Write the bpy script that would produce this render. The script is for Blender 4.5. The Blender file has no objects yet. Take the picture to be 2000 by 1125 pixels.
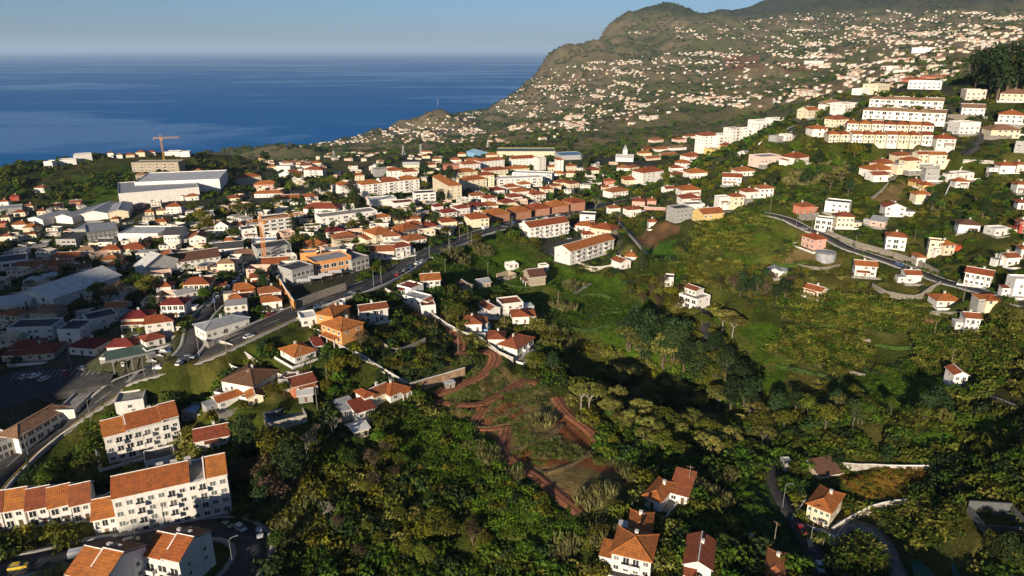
import bpy, bmesh, math, random, time
import numpy as np
from mathutils import Vector, Matrix
T0 = time.time()
SC = bpy.context.scene
COL = SC.collection
# ------------------------------------------------------------------ camera
CAM_ALT = 330.0                 # metres above the sea
FPX = 1351.0                    # focal length in pixels of a 2000 px wide picture
PITCH = math.radians(19.0)
cam_d = bpy.data.cameras.new('camera')
cam = bpy.data.objects.new('camera', cam_d); COL.objects.link(cam)
cam_d.sensor_width = 36.0; cam_d.lens = 36.0 * FPX / 2000.0
cam_d.clip_start = 1.0; cam_d.clip_end = 250000.0
cam.location = (0, 0, 0)
cam.rotation_euler = (math.pi / 2 - PITCH, 0, 0)
SC.camera = cam
SC.render.resolution_x, SC.render.resolution_y = 1024, 576
# ------------------------------------------------------------------ light
SUN_EL = math.radians(15.0)
SUN_AZ = math.radians(22.0)     # shadows fall away from the camera, this far to the right
sun_dir = Vector((-math.sin(SUN_AZ) * math.cos(SUN_EL), -math.cos(SUN_AZ) * math.cos(SUN_EL), math.sin(SUN_EL)))
sd = bpy.data.lights.new('sun', 'SUN'); sd.energy = 5.0; sd.angle = math.radians(0.5); sd.color = (1.0, 0.85, 0.66)
sun = bpy.data.objects.new('sun', sd); COL.objects.link(sun)
sun.rotation_euler = sun_dir.to_track_quat('Z', 'Y').to_euler()
W = bpy.data.worlds.new('World'); SC.world = W; W.use_nodes = True
wn = W.node_tree
bg = wn.nodes['Background']
sky = wn.nodes.new('ShaderNodeTexSky'); sky.sky_type = 'NISHITA'; sky.sun_disc = False
sky.sun_elevation = SUN_EL
sky.sun_rotation = math.atan2(sun_dir.x, sun_dir.y)
sky.altitude = 300; sky.air_density = 0.7; sky.dust_density = 1.0; sky.ozone_density = 4.5
wn.links.new(sky.outputs[0], bg.inputs[0]); bg.inputs[1].default_value = 0.058
SC.view_settings.view_transform = 'Standard'; SC.view_settings.look = 'None'
SC.view_settings.exposure = 0.68; SC.view_settings.gamma = 1.0
SC.view_settings.use_curve_mapping = False
SC.render.engine = 'CYCLES'
SC.cycles.use_denoising = True
SC.cycles.max_bounces = 5; SC.cycles.diffuse_bounces = 3; SC.cycles.glossy_bounces = 2
SC.cycles.transmission_bounces = 2; SC.cycles.transparent_max_bounces = 6; SC.cycles.volume_bounces = 0
SC.cycles.use_light_tree = False
rng = np.random.default_rng(7)
random.seed(7)
# ------------------------------------------------------------------ surveying: picture <-> place
SP, CP = math.sin(PITCH), math.cos(PITCH)
def ray(u, v):
    a = (u - 1000.0) / FPX; b = (v - 562.5) / FPX
    return np.array([a, CP - SP * b, -(SP + CP * b)])      # per unit of depth
def pt(u, v, d):
    return ray(u, v) * d
def project(P):
    P = np.asarray(P, float); x, y, z = P[..., 0], P[..., 1], P[..., 2]
    d = y * CP - z * SP
    return 1000 + FPX * x / d, 562.5 + FPX * (-(y * SP) - z * CP) / d, d
# survey points of the ground: picture position and distance along the view axis
SURVEY = [
 (0,1125,165),(200,1125,160),(330,1085,172),(228,1060,178),(455,985,200),(480,1065,178),(600,1125,172),(800,1125,178),(1000,1125,178),
 (1200,1120,165),(1400,1120,168),(1600,1120,176),(1800,1120,168),(2000,1120,156),
 (0,900,222),(100,880,228),(210,925,214),(300,720,250),(0,760,252),(0,640,300),(150,600,320),(430,650,262),(430,700,250),(600,590,290),
 (700,570,300),(640,670,255),(570,705,245),(480,775,235),(600,800,225),(740,795,232),(860,740,252),(900,660,280),(970,705,275),(820,600,300),
 (800,560,320),(860,490,372),(980,450,425),(1040,550,368),(950,545,366),(1140,520,392),(1050,470,420),(1200,600,345),(1100,650,300),
 (1050,760,262),(930,830,235),(1060,930,205),(1000,880,218),(1170,870,225),(1140,1000,188),(1280,985,192),(850,900,215),(700,900,212),
 (560,900,208),(800,1000,192),(1000,1000,192),(380,860,222),
 (1385,610,325),(1380,660,308),(1435,745,278),(1500,880,236),(1540,980,206),(1610,1010,203),(1300,780,256),(1250,680,290),(1400,830,250),
 (1690,540,318),(1640,440,360),(1750,485,335),(1560,485,345),(1500,415,375),(1400,435,385),(1300,445,412),(1620,575,305),(1850,600,285),
 (1900,645,268),(1870,758,240),(1700,650,280),(1700,800,235),(1900,900,202),(1750,920,206),(2000,760,218),(1990,570,272),(1990,450,320),
 (1900,455,335),(1780,420,368),(1700,400,390),(1600,330,440),(1720,285,430),(1720,235,450),(1900,215,470),(1990,265,420),(1850,325,410),
 (1950,345,390),(2000,175,480),(1800,190,510),(1560,245,520),(1620,215,540),(1480,310,500),(1430,350,470),(1300,375,560),(1350,405,450),
 (1250,405,500),(1200,435,465),(1410,297,640),(1500,258,640),(1530,240,650),(1900,160,560),(2000,120,600),(1700,180,560),
 (700,485,400),(500,510,410),(300,490,440),(100,490,470),(0,560,350),(0,465,520),(0,405,600),(150,405,620),(300,405,620),
 (100,325,800),(0,328,820),(250,320,800),(330,340,760),(450,340,850),(600,445,470),(760,435,480),(740,390,580),(550,385,620),(900,395,560),
 (1000,405,540),(1100,412,505),(1000,355,680),(1150,350,720),(1000,312,1000),(1200,315,880),(700,335,900),(600,315,1100),(850,295,1300),
 (700,295,1500),(1050,285,1400),(1250,300,1000),(1350,290,1050),(430,300,900),(280,300,870),(850,340,760),
 (650,285,2200),(560,288,2250),(750,280,2150),(820,262,2400),(855,213,3000),(780,245,2850),(920,240,2900),(1000,240,2400),(1000,268,1900),
 (1150,255,1700),(1150,200,2400),(1050,200,3000),(1050,160,3500),(1082,125,3800),(1100,97,4050),(1000,190,3900),(960,212,3900),(940,228,3300),
 (1115,93,4150),(1200,45,4600),(1290,18,4700),(1340,33,4700),(1390,38,4800),(1470,28,4900),(1560,-2,5000),(1700,-32,5000),(1850,-62,5000),(2050,-95,5000),
 (1300,100,3400),(1200,110,3500),(1300,150,2700),(1300,200,2000),(1300,250,1400),(1500,200,1700),(1500,150,2300),(1500,100,3000),(1500,60,3800),
 (1700,150,1700),(1700,100,2300),(1700,50,3300),(1850,100,1450),(1850,60,2400),(2000,60,2000),(2000,98,1300),(2000,20,3000),(1450,245,1200),
 (1550,222,1150),(1650,175,1300),(1200,270,1300),(1200,75,4100),(1400,225,1500),
]
# ground the picture cannot see: (u, distance, metres below the camera)
HIDDEN = [
 (-150,165,119),(-150,300,115),(-200,600,130),(-200,800,125),(2150,170,100),(2150,320,70),(2150,450,15),(2200,700,-10),(2200,1300,-40),(2200,3000,-250),
 (100,1000,170),(100,1300,300),(100,1800,345),(300,1050,190),(300,1400,310),(-200,1000,180),(-200,1400,345),(430,1100,215),(430,1500,300),(430,2000,325),
 (430,2600,350),(600,3200,350),(200,3000,360),(-200,3000,360),(780,3800,350),(900,4200,350),
 (1500,800,125),(1400,850,140),(1600,850,115),(1700,850,85),(1850,850,50),(2000,850,20),
 (1100,6500,300),(1300,6500,-150),(1600,7000,-300),(2000,7000,-450),(1000,5200,350),(600,6500,360),(0,6500,360),
 (400,80,122),(1000,80,122),(1600,80,122),(0,90,120),(2000,90,115),
]
def base_profile(r):
    return -112.0 - 60.0 * np.clip((np.log(r) - math.log(500)) / 1.2, 0, 1)
_P = np.array([pt(*s) for s in SURVEY] + [np.array([d * (u - 1000) / FPX, d * CP, -h]) for u, d, h in HIDDEN])
_r = np.hypot(_P[:, 0], _P[:, 1]); _th = np.arctan2(_P[:, 0], _P[:, 1])
_f = (_P[:, 2] - base_profile(_r)) / _r
_X = np.stack([_th, np.log(_r)], 1)
def _tps(d2): return 0.5 * d2 * np.log(d2 + 1e-12)
_n = len(_X)
_K = _tps(((_X[:, None] - _X[None]) ** 2).sum(-1)) + np.eye(_n) * 2e-4
_Q = np.concatenate([np.ones((_n, 1)), _X], 1)
_A = np.block([[_K, _Q], [_Q.T, np.zeros((3, 3))]])
_w = np.linalg.solve(_A, np.concatenate([_f, np.zeros(3)]))
def hash2(i, j, s):
    n = (i.astype(np.int64) * 374761393 + j.astype(np.int64) * 668265263 + s * 1442695041) & 0x7fffffff
    n = ((n ^ (n >> 13)) * 1274126177) & 0x7fffffff
    return ((n ^ (n >> 16)) & 0xffff) / 65535.0
def vnoise(x, y, s=0):
    x = np.asarray(x, float); y = np.asarray(y, float)
    i = np.floor(x); j = np.floor(y); fx = x - i; fy = y - j
    fx = fx * fx * (3 - 2 * fx); fy = fy * fy * (3 - 2 * fy)
    i = i.astype(np.int64); j = j.astype(np.int64)
    return ((hash2(i, j, s) * (1 - fx) + hash2(i + 1, j, s) * fx) * (1 - fy) + (hash2(i, j + 1, s) * (1 - fx) + hash2(i + 1, j + 1, s) * fx) * fy)
def fbm(x, y, s=0, o=4):
    t = 0; a = 0.5; tot = 0
    for k in range(o):
        t = t + a * vnoise(x * 2 ** k, y * 2 ** k, s + k); tot += a; a *= 0.5
    return t / tot
def smooth(a, b, x):
    t = np.clip((x - a) / (b - a), 0, 1); return t * t * (3 - 2 * t)
# coast: land lies to the right of this line (walking away from the camera)
COAST = np.array([pt(u, v, d)[:2] for u, v, d in [(-300,318,1500),(200,300,2000),(470,297,2330),(560,285,2500),(650,270,2750),(740,253,3050),(820,232,3500),(880,214,3900),(958,205,4150),(1000,172,4150),(1036,131,4150),(1062,108,4250)]] + [np.array([430, 4700.]), np.array([900, 5700.]), np.array([1700, 7600.])])
def coast_dist(x, y):
    best = np.full(x.shape, 1e9); sign = np.ones(x.shape)
    for a, b in zip(COAST[:-1], COAST[1:]):
        ab = b - a; t = np.clip(((x - a[0]) * ab[0] + (y - a[1]) * ab[1]) / (ab @ ab), 0, 1)
        dx = x - a[0] - t * ab[0]; dy = y - a[1] - t * ab[1]; d = np.hypot(dx, dy)
        s = np.sign(ab[0] * (y - a[1]) - ab[1] * (x - a[0]))       # + = left = sea
        m = d < best; best = np.where(m, d, best); sign = np.where(m, s, sign)
    return best * sign
KNOBS = [(795, 246, 2850, -30, 150), (925, 238, 2950, -34, 150), (855, 214, 3000, 8, 90), (1086, 100, 3900, 62, 130), (1255, 30, 4650, 30, 230), (1320, 25, 4650, 34, 150), (1205, 48, 4600, 16, 120), (1116, 105, 4150, -28, 80), (1235, 700, 288, -14, 24), (1300, 738, 270, -11, 22), (1185, 692, 290, -9, 18), (1360, 720, 280, -7, 18)]
def raw_height(x, y):
    x = np.asarray(x, float); y = np.asarray(y, float); sh = x.shape; x = x.ravel(); y = y.ravel()
    r = np.hypot(x, y) + 1e-6; th = np.arctan2(x, y)
    X = np.stack([th, np.log(np.clip(r, 55, 9000))], 1); out = np.empty(len(x))
    for k in range(0, len(x), 40000):
        q = X[k:k + 40000]
        out[k:k + 40000] = _tps(((q[:, None] - _X[None]) ** 2).sum(-1)) @ _w[:_n] + _w[_n] + q @ _w[_n + 1:]
    z = base_profile(r) + out * r
    far = smooth(500, 1500, r)
    # relief: gullies and spurs on the far slopes, small lumps close by
    gx, gy = x / 420.0, y / 420.0
    rid = np.abs(fbm(gx + 0.35 * gy, gy * 0.45, 11, 4) * 2 - 1)
    z = z + far * (rid - 0.28) * np.clip(r * 0.034, 0, 110) + far * (np.abs(fbm(x / 150 + .3 * y / 150, y / 210, 17, 3) * 2 - 1) - .25) * np.clip(r * 0.016, 0, 55)
    z = z + (fbm(x / 38, y / 38, 5, 3) - 0.5) * 5.0 * (1 - 0.4 * far) * smooth(100, 180, r)
    for u, v, d, hh, sg in KNOBS:
        c = pt(u, v, d); z = z + hh * np.exp(-(((x - c[0]) ** 2 + (y - c[1]) ** 2) / sg ** 2) ** 1.3)
    cd = coast_dist(x, y)
    z = np.where(r > 900, np.where(cd > -90, z * (1 - smooth(-90, 25, cd)) + (-CAM_ALT - 25) * smooth(-90, 25, cd), np.maximum(z, -CAM_ALT + 6 + np.clip(-cd * 0.03, 0, 40))), z)
    return z.reshape(sh)
# ------------------------------------------------------------------ the ground as a polar sheet of heights
NT, NR = 560, 700
TH = np.linspace(math.radians(-46), math.radians(46), NT)
RR = np.exp(np.linspace(math.log(62), math.log(8000), NR))
GX = RR[:, None] * np.sin(TH)[None]; GY = RR[:, None] * np.cos(TH)[None]
GZ = raw_height(GX, GY)
LR0, LRS = math.log(RR[0]), (math.log(RR[-1]) - math.log(RR[0])) / (NR - 1)
def grid_sample(A, x, y):
    r = np.hypot(x, y); th = np.arctan2(x, y)
    i = np.clip((np.log(np.maximum(r, 1)) - LR0) / LRS, 0, NR - 1.001); j = np.clip((th - TH[0]) / (TH[1] - TH[0]), 0, NT - 1.001)
    a = i.astype(int); b = j.astype(int); fi = i - a; fj = j - b
    return (A[a, b] * (1 - fi) + A[a + 1, b] * fi) * (1 - fj) + (A[a, b + 1] * (1 - fi) + A[a + 1, b + 1] * fi) * fj
def height(x, y):
    return grid_sample(GZ, np.asarray(x, float), np.asarray(y, float))
_DD = np.exp(np.linspace(math.log(70), math.log(7500), 900))
def hit(u, v):
    """where the line of sight through picture point (u, v) meets the ground"""
    R = ray(u, v); P = _DD[:, None] * R[None]
    h = P[:, 2] - height(P[:, 0], P[:, 1])
    k = np.argmax(h < 0)
    if h[k] >= 0: return P[-1]
    if k == 0: return P[0]
    t = h[k - 1] / (h[k - 1] - h[k]); d = _DD[k - 1] + t * (_DD[k] - _DD[k - 1])
    return R * d
# ------------------------------------------------------------------ materials
MATS = {}
def new_mat(name):
    m = bpy.data.materials.new(name); m.use_nodes = True
    nt = m.node_tree; return m, nt, nt.nodes['Principled BSDF'], nt.nodes.new, nt.links.new
def ramp(N, stops):
    r = N('ShaderNodeValToRGB'); e = r.color_ramp.elements
    while len(e) < len(stops): e.new(0.5)
    for k, (p, c) in enumerate(stops): e[k].position = p; e[k].color = (*c, 1) if len(c) == 3 else c
    return r
def mixc(N, L, kind, fac, a, b):
    m = N('ShaderNodeMix'); m.data_type = 'RGBA'; m.blend_type = kind
    for s, val in ((0, fac), (6, a), (7, b)):
        if hasattr(val, 'node'): L(val, m.inputs[s])
        elif s == 0: m.inputs[0].default_value = val
        else: m.inputs[s].default_value = (*val, 1)
    return m.outputs[2]
def plain(name, col, rough=0.8, var=0.18, scale=0.6, bump=0.0, metal=0.0, rnd=0.0, spec=0.3):
    """paint, plaster, concrete, metal: a base colour with blotches of wear in two sizes"""
    if name in MATS: return MATS[name]
    m, nt, bs, N, L = new_mat(name)
    tc = N('ShaderNodeTexCoord')
    n1 = N('ShaderNodeTexNoise'); n1.inputs['Scale'].default_value = scale; n1.inputs['Detail'].default_value = 5; n1.inputs['Roughness'].default_value = 0.65
    L(tc.outputs['Object'], n1.inputs['Vector'])
    lo = tuple(c * (1 - var * 1.4) for c in col); hi = tuple(min(1, c * (1 + var * 0.5)) for c in col)
    rp = ramp(N, [(0.3, lo), (0.62, hi)]); L(n1.outputs[0], rp.inputs[0]); out = rp.outputs[0]
    if rnd > 0:
        oi = N('ShaderNodeObjectInfo'); hs = N('ShaderNodeHueSaturation')
        mr = N('ShaderNodeMapRange'); mr.inputs[3].default_value = 1 - rnd; mr.inputs[4].default_value = 1 + rnd * 0.6
        L(oi.outputs['Random'], mr.inputs[0]); L(mr.outputs[0], hs.inputs['Value']); L(out, hs.inputs['Color']); out = hs.outputs[0]
    L(out, bs.inputs['Base Color'])
    bs.inputs['Roughness'].default_value = rough; bs.inputs['Metallic'].default_value = metal; bs.inputs['Specular IOR Level'].default_value = spec
    if bump:
        b = N('ShaderNodeBump'); b.inputs['Strength'].default_value = bump; b.inputs['Distance'].default_value = 0.05
        L(n1.outputs[0], b.inputs['Height']); L(b.outputs[0], bs.inputs['Normal'])
    MATS[name] = m; return m
def plaster(name, col):
    """rendered wall: slight rain streaks and dirt"""
    if name in MATS: return MATS[name]
    m, nt, bs, N, L = new_mat(name)
    tc = N('ShaderNodeTexCoord'); mp = N('ShaderNodeMapping'); mp.inputs['Scale'].default_value = (0.9, 0.9, 0.22)
    L(tc.outputs['Object'], mp.inputs[0])
    n1 = N('ShaderNodeTexNoise'); n1.inputs['Scale'].default_value = 1.0; n1.inputs['Detail'].default_value = 6; L(mp.outputs[0], n1.inputs['Vector'])
    n2 = N('ShaderNodeTexNoise'); n2.inputs['Scale'].default_value = 0.35; n2.inputs['Detail'].default_value = 4; L(tc.outputs['Object'], n2.inputs['Vector'])
    r1 = ramp(N, [(0.34, (0.86, 0.84, 0.80)), (0.55, (1, 1, 1))]); L(n1.outputs[0], r1.inputs[0])
    r2 = ramp(N, [(0.3, (0.9, 0.885, 0.86)), (0.6, (1, 1, 1))]); L(n2.outputs[0], r2.inputs[0])
    oi = N('ShaderNodeObjectInfo'); mr = N('ShaderNodeMapRange'); mr.inputs[3].default_value = 0.82; mr.inputs[4].default_value = 1.06
    L(oi.outputs['Random'], mr.inputs[0]); hs = N('ShaderNodeHueSaturation'); hs.inputs['Color'].default_value = (*col, 1); L(mr.outputs[0], hs.inputs['Value'])
    a = mixc(N, L, 'MULTIPLY', 1.0, hs.outputs[0], r1.outputs[0]); a = mixc(N, L, 'MULTIPLY', 1.0, a, r2.outputs[0])
    L(a, bs.inputs['Base Color']); bs.inputs['Roughness'].default_value = 0.85; bs.inputs['Specular IOR Level'].default_value = 0.2
    MATS[name] = m; return m
def tiles(name, col, old=0.35):
    """clay roof tiles; UV is in metres, v runs up the slope"""
    if name in MATS: return MATS[name]
    m, nt, bs, N, L = new_mat(name)
    uv = N('ShaderNodeUVMap'); sep = N('ShaderNodeSeparateXYZ'); L(uv.outputs[0], sep.inputs[0])
    def wave(sock, period, sharp):
        a = N('ShaderNodeMath'); a.operation = 'MULTIPLY'; a.inputs[1].default_value = 6.28318 / period; L(sock, a.inputs[0])
        s = N('ShaderNodeMath'); s.operation = 'SINE'; L(a.outputs[0], s.inputs[0])
        mr = N('ShaderNodeMapRange'); mr.inputs[1].default_value = -1; mr.inputs[2].default_value = 1; mr.inputs[3].default_value = 1 - sharp; mr.inputs[4].default_value = 1
        L(s.outputs[0], mr.inputs[0]); return mr.outputs[0]
    w1 = wave(sep.outputs[0], 0.46, 0.5); w2 = wave(sep.outputs[1], 0.8, 0.3)
    mu = N('ShaderNodeMath'); mu.operation = 'MULTIPLY'; L(w1, mu.inputs[0]); L(w2, mu.inputs[1])
    tc = N('ShaderNodeTexCoord')
    n1 = N('ShaderNodeTexNoise'); n1.inputs['Scale'].default_value = 0.7; n1.inputs['Detail'].default_value = 8; n1.inputs['Roughness'].default_value = 0.7; L(tc.outputs['Object'], n1.inputs['Vector'])
    n2 = N('ShaderNodeTexNoise'); n2.inputs['Scale'].default_value = 3.0; n2.inputs['Detail'].default_value = 3; L(uv.outputs[0], n2.inputs['Vector'])
    r1 = ramp(N, [(0.32, tuple(c * (0.55 - old * 0.3) + 0.02 for c in col)), (0.6, col)]); L(n1.outputs[0], r1.inputs[0])
    r2 = ramp(N, [(0.3, (0.72, 0.7, 0.68)), (0.7, (1.08, 1.05, 1.0))]); L(n2.outputs[0], r2.inputs[0])
    c = mixc(N, L, 'MULTIPLY', 0.9, r1.outputs[0], r2.outputs[0])
    gr = N('ShaderNodeCombineColor'); [L(mu.outputs[0], gr.inputs[k]) for k in range(3)]
    c = mixc(N, L, 'MULTIPLY', 0.75, c, gr.outputs[0])
    oi = N('ShaderNodeObjectInfo'); hs = N('ShaderNodeHueSaturation'); L(c, hs.inputs['Color'])
    mr = N('ShaderNodeMapRange'); mr.inputs[3].default_value = 0.72; mr.inputs[4].default_value = 1.15; L(oi.outputs['Random'], mr.inputs[0]); L(mr.outputs[0], hs.inputs['Value'])
    mh = N('ShaderNodeMath'); mh.operation = 'MULTIPLY_ADD'; mh.inputs[1].default_value = 0.022; mh.inputs[2].default_value = 0.489; L(oi.outputs['Random'], mh.inputs[0]); L(mh.outputs[0], hs.inputs['Hue'])
    L(hs.outputs[0], bs.inputs['Base Color'])
    b = N('ShaderNodeBump'); b.inputs['Strength'].default_value = 0.6; b.inputs['Distance'].default_value = 0.08; L(mu.outputs[0], b.inputs['Height']); L(b.outputs[0], bs.inputs['Normal'])
    bs.inputs['Roughness'].default_value = 0.8; bs.inputs['Specular IOR Level'].default_value = 0.25
    MATS[name] = m; return m
def leafy(name, col, var=0.45, hue=0.03, trans=0.25, dark=0.55):
    """foliage: each plant a little different, light and dark clumps inside one plant"""
    if name in MATS: return MATS[name]
    m, nt, bs, N, L = new_mat(name)
    oi = N('ShaderNodeObjectInfo'); geo = N('ShaderNodeNewGeometry'); tc = N('ShaderNodeTexCoord')
    n1 = N('ShaderNodeTexNoise'); n1.inputs['Scale'].default_value = 0.55; n1.inputs['Detail'].default_value = 4; L(geo.outputs['Position'], n1.inputs['Vector'])
    n2 = N('ShaderNodeTexNoise'); n2.inputs['Scale'].default_value = 0.035; n2.inputs['Detail'].default_value = 2; L(geo.outputs['Position'], n2.inputs['Vector'])
    rp = ramp(N, [(0.3, tuple(c * dark for c in col)), (0.68, tuple(min(1, c * 1.3) for c in col))]); L(n1.outputs[0], rp.inputs[0])
    hs = N('ShaderNodeHueSaturation'); L(rp.outputs[0], hs.inputs['Color'])
    mr = N('ShaderNodeMapRange'); mr.inputs[3].default_value = 1 - var; mr.inputs[4].default_value = 1 + var; L(oi.outputs['Random'], mr.inputs[0]); L(mr.outputs[0], hs.inputs['Value'])
    m1 = N('ShaderNodeMath'); m1.operation = 'MULTIPLY'; m1.inputs[1].default_value = 7.31; L(oi.outputs['Random'], m1.inputs[0])
    m2 = N('ShaderNodeMath'); m2.operation = 'FRACT'; L(m1.outputs[0], m2.inputs[0])
    mm = N('ShaderNodeMath'); mm.operation = 'ADD'; L(m2.outputs[0], mm.inputs[0]); L(n2.outputs[0], mm.inputs[1])
    mh = N('ShaderNodeMapRange'); mh.inputs[1].default_value = 0.3; mh.inputs[2].default_value = 1.7; mh.inputs[3].default_value = 0.5 - hue; mh.inputs[4].default_value = 0.5 + hue * 0.7
    L(mm.outputs[0], mh.inputs[0]); L(mh.outputs[0], hs.inputs['Hue'])
    L(hs.outputs[0], bs.inputs['Base Color']); bs.inputs['Roughness'].default_value = 0.75; bs.inputs['Specular IOR Level'].default_value = 0.15
    if trans:
        tr = N('ShaderNodeBsdfTranslucent'); L(hs.outputs[0], tr.inputs[0]); mx = N('ShaderNodeMixShader'); mx.inputs[0].default_value = trans
        out = nt.nodes['Material Output']; L(bs.outputs[0], mx.inputs[1]); L(tr.outputs[0], mx.inputs[2]); L(mx.outputs[0], out.inputs[0])
    MATS[name] = m; return m

# ------------------------------------------------------------------ mesh helpers
class MB:
    """collects faces (optionally with UV in metres and a material slot) and links them as one mesh object"""
    def __init__(s): s.v = []; s.f = []; s.m = []; s.uv = []
    def quad(s, *p, m=0, uv=None):
        b = len(s.v); s.v.extend(p); s.f.append(tuple(range(b, b + len(p)))); s.m.append(m); s.uv.append(uv or [(0, 0)] * len(p))
    def box(s, x0, x1, y0, y1, z0, z1, m=0, bottom=True):
        b = len(s.v); s.v += [(x, y, z) for z in (z0, z1) for y in (y0, y1) for x in (x0, x1)]
        F = [(0, 1, 5, 4), (1, 3, 7, 5), (3, 2, 6, 7), (2, 0, 4, 6), (4, 5, 7, 6)] + ([(0, 2, 3, 1)] if bottom else [])
        for f in F: s.f.append(tuple(b + k for k in f)); s.m.append(m); s.uv.append([(0, 0)] * 4)
    def obox(s, c, ax, ay, hx, hy, z0, z1, m=0):
        b = len(s.v)
        for z in (z0, z1):
            for sy in (-1, 1):
                for sx in (-1, 1): s.v.append((c[0] + ax[0] * hx * sx + ay[0] * hy * sy, c[1] + ax[1] * hx * sx + ay[1] * hy * sy, z))
        for f in [(0, 1, 5, 4), (1, 3, 7, 5), (3, 2, 6, 7), (2, 0, 4, 6), (4, 5, 7, 6), (0, 2, 3, 1)]:
            s.f.append(tuple(b + k for k in f)); s.m.append(m); s.uv.append([(0, 0)] * 4)
    def tube(s, pts, rad, n=6, m=0, cap=True):
        pts = [Vector(p) for p in pts]; rad = rad if hasattr(rad, '__len__') else [rad] * len(pts); b = len(s.v)
        for i, p in enumerate(pts):
            t = (pts[min(i + 1, len(pts) - 1)] - pts[max(i - 1, 0)]).normalized()
            a = t.cross(Vector((0, 0, 1)) if abs(t.z) < 0.95 else Vector((1, 0, 0))).normalized(); c = t.cross(a)
            for k in range(n):
                an = 2 * math.pi * k / n; s.v.append(tuple(p + (a * math.cos(an) + c * math.sin(an)) * rad[i]))
        for i in range(len(pts) - 1):
            for k in range(n):
                s.f.append((b + i * n + k, b + i * n + (k + 1) % n, b + (i + 1) * n + (k + 1) % n, b + (i + 1) * n + k)); s.m.append(m); s.uv.append([(0, 0)] * 4)
        if cap:
            e = b + (len(pts) - 1) * n; s.f.append(tuple(e + k for k in range(n))); s.m.append(m); s.uv.append([(0, 0)] * n)
    def mesh(s, name, mats, smooth_=False):
        me = bpy.data.meshes.new(name); me.from_pydata([tuple(map(float, p)) for p in s.v], [], s.f)
        for mt in (mats if isinstance(mats, (list, tuple)) else [mats]): me.materials.append(mt)
        me.polygons.foreach_set('material_index', s.m)
        if smooth_: me.polygons.foreach_set('use_smooth', [True] * len(s.f))
        ul = me.uv_layers.new(name='UVMap'); ul.data.foreach_set('uv', np.array([c for f in s.uv for c in f], np.float32).ravel())
        me.update(); return me
    def build(s, name, mats, parent=None, smooth_=False, loc=None):
        return link(name, s.mesh(name, mats, smooth_), parent, loc)
def link(name, data, parent=None, loc=None, rz=None, scale=None):
    o = bpy.data.objects.new(name, data); COL.objects.link(o)
    if parent is not None: o.parent = parent
    if loc is not None: o.location = loc
    if rz is not None: o.rotation_euler = (0, 0, rz)
    if scale is not None: o.scale = scale
    return o
def tag(o, label=None, cat=None, group=None, kind=None):
    for k, val in (('label', label), ('category', cat), ('group', group), ('kind', kind)):
        if val: o[k] = val
    return o
def empty(name, loc, rz=0.0):
    o = bpy.data.objects.new(name, None); COL.objects.link(o); o.location = loc; o.rotation_euler = (0, 0, rz); o.empty_display_size = 0.5
    return o
def grid_mesh(name, X, Y, Z, mat, cols=None, extra=None, flip=False):
    nr, nt = X.shape; me = bpy.data.meshes.new(name)
    co = np.stack([X, Y, Z], -1).reshape(-1, 3).astype(np.float32)
    a = (np.arange(nr - 1)[:, None] * nt + np.arange(nt - 1)[None]).ravel()
    q = np.stack([a, a + 1, a + nt + 1, a + nt], 1)
    q = q[:, ::-1] if not flip else q
    me.vertices.add(len(co)); me.vertices.foreach_set('co', co.ravel())
    me.loops.add(q.size); me.loops.foreach_set('vertex_index', q.ravel().astype(np.int32))
    me.polygons.add(len(q)); me.polygons.foreach_set('loop_start', np.arange(0, q.size, 4, dtype=np.int32))
    me.polygons.foreach_set('use_smooth', np.ones(len(q), bool)); me.materials.append(mat)
    if cols is not None:
        at = me.color_attributes.new('cover', 'FLOAT_COLOR', 'POINT'); at.data.foreach_set('color', cols.reshape(-1, 4).astype(np.float32).ravel())
    me.update(calc_edges=True); me.validate(); return me
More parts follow.
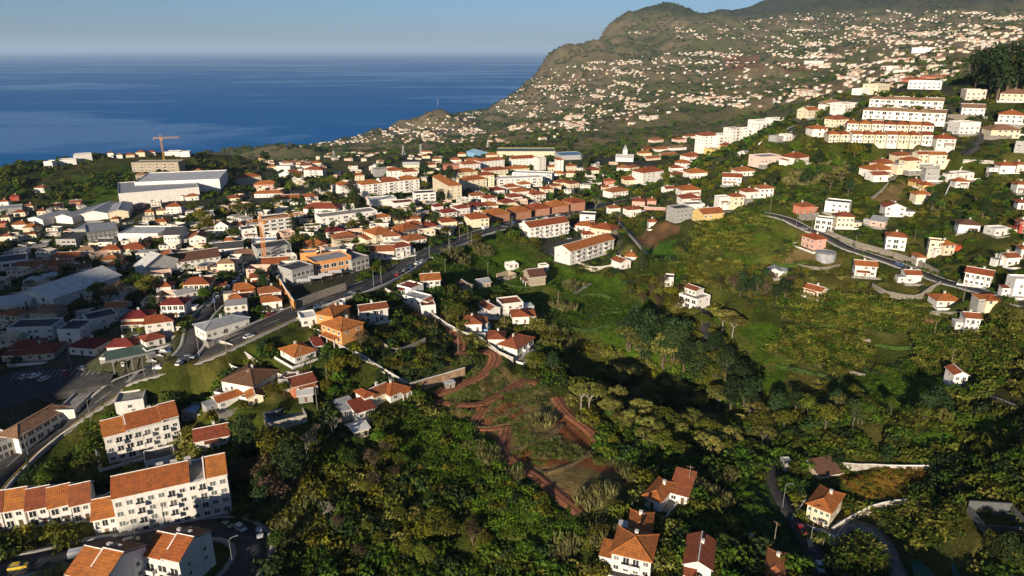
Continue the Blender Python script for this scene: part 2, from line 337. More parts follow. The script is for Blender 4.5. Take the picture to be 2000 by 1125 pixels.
# ------------------------------------------------------------------ land cover: what grows or lies where
def world_poly(px):
    return np.array([hit(u, v)[:2] for u, v in px])
def in_poly(x, y, poly):
    c = np.zeros(x.shape, bool); n = len(poly)
    for k in range(n):
        x0, y0 = poly[k]; x1, y1 = poly[(k + 1) % n]
        t = ((y0 > y) != (y1 > y)) & (x < (x1 - x0) * (y - y0) / (y1 - y0 + 1e-12) + x0); c ^= t
    return c
COVERS = [   # (kind, outline in the picture)
 ('town', [(0,430),(120,400),(240,395),(420,380),(480,330),(700,330),(860,300),(1250,300),(1290,330),(1250,370),(1180,400),(980,450),(850,490),(700,560),(560,620),(420,690),(330,720),(250,750),(180,790),(0,900)]),
 ('town', [(1180,400),(1250,370),(1390,320),(1450,310),(1490,380),(1400,415),(1230,440),(1200,520),(1080,510),(1010,460)]),
 ('town', [(1540,250),(1640,190),(1900,200),(1990,230),(1960,290),(1850,300),(1800,290),(1560,280)]),
 ('grass', [(840,520),(920,480),(985,455),(1050,490),(1130,530),(1200,545),(1350,640),(1330,700),(1250,690),(1120,650),(1050,640),(1000,590),(900,580),(850,545)]),
 ('grass', [(1420,500),(1500,430),(1545,440),(1560,470),(1480,520)]),
 ('grass', [(1200,600),(1340,640),(1370,690),(1330,720),(1200,690),(1150,660)]), ('grass', [(1400,610),(1540,640),(1530,760),(1450,740),(1410,690)]), ('grass', [(1640,740),(1850,730),(1860,800),(1660,790)]), ('garden', [(1440,520),(1560,520),(1560,590),(1450,590)]),
 ('field', [(1235,460),(1320,440),(1325,455),(1290,475),(1240,475)]),
 ('lawn', [(1245,475),(1320,470),(1330,495),(1260,505)]),
 ('banana', [(1335,445),(1490,420),(1500,440),(1460,500),(1370,500)]),
 ('banana', [(1500,600),(1600,580),(1700,595),(1790,605),(1800,640),(1760,660),(1650,650),(1560,640)]),
 ('banana', [(1540,650),(1640,660),(1700,690),(1690,720),(1640,740),(1560,720),(1500,690)]),
 ('banana', [(1780,650),(1990,600),(1995,700),(1930,790),(1860,790),(1850,740),(1790,720)]),
 ('banana', [(1640,1000),(1700,960),(1830,985),(1870,1080),(1760,1085),(1720,1030)]),
 ('banana', [(1640,1050),(1690,1035),(1735,1075),(1745,1125),(1640,1125)]),
 ('lawn', [(1880,800),(2000,810),(2000,840),(1900,850)]),
 ('lawn', [(1750,860),(1870,830),(1880,870),(1760,890)]),
 ('rust', [(1650,925),(1820,922),(1800,955),(1760,980),(1690,975),(1655,950)]),
 ('vine', [(1390,930),(1470,930),(1520,960),(1550,1040),(1590,1110),(1500,1090),(1400,1000)]),
 ('bright', [(740,850),(850,800),(920,830),(1000,900),(1120,1000),(1150,1040),(1060,1080),(980,1060),(880,960),(800,930)]),
 ('site', [(850,765),(880,700),(960,690),(985,725),(1060,745),(1110,790),(1185,870),(1150,900),(1090,930),(1050,935),(980,890),(930,840),(870,800)]),
 ('site', [(1050,935),(1150,900),(1230,900),(1240,960),(1160,1020),(1100,990)]),
 ('garden', [(760,640),(870,640),(900,700),(880,720),(810,750),(700,700)]),
 ('grass', [(100,395),(160,340),(240,320),(330,315),(300,350),(200,400),(120,420)]),
 ('terrace', [(1130,290),(1180,240),(1300,215),(1480,215),(1530,240),(1400,275),(1290,300)]),
 ('terrace', [(940,300),(1000,275),(1120,268),(1200,268),(1200,285),(1050,296)]),
 ('redsoil', [(1410,110),(1480,105),(1490,135),(1420,140)]),
 ('redsoil', [(1520,128),(1600,120),(1600,140),(1530,145)]),
 ('field', [(1780,625),(1812,627),(1810,638),(1785,638)]), ('field', [(1840,648),(1874,652),(1870,668),(1845,662)]), ('field', [(1795,706),(1850,710),(1845,718),(1800,714)]), ('field', [(1930,778),(1984,790),(1980,797),(1935,790)]),
 ('dry', [(1690,390),(1770,340),(1790,350),(1720,400)]),
 ('dry', [(1560,490),(1650,505),(1620,520),(1530,515)]),
 ('cliffsoil', [(580,288),(700,278),(740,290),(600,305)]),
]
COVER_COL = {  # real-world ground colours
 'brush': (0.042, 0.056, 0.009), 'town': (0.045, 0.05, 0.03), 'grass': (0.050, 0.098, 0.007), 'field': (0.135, 0.08, 0.045), 'lawn': (0.055, 0.125, 0.014),
 'banana': (0.06, 0.07, 0.022), 'rust': (0.16, 0.10, 0.018), 'vine': (0.02, 0.042, 0.013), 'bright': (0.04, 0.082, 0.007), 'site': (0.19, 0.145, 0.065),
 'garden': (0.06, 0.065, 0.025), 'terrace': (0.085, 0.085, 0.035), 'redsoil': (0.16, 0.085, 0.06), 'dry': (0.17, 0.125, 0.06), 'cliffsoil': (0.14, 0.11, 0.065),
}
WPOLY = [(k, world_poly(p)) for k, p in COVERS]
def cover_of(x, y):
    wx = x + (fbm(x / 9, y / 9, 31, 3) - 0.5) * np.clip(np.hypot(x, y) * 0.03, 3, 30); wy = y + (fbm(x / 9, y / 9, 41, 3) - 0.5) * np.clip(np.hypot(x, y) * 0.03, 3, 30)
    idx = np.zeros(x.shape, int); names = ['brush']
    for k, poly in WPOLY:
        if k not in names: names.append(k)
        idx[in_poly(wx, wy, poly)] = names.index(k)
    return idx, names
# ------------------------------------------------------------------ roads and tracks: level the ground under them first
def resample(P, step):
    P = np.asarray(P, float); out = []
    n = len(P)
    for i in range(n - 1):                                # Catmull-Rom through the surveyed points
        p0, p1, p2, p3 = P[max(i - 1, 0)], P[i], P[i + 1], P[min(i + 2, n - 1)]
        m = max(2, int(np.linalg.norm(p2 - p1) / step))
        for t in np.arange(m) / m:
            out.append(0.5 * ((2 * p1) + (-p0 + p2) * t + (2 * p0 - 5 * p1 + 4 * p2 - p3) * t * t + (-p0 + 3 * p1 - 3 * p2 + p3) * t ** 3))
    out.append(P[-1]); return np.array(out)
ROADS = [  # name, width m, kind, picture points
 ('main_road', 10.5, 'asphalt', [(-60,985),(0,930),(60,880),(130,828),(200,778),(248,740),(330,715),(400,690),(470,655),(545,622),(620,592),(700,563),(760,540),(812,508),(870,482),(925,460),(985,443),(1050,428),(1110,416),(1180,402),(1260,385)]),
 ('side_street', 7.0, 'asphalt', [(360,705),(378,670),(392,625),(424,588),(462,553),(480,525),(505,498)]),
 ('hill_road', 5.5, 'asphalt', [(1260,412),(1340,411),(1413,412),(1470,413),(1505,415),(1540,426),(1575,447),(1613,463),(1655,485),(1700,499),(1740,513),(1790,531),(1840,549),(1880,560),(1930,574),(2010,594)]),
 ('ravine_road', 4.5, 'asphalt', [(1384,590),(1378,618),(1379,655),(1398,687),(1418,716),(1440,752),(1475,810),(1497,870),(1505,922),(1530,975),(1556,1022),(1590,1080),(1618,1130)]),
 ('driveway', 4.5, 'concrete', [(1622,1065),(1640,1038),(1665,1030),(1700,1034),(1728,1058),(1740,1090),(1765,1130)]),
 ('upper_road', 6.5, 'asphalt', [(1420,312),(1460,292),(1500,274),(1537,256),(1565,241),(1600,233),(1640,222)]),
 ('ridge_lane', 5.0, 'asphalt', [(1925,246),(1912,274),(1896,294),(1880,310)]),
 ('estate_street', 8.0, 'asphalt', [(-40,1120),(60,1100),(160,1075),(270,1058),(370,1043),(450,1037),(492,1055),(488,1095),(455,1135)]),
 ('footpath', 2.2, 'concrete', [(1120,575),(1152,552)]),
 ('footpath', 2.5, 'concrete', [(1205,430),(1235,462),(1265,500)]),
 ('dirt_track', 4.0, 'soil', [(760,590),(800,606),(845,618),(872,632),(888,652),(897,672),(900,687),(940,686),(965,698),(962,718),(940,734),(910,748),(877,758),(850,768)]),
 ('dirt_track', 3.4, 'soil', [(850,777),(877,787),(913,793),(943,787),(973,770),(1000,755),(1027,744),(1050,752)]),
 ('dirt_track', 3.4, 'soil', [(944,792),(935,812),(922,834)]),
 ('dirt_track', 2.2, 'soil', [(922,834),(955,838),(988,832)]),
 ('dirt_track', 3.6, 'soil', [(991,832),(984,857),(983,877),(1000,897),(1027,917),(1053,933),(1077,955),(1107,978),(1133,997)]),
 ('dirt_track', 3.4, 'soil', [(1085,775),(1096,790),(1113,810),(1140,830),(1160,850),(1176,872)]),
]
ROADPATH = []
for nm, wd, kd, px in ROADS:
    P = np.array([hit(u, v) for u, v in px]); Q = resample(P, 3.0)
    z = height(Q[:, 0], Q[:, 1])
    ker = np.ones(9) / 9; zz = np.convolve(np.pad(z, 4, mode='edge'), ker, 'valid'); zz = np.convolve(np.pad(zz, 4, mode='edge'), ker, 'valid')
    Q[:, 2] = zz; ROADPATH.append((nm, wd, kd, Q))
def level_ground(Q, half, blend):
    global GZ
    lo = Q[:, :2].min(0) - half - blend - 5; hi = Q[:, :2].max(0) + half + blend + 5
    m = (GX > lo[0]) & (GX < hi[0]) & (GY > lo[1]) & (GY < hi[1]); ii = np.nonzero(m)
    x, y = GX[ii], GY[ii]; best = np.full(x.shape, 1e9); bz = np.zeros(x.shape)
    for q in Q:
        d = np.hypot(x - q[0], y - q[1]); k = d < best; best[k] = d[k]; bz[k] = q[2]
    cell = np.hypot(x, y) * 0.009
    t = 1 - smooth(half + cell * 0.6, half + blend + cell, best)
    GZ[ii] = GZ[ii] * (1 - t) + (bz - 0.25) * t
for nm, wd, kd, Q in ROADPATH: level_ground(Q, wd / 2 + 0.8, 4.0)
# ------------------------------------------------------------------ ground, sea, hills
CI, CN = cover_of(GX, GY)
pal = np.array([COVER_COL[n] for n in CN])
col = pal[CI]
R_ = np.hypot(GX, GY)
farw = smooth(800, 1300, R_)[..., None]
n_big = fbm(GX / 160, GY / 160, 3, 5); n_mid = fbm(GX / 45, GY / 45, 9, 4); n_sm = fbm(GX / 7, GY / 7, 13, 3)
green = np.array([0.080, 0.088, 0.032]); brown = np.array([0.165, 0.128, 0.088]); dgreen = np.array([0.045, 0.062, 0.024]); dry = np.array([0.12, 0.105, 0.055])
t1 = smooth(0.36, 0.56, n_big)[..., None]; t2 = smooth(0.40, 0.60, n_mid)[..., None]
farcol = (green * (1 - t1) + brown * t1) * (1 - 0.45 * t2) + dgreen * 0.45 * t2
# bare rock where the ground is steep, dark pine wood on the summits
gz_r = np.gradient(GZ, axis=0) / np.maximum(np.gradient(R_, axis=0), 0.1)
gz_t = np.gradient(GZ, axis=1) / np.maximum(R_ * (TH[1] - TH[0]), 0.1)
slope = np.hypot(gz_r, gz_t)
st = smooth(0.75, 1.4, slope)[..., None]
farcol = farcol * (1 - st) + np.array([0.115, 0.088, 0.064]) * st
wood = (smooth(150, 260, GZ + (n_big - 0.5) * 120) * smooth(2500, 3500, R_))[..., None]
farcol = farcol * (1 - wood) + np.array([0.018, 0.028, 0.014]) * wood
isb = (CI == 0)[..., None]
col = np.where(isb, col * (1 - farw) + farcol * farw, col)
nearcol_var = (0.55 + 0.9 * n_sm + 0.25 * (n_mid - 0.5))[..., None]
col = col * nearcol_var
yel = smooth(0.50, 0.70, fbm(GX / 16, GY / 16, 77, 3))[..., None] * (1 - farw) * np.isin(CI, [CN.index(k) for k in ('brush', 'grass', 'bright', 'garden')])[..., None]
col = col * (1 - 0.6 * yel) + np.array([0.11, 0.095, 0.03]) * 0.6 * yel
red = smooth(0.42, 0.6, fbm(GX / 11, GY / 11, 55, 4))[..., None] * (CI == CN.index('site'))[..., None]
col = col * (1 - red) + np.array([0.20, 0.075, 0.036]) * red
grn = smooth(0.52, 0.62, fbm(GX / 15, GY / 15, 66, 3))[..., None] * (CI == CN.index('site'))[..., None]
col = col * (1 - grn * 0.8) + np.array([0.04, 0.065, 0.016]) * grn * 0.8
pav = smooth(0.5, 0.56, fbm(GX / 14, GY / 14, 88, 3))[..., None] * (CI == CN.index('town'))[..., None]
col = col * (1 - pav * 0.8) + np.array([0.06, 0.058, 0.055]) * pav * 0.8
tz = (CI == CN.index('terrace')).astype(float) + 0.6 * farw[..., 0] * (CI == 0)
cols = np.concatenate([np.clip(col, 0.004, 1), tz[..., None]], -1)

def ground_material():
    m, nt, bs, N, L = new_mat('ground_cover')
    at = N('ShaderNodeAttribute'); at.attribute_name = 'cover'
    geo = N('ShaderNodeNewGeometry')
    n1 = N('ShaderNodeTexNoise'); n1.inputs['Scale'].default_value = 0.9; n1.inputs['Detail'].default_value = 6; n1.inputs['Roughness'].default_value = 0.7; L(geo.outputs['Position'], n1.inputs['Vector'])
    n2 = N('ShaderNodeTexNoise'); n2.inputs['Scale'].default_value = 0.09; n2.inputs['Detail'].default_value = 6; n2.inputs['Roughness'].default_value = 0.65; L(geo.outputs['Position'], n2.inputs['Vector'])
    r1 = ramp(N, [(0.3, (0.55, 0.55, 0.5)), (0.7, (1.4, 1.38, 1.25))]); L(n1.outputs[0], r1.inputs[0])
    r2 = ramp(N, [(0.32, (0.62, 0.68, 0.55)), (0.68, (1.35, 1.25, 1.15))]); L(n2.outputs[0], r2.inputs[0])
    c = mixc(N, L, 'MULTIPLY', 1.0, at.outputs['Color'], r1.outputs[0]); c = mixc(N, L, 'MULTIPLY', 1.0, c, r2.outputs[0])
    # stone terrace walls: thin earthy bands that follow the contour
    sep = N('ShaderNodeSeparateXYZ'); L(geo.outputs['Position'], sep.inputs[0])
    n3 = N('ShaderNodeTexNoise'); n3.inputs['Scale'].default_value = 0.012; n3.inputs['Detail'].default_value = 3; L(geo.outputs['Position'], n3.inputs['Vector'])
    ma = N('ShaderNodeMath'); ma.operation = 'MULTIPLY_ADD'; ma.inputs[1].default_value = 24.0; L(n3.outputs[0], ma.inputs[0]); L(sep.outputs[2], ma.inputs[2])
    md = N('ShaderNodeMath'); md.operation = 'MULTIPLY'; md.inputs[1].default_value = 1 / 5.5; L(ma.outputs[0], md.inputs[0])
    fr = N('ShaderNodeMath'); fr.operation = 'FRACT'; L(md.outputs[0], fr.inputs[0])
    rp = ramp(N, [(0.0, (0, 0, 0)), (0.62, (0, 0, 0)), (0.72, (1, 1, 1)), (0.95, (1, 1, 1))]); L(fr.outputs[0], rp.inputs[0])
    mu = N('ShaderNodeMath'); mu.operation = 'MULTIPLY'; L(rp.outputs[0], mu.inputs[0]); L(at.outputs['Alpha'], mu.inputs[1])
    m8 = N('ShaderNodeMath'); m8.operation = 'MULTIPLY'; m8.inputs[1].default_value = 0.75; L(mu.outputs[0], m8.inputs[0])
    c = mixc(N, L, 'MIX', m8.outputs[0], c, (0.15, 0.115, 0.07))
    L(c, bs.inputs['Base Color']); bs.inputs['Roughness'].default_value = 0.95; bs.inputs['Specular IOR Level'].default_value = 0.1
    b = N('ShaderNodeBump'); b.inputs['Strength'].default_value = 0.9; b.inputs['Distance'].default_value = 0.6; L(n1.outputs[0], b.inputs['Height']); L(b.outputs[0], bs.inputs['Normal'])
    return m
M_GROUND = ground_material()
TERRAIN = tag(link('terrain', grid_mesh('terrain', GX, GY, GZ, M_GROUND, cols, flip=False)), 'green hillside terrain falling to a ravine and rising to far slopes', kind='structure')

# the land goes on round the camera; the unseen hill behind and left is shaped to cast shade
def back_height(x, y):
    r = np.hypot(x, y); th = np.arctan2(x, y); tc = np.clip(th, TH[0], TH[-1])
    z = raw_height(r * np.sin(tc), r * np.cos(tc)); w = smooth(math.radians(46), math.radians(80), np.abs(th))
    z = z * (1 - w) + (-112 - 0.02 * r) * w
    p = x * math.cos(SUN_AZ) - y * math.sin(SUN_AZ); s = y * math.cos(SUN_AZ) + x * math.sin(SUN_AZ)      # across and along the sun's bearing
    crest = np.interp(p, SHADE_RIDGE_P, SHADE_RIDGE_Z) + (fbm(x / 25, y / 25, 91, 3) - .5) * 7
    return z + w * (crest - z) * np.exp(-((s + 300) / 130.0) ** 2)
# unseen ridge: heights across the sun's bearing, set to shade both lower corners
SHADE_RIDGE_P = [-900, -420, -330, -242, -224, -172, -145, -110, -60, 15, 85, 200, 500]
SHADE_RIDGE_Z = [10, 36, 36, 30, -26, -27, -10, -40, -55, -48, 18, 30, 20]
TB = np.concatenate([np.radians(np.linspace(46, 180, 120)), np.radians(np.linspace(180, 314, 120))[1:]])
RB = np.exp(np.linspace(math.log(62), math.log(8000), 150))
BX = RB[:, None] * np.sin(TB)[None]; BY = RB[:, None] * np.cos(TB)[None]
BZ = back_height(BX, BY)
bc = np.ones(BX.shape + (4,)) * np.array([0.045, 0.055, 0.02, 0.0])
tag(link('hills', grid_mesh('hills', BX, BY, BZ, M_GROUND, bc)), 'unseen wooded hills behind the viewpoint, ridge shaped to cast shade', kind='structure')

SEA_BLUE = (0.0005, 0.115, 0.36, 1)
def sea_material():
    m, nt, bs, N, L = new_mat('sea_water')
    geo = N('ShaderNodeNewGeometry'); mp = N('ShaderNodeMapping'); mp.inputs['Scale'].default_value = (0.00022, 0.0007, 1); mp.inputs['Rotation'].default_value = (0, 0, 0.35); L(geo.outputs['Position'], mp.inputs[0])
    n1 = N('ShaderNodeTexNoise'); n1.inputs['Scale'].default_value = 1.0; n1.inputs['Detail'].default_value = 7; n1.inputs['Roughness'].default_value = 0.6; n1.inputs['Distortion'].default_value = 1.2; L(mp.outputs[0], n1.inputs['Vector'])
    n2 = N('ShaderNodeTexNoise'); n2.inputs['Scale'].default_value = 0.05; n2.inputs['Detail'].default_value = 5; L(geo.outputs['Position'], n2.inputs['Vector'])
    df = N('ShaderNodeBsdfDiffuse'); df.inputs[0].default_value = SEA_BLUE
    gl = N('ShaderNodeBsdfGlossy'); gl.inputs[0].default_value = (0.6, 0.84, 1.0, 1)
    rr = ramp(N, [(0.38, (0.24, 0.24, 0.24)), (0.60, (0.5, 0.5, 0.5))]); L(n1.outputs[0], rr.inputs[0]); L(rr.outputs[0], gl.inputs['Roughness'])
    b = N('ShaderNodeBump'); b.inputs['Strength'].default_value = 0.6; b.inputs['Distance'].default_value = 3.0; L(n2.outputs[0], b.inputs['Height']); L(b.outputs[0], gl.inputs['Normal'])
    fr = ramp(N, [(0.40, (0.02, 0.02, 0.02)), (0.52, (0.05, 0.05, 0.05)), (0.58, (0.34, 0.34, 0.34))]); L(n1.outputs[0], fr.inputs[0])      # wind-ruffled water mirrors less sky than calm slicks
    mx = N('ShaderNodeMixShader'); L(fr.outputs[0], mx.inputs[0]); L(df.outputs[0], mx.inputs[1]); L(gl.outputs[0], mx.inputs[2]); L(mx.outputs[0], nt.nodes['Material Output'].inputs[0])
    return m
SR = np.exp(np.linspace(math.log(300), math.log(150000), 70)); STH = np.linspace(-math.pi, math.pi, 97)
tag(link('sea', grid_mesh('sea', SR[:, None] * np.sin(STH)[None], SR[:, None] * np.cos(STH)[None], np.full((70, 97), -CAM_ALT), sea_material())), 'calm blue sea reaching to the hazy horizon', kind='structure')

# ------------------------------------------------------------------ road sheets
M_ASPH = plain('asphalt', (0.048, 0.046, 0.046), 0.9, 0.35, 0.35)
M_CONC = plain('concrete', (0.24, 0.225, 0.20), 0.9, 0.35, 0.5)
M_SOIL = plain('red_soil', (0.31, 0.12, 0.055), 1.0, 0.45, 0.9, 0.6)
M_KERB = plain('kerb_stone', (0.27, 0.26, 0.24), 0.9, 0.2, 0.8)
M_LINE = plain('road_paint', (0.6, 0.58, 0.52), 0.8, 0.25, 2.0)
M_YEL = plain('yellow_road_paint', (0.55, 0.36, 0.05), 0.8, 0.25, 2.0)
M_STONE = plain('stone_wall', (0.20, 0.175, 0.14), 0.95, 0.4, 1.3, 0.8)
M_RUT = plain('wheel_rut', (0.15, 0.058, 0.03), 1.0, 0.35, 1.0, 0.5)
def sides(Q):
    t = np.gradient(Q[:, :2], axis=0); t /= np.linalg.norm(t, axis=1)[:, None] + 1e-9
    return np.stack([t[:, 1], -t[:, 0]], 1)      # points to the right of travel
def strip(name, Q, offs, mat, parent=None, dz=0.0):
    """ribbon along Q; offs = [(offset to the right, height)], a cross-section from left to right"""
    S = sides(Q); rows = []
    for o, h in offs:
        o = np.asarray(o); h = np.asarray(h); rows.append(np.concatenate([Q[:, :2] + S * (o[:, None] if o.ndim else o), Q[:, 2:3] + (h[:, None] if h.ndim else h) + dz], 1))
    R3 = np.stack(rows, 1)
    me = grid_mesh(name, R3[..., 0], R3[..., 1], R3[..., 2], mat, flip=False)
    return link(name, me, parent)
for nm, wd, kd, Q in ROADPATH:
    h = wd / 2
    if kd == 'soil':
        wob = lambda s: 1.25 * h * (0.75 + 0.6 * fbm(Q[:, 0] / 5 + s, Q[:, 1] / 5, 21, 2))
        o = strip(nm, Q, [(-wob(0), -0.22), (-h * 0.5, 0.10), (0, 0.14), (h * 0.5, 0.10), (wob(9), -0.22)], M_SOIL)
        for s in (-0.42, 0.42):
            strip('wheel_rut', Q, [(s * h - 0.28, 0.0), (s * h, 0.018), (s * h + 0.28, 0.0)], M_RUT, o, 0.135)
        tag(o, kind='structure')
    elif kd == 'concrete':
        o = tag(strip(nm, Q, [(-h, -0.4), (-h, 0.12), (h, 0.12), (h, -0.4)], M_CONC), kind='structure')
    else:
        o = strip(nm, Q, [(-h, -0.3), (-h, 0.10), (0, 0.16), (h, 0.10), (h, -0.3)], M_ASPH)
        tag(o, kind='structure')
        if wd >= 5.5:
            for s in (-1, 1):
                pw = tag(strip('pavement', Q, [(s * (h + 0.75) - 0.72, -0.2), (s * (h + 0.75) - 0.72, 0.25), (s * (h + 0.75) + 0.72, 0.25), (s * (h + 0.75) + 0.72, -0.5)], M_KERB), kind='structure')
        if nm == 'main_road':
            strip('edge_line', Q[: len(Q) * 2 // 7], [(h - 0.75, 0.0), (h - 0.5, 0.0)], M_YEL, o, 0.115 + 0.02)
            for k in range(2, len(Q) - 6, 5):
                strip('lane_line', Q[k:k + 3], [(-0.08, 0), (0.08, 0)], M_LINE, o, 0.17)
for pp in ([(600, 700), (720, 660), (830, 600), (905, 540)], [(790, 832), (900, 802), (1000, 752), (1100, 692)], [(350, 552), (450, 562), (560, 542), (645, 512)], [(480, 520), (600, 470), (720, 400)]):
    Q = resample(np.array([hit(800 + x / 3, 650 + y / 3) for x, y in pp]), 2.5); Q[:, 2] = height(Q[:, 0], Q[:, 1]); wb = .7 + 1.0 * fbm(Q[:, 0] / 3, Q[:, 1] / 3, 71, 2)
    tag(strip('earth_terrace', Q, [(wb * .7, -.5), (wb * .3, -.2 + .25 * wb), (-.1, .1 + .4 * wb), (-1.2 * wb, .1 + .2 * wb), (-2.8, -.35)], plain('dry_bank', (0.15, 0.10, 0.045), 1.0, .55, .8, .8)), kind='structure')
for sec, pp in (('I', [(740, 622), (900, 652), (1090, 662)]), ('I', [(700, 742), (800, 745), (930, 732)]), ('I', [(910, 822), (1080, 832), (1230, 792)]), ('I', [(1390, 905), (1500, 855), (1660, 838)]), ('I', [(1330, 712), (1480, 702), (1570, 735)]), ('I', [(1240, 960), (1400, 985), (1560, 940)]), ('Q', [(-60, 335), (120, 338), (240, 305)]), ('Q', [(380, 470), (560, 500), (720, 480)]), ('Q', [(600, 565), (760, 600), (930, 590)]), ('Q', [(-200, 480), (-60, 520), (120, 540)]), ('Q', [(-300, 620), (-120, 650), (60, 690)]), ('F', [(30, 700), (160, 720), (300, 690)])):
    ox_, oy_, sc_ = {'I': (800, 400, 3.99), 'Q': (1600, 540, 3.515), 'F': (1500, 340, 3.99)}[sec]
    Q = resample(np.array([hit(ox_ + x / sc_, oy_ + y / sc_) for x, y in pp]), 3.0); Q[:, 2] = height(Q[:, 0], Q[:, 1]); wb = .8 + 1.2 * fbm(Q[:, 0] / 4, Q[:, 1] / 4, 73, 2)
    tag(strip('field_terrace', Q, [(wb * .8, -.6), (wb * .3, -.2 + .3 * wb), (-.1, .2 + .55 * wb), (-1.3 * wb, .15 + .3 * wb), (-3.6, -.4)], plain('grassy_bank', (0.045, 0.08, 0.012), 1.0, .5, .9, .9)), kind='structure')
# plaza and car parks
def sheet(name, px, mat, dz=0.12, label=None, zc=None):
    P = np.array([hit(u, v) for u, v in px]); z = np.median(P[:, 2]) if zc is None else zc
    n = max(8, len(P)); cx = P[:, :2].mean(0)
    lo = P[:, :2].min(0) - 4; hi = P[:, :2].max(0) + 4
    m = (GX > lo[0]) & (GX < hi[0]) & (GY > lo[1]) & (GY < hi[1]); ii = np.nonzero(m)
    b = MB(); ring = []
    A = np.stack([P[:, 0], P[:, 1], np.ones(len(P))], 1); coef = np.linalg.lstsq(A, P[:, 2], rcond=None)[0]
    zf = lambda x, y: coef[0] * x + coef[1] * y + coef[2]
    k = in_poly(GX[ii], GY[ii], cx + (P[:, :2] - cx) * 1.12)
    sel = (ii[0][k], ii[1][k]); GZ[sel] = np.minimum(GZ[sel], zf(GX[sel], GY[sel]) - 0.3)
    top = [(p[0], p[1], zf(p[0], p[1]) + dz) for p in P]; bot = [(p[0], p[1], zf(p[0], p[1]) - 2.5) for p in P]
    b.quad(*top)
    for q in range(len(P)): b.quad(top[q], bot[q], bot[(q + 1) % len(P)], top[(q + 1) % len(P)])
    o = b.build(name, mat); tag(o, label, kind='structure'); return o, zf
# ------------------------------------------------------------------ buildings
WALLS = {'white': (0.74, 0.72, 0.68), 'cream': (0.70, 0.62, 0.45), 'yellow': (0.68, 0.50, 0.20), 'pink': (0.62, 0.36, 0.29), 'orange': (0.66, 0.30, 0.10), 'salmon': (0.50, 0.19, 0.11),
         'brick': (0.40, 0.20, 0.13), 'grey': (0.34, 0.34, 0.33), 'stone': (0.36, 0.30, 0.21), 'darkgrey': (0.12, 0.125, 0.13), 'red': (0.38, 0.07, 0.05), 'blue': (0.20, 0.42, 0.62), 'rose': (0.68, 0.55, 0.47)}
ROOFS = {'orange': (0.56, 0.17, 0.045), 'red': (0.34, 0.06, 0.035), 'brown': (0.24, 0.12, 0.07), 'tan': (0.48, 0.28, 0.16), 'rust': (0.46, 0.145, 0.055)}
WORD = {'white': 'white', 'cream': 'cream', 'yellow': 'yellow', 'pink': 'pink', 'orange': 'orange', 'salmon': 'salmon red', 'brick': 'terracotta', 'grey': 'grey', 'stone': 'stone', 'darkgrey': 'dark grey', 'red': 'red', 'blue': 'blue', 'rose': 'pale pink'}
def wall_m(c): return plaster('wall_' + c, WALLS[c])
def roof_m(c):
    if c in ROOFS: return tiles('tiles_' + c, ROOFS[c])
    return {'grey': plain('roof_grey', (0.30, 0.31, 0.32), 0.6, 0.25, 0.5), 'pale': plain('roof_pale_metal', (0.52, 0.52, 0.50), 0.5, 0.16, 0.3), 'dark': plain('roof_dark_felt', (0.055, 0.055, 0.058), 0.9, 0.3, 0.5),
            'white': plain('roof_white', (0.62, 0.60, 0.56), 0.8, 0.2, 0.4), 'blue': plain('roof_blue_metal', (0.10, 0.20, 0.36), 0.45, 0.2, 0.3), 'lightblue': plain('roof_light_blue', (0.26, 0.44, 0.62), 0.5, 0.15, 0.3),
            'concrete': plain('roof_concrete', (0.28, 0.26, 0.23), 0.9, 0.35, 0.5), 'green': plain('roof_green_metal', (0.09, 0.14, 0.10), 0.6, 0.25, 0.3)}[c]
def glass_material():
    m, nt, bs, N, L = new_mat('window_glass'); oi = N('ShaderNodeObjectInfo')
    rp = ramp(N, [(0.0, (0.012, 0.016, 0.02)), (0.7, (0.035, 0.04, 0.045)), (1.0, (0.12, 0.115, 0.10))]); L(oi.outputs['Random'], rp.inputs[0]); L(rp.outputs[0], bs.inputs['Base Color'])
    bs.inputs['Roughness'].default_value = 0.12; bs.inputs['Specular IOR Level'].default_value = 0.6; return m
M_GLASS = glass_material()
M_FRAME = plain('window_frame', (0.62, 0.60, 0.56), 0.6, 0.1)
M_SHUT = plain('roller_shutter', (0.135, 0.15, 0.14), 0.7, 0.15, 1.5, rnd=0.25)
M_GREEN = plain('green_shutter', (0.03, 0.085, 0.05), 0.7, 0.15, 1.5, rnd=0.2)
M_DOOR = plain('door_paint', (0.14, 0.085, 0.05), 0.6, 0.2, 1.0, rnd=0.5)
M_TRIM = plain('trim_white', (0.70, 0.68, 0.63), 0.8, 0.16, 1.0)
M_RAIL = plain('railing', (0.42, 0.41, 0.39), 0.6, 0.15, 1.0)
M_METAL = plain('galvanised_steel', (0.36, 0.37, 0.37), 0.45, 0.15, 0.8, metal=0.6)
M_CHIM = plain('chimney_plaster', (0.66, 0.63, 0.57), 0.9, 0.25, 0.8)
M_PANEL = plain('solar_glass', (0.012, 0.02, 0.045), 0.15, 0.1, 1.0, spec=0.6)
def frame_mesh():
    b = MB(); t = 0.09
    b.box(-.5, .5, -0.06, 0.0, .5 - t, .5); b.box(-.5, .5, -0.06, 0.0, -.5, -.5 + t)
    b.box(-.5, -.5 + t, -0.06, 0.0, -.5 + t, .5 - t); b.box(.5 - t, .5, -0.06, 0.0, -.5 + t, .5 - t); b.box(-0.03, 0.03, -0.05, 0.0, -.5 + t, .5 - t)
    b.box(-.56, .56, -0.12, 0.0, -.57, -.5)
    return b
ME_FRAME = frame_mesh().mesh('window', M_FRAME)
_b = MB(); _b.box(-.42, .42, -0.03, 0.0, -.42, .42); ME_PANE = _b.mesh('pane', M_GLASS)
_b = MB(); _b.box(-.42, .42, -0.045, 0.0, -.42, .42); ME_SHUT = _b.mesh('shutter', M_SHUT)
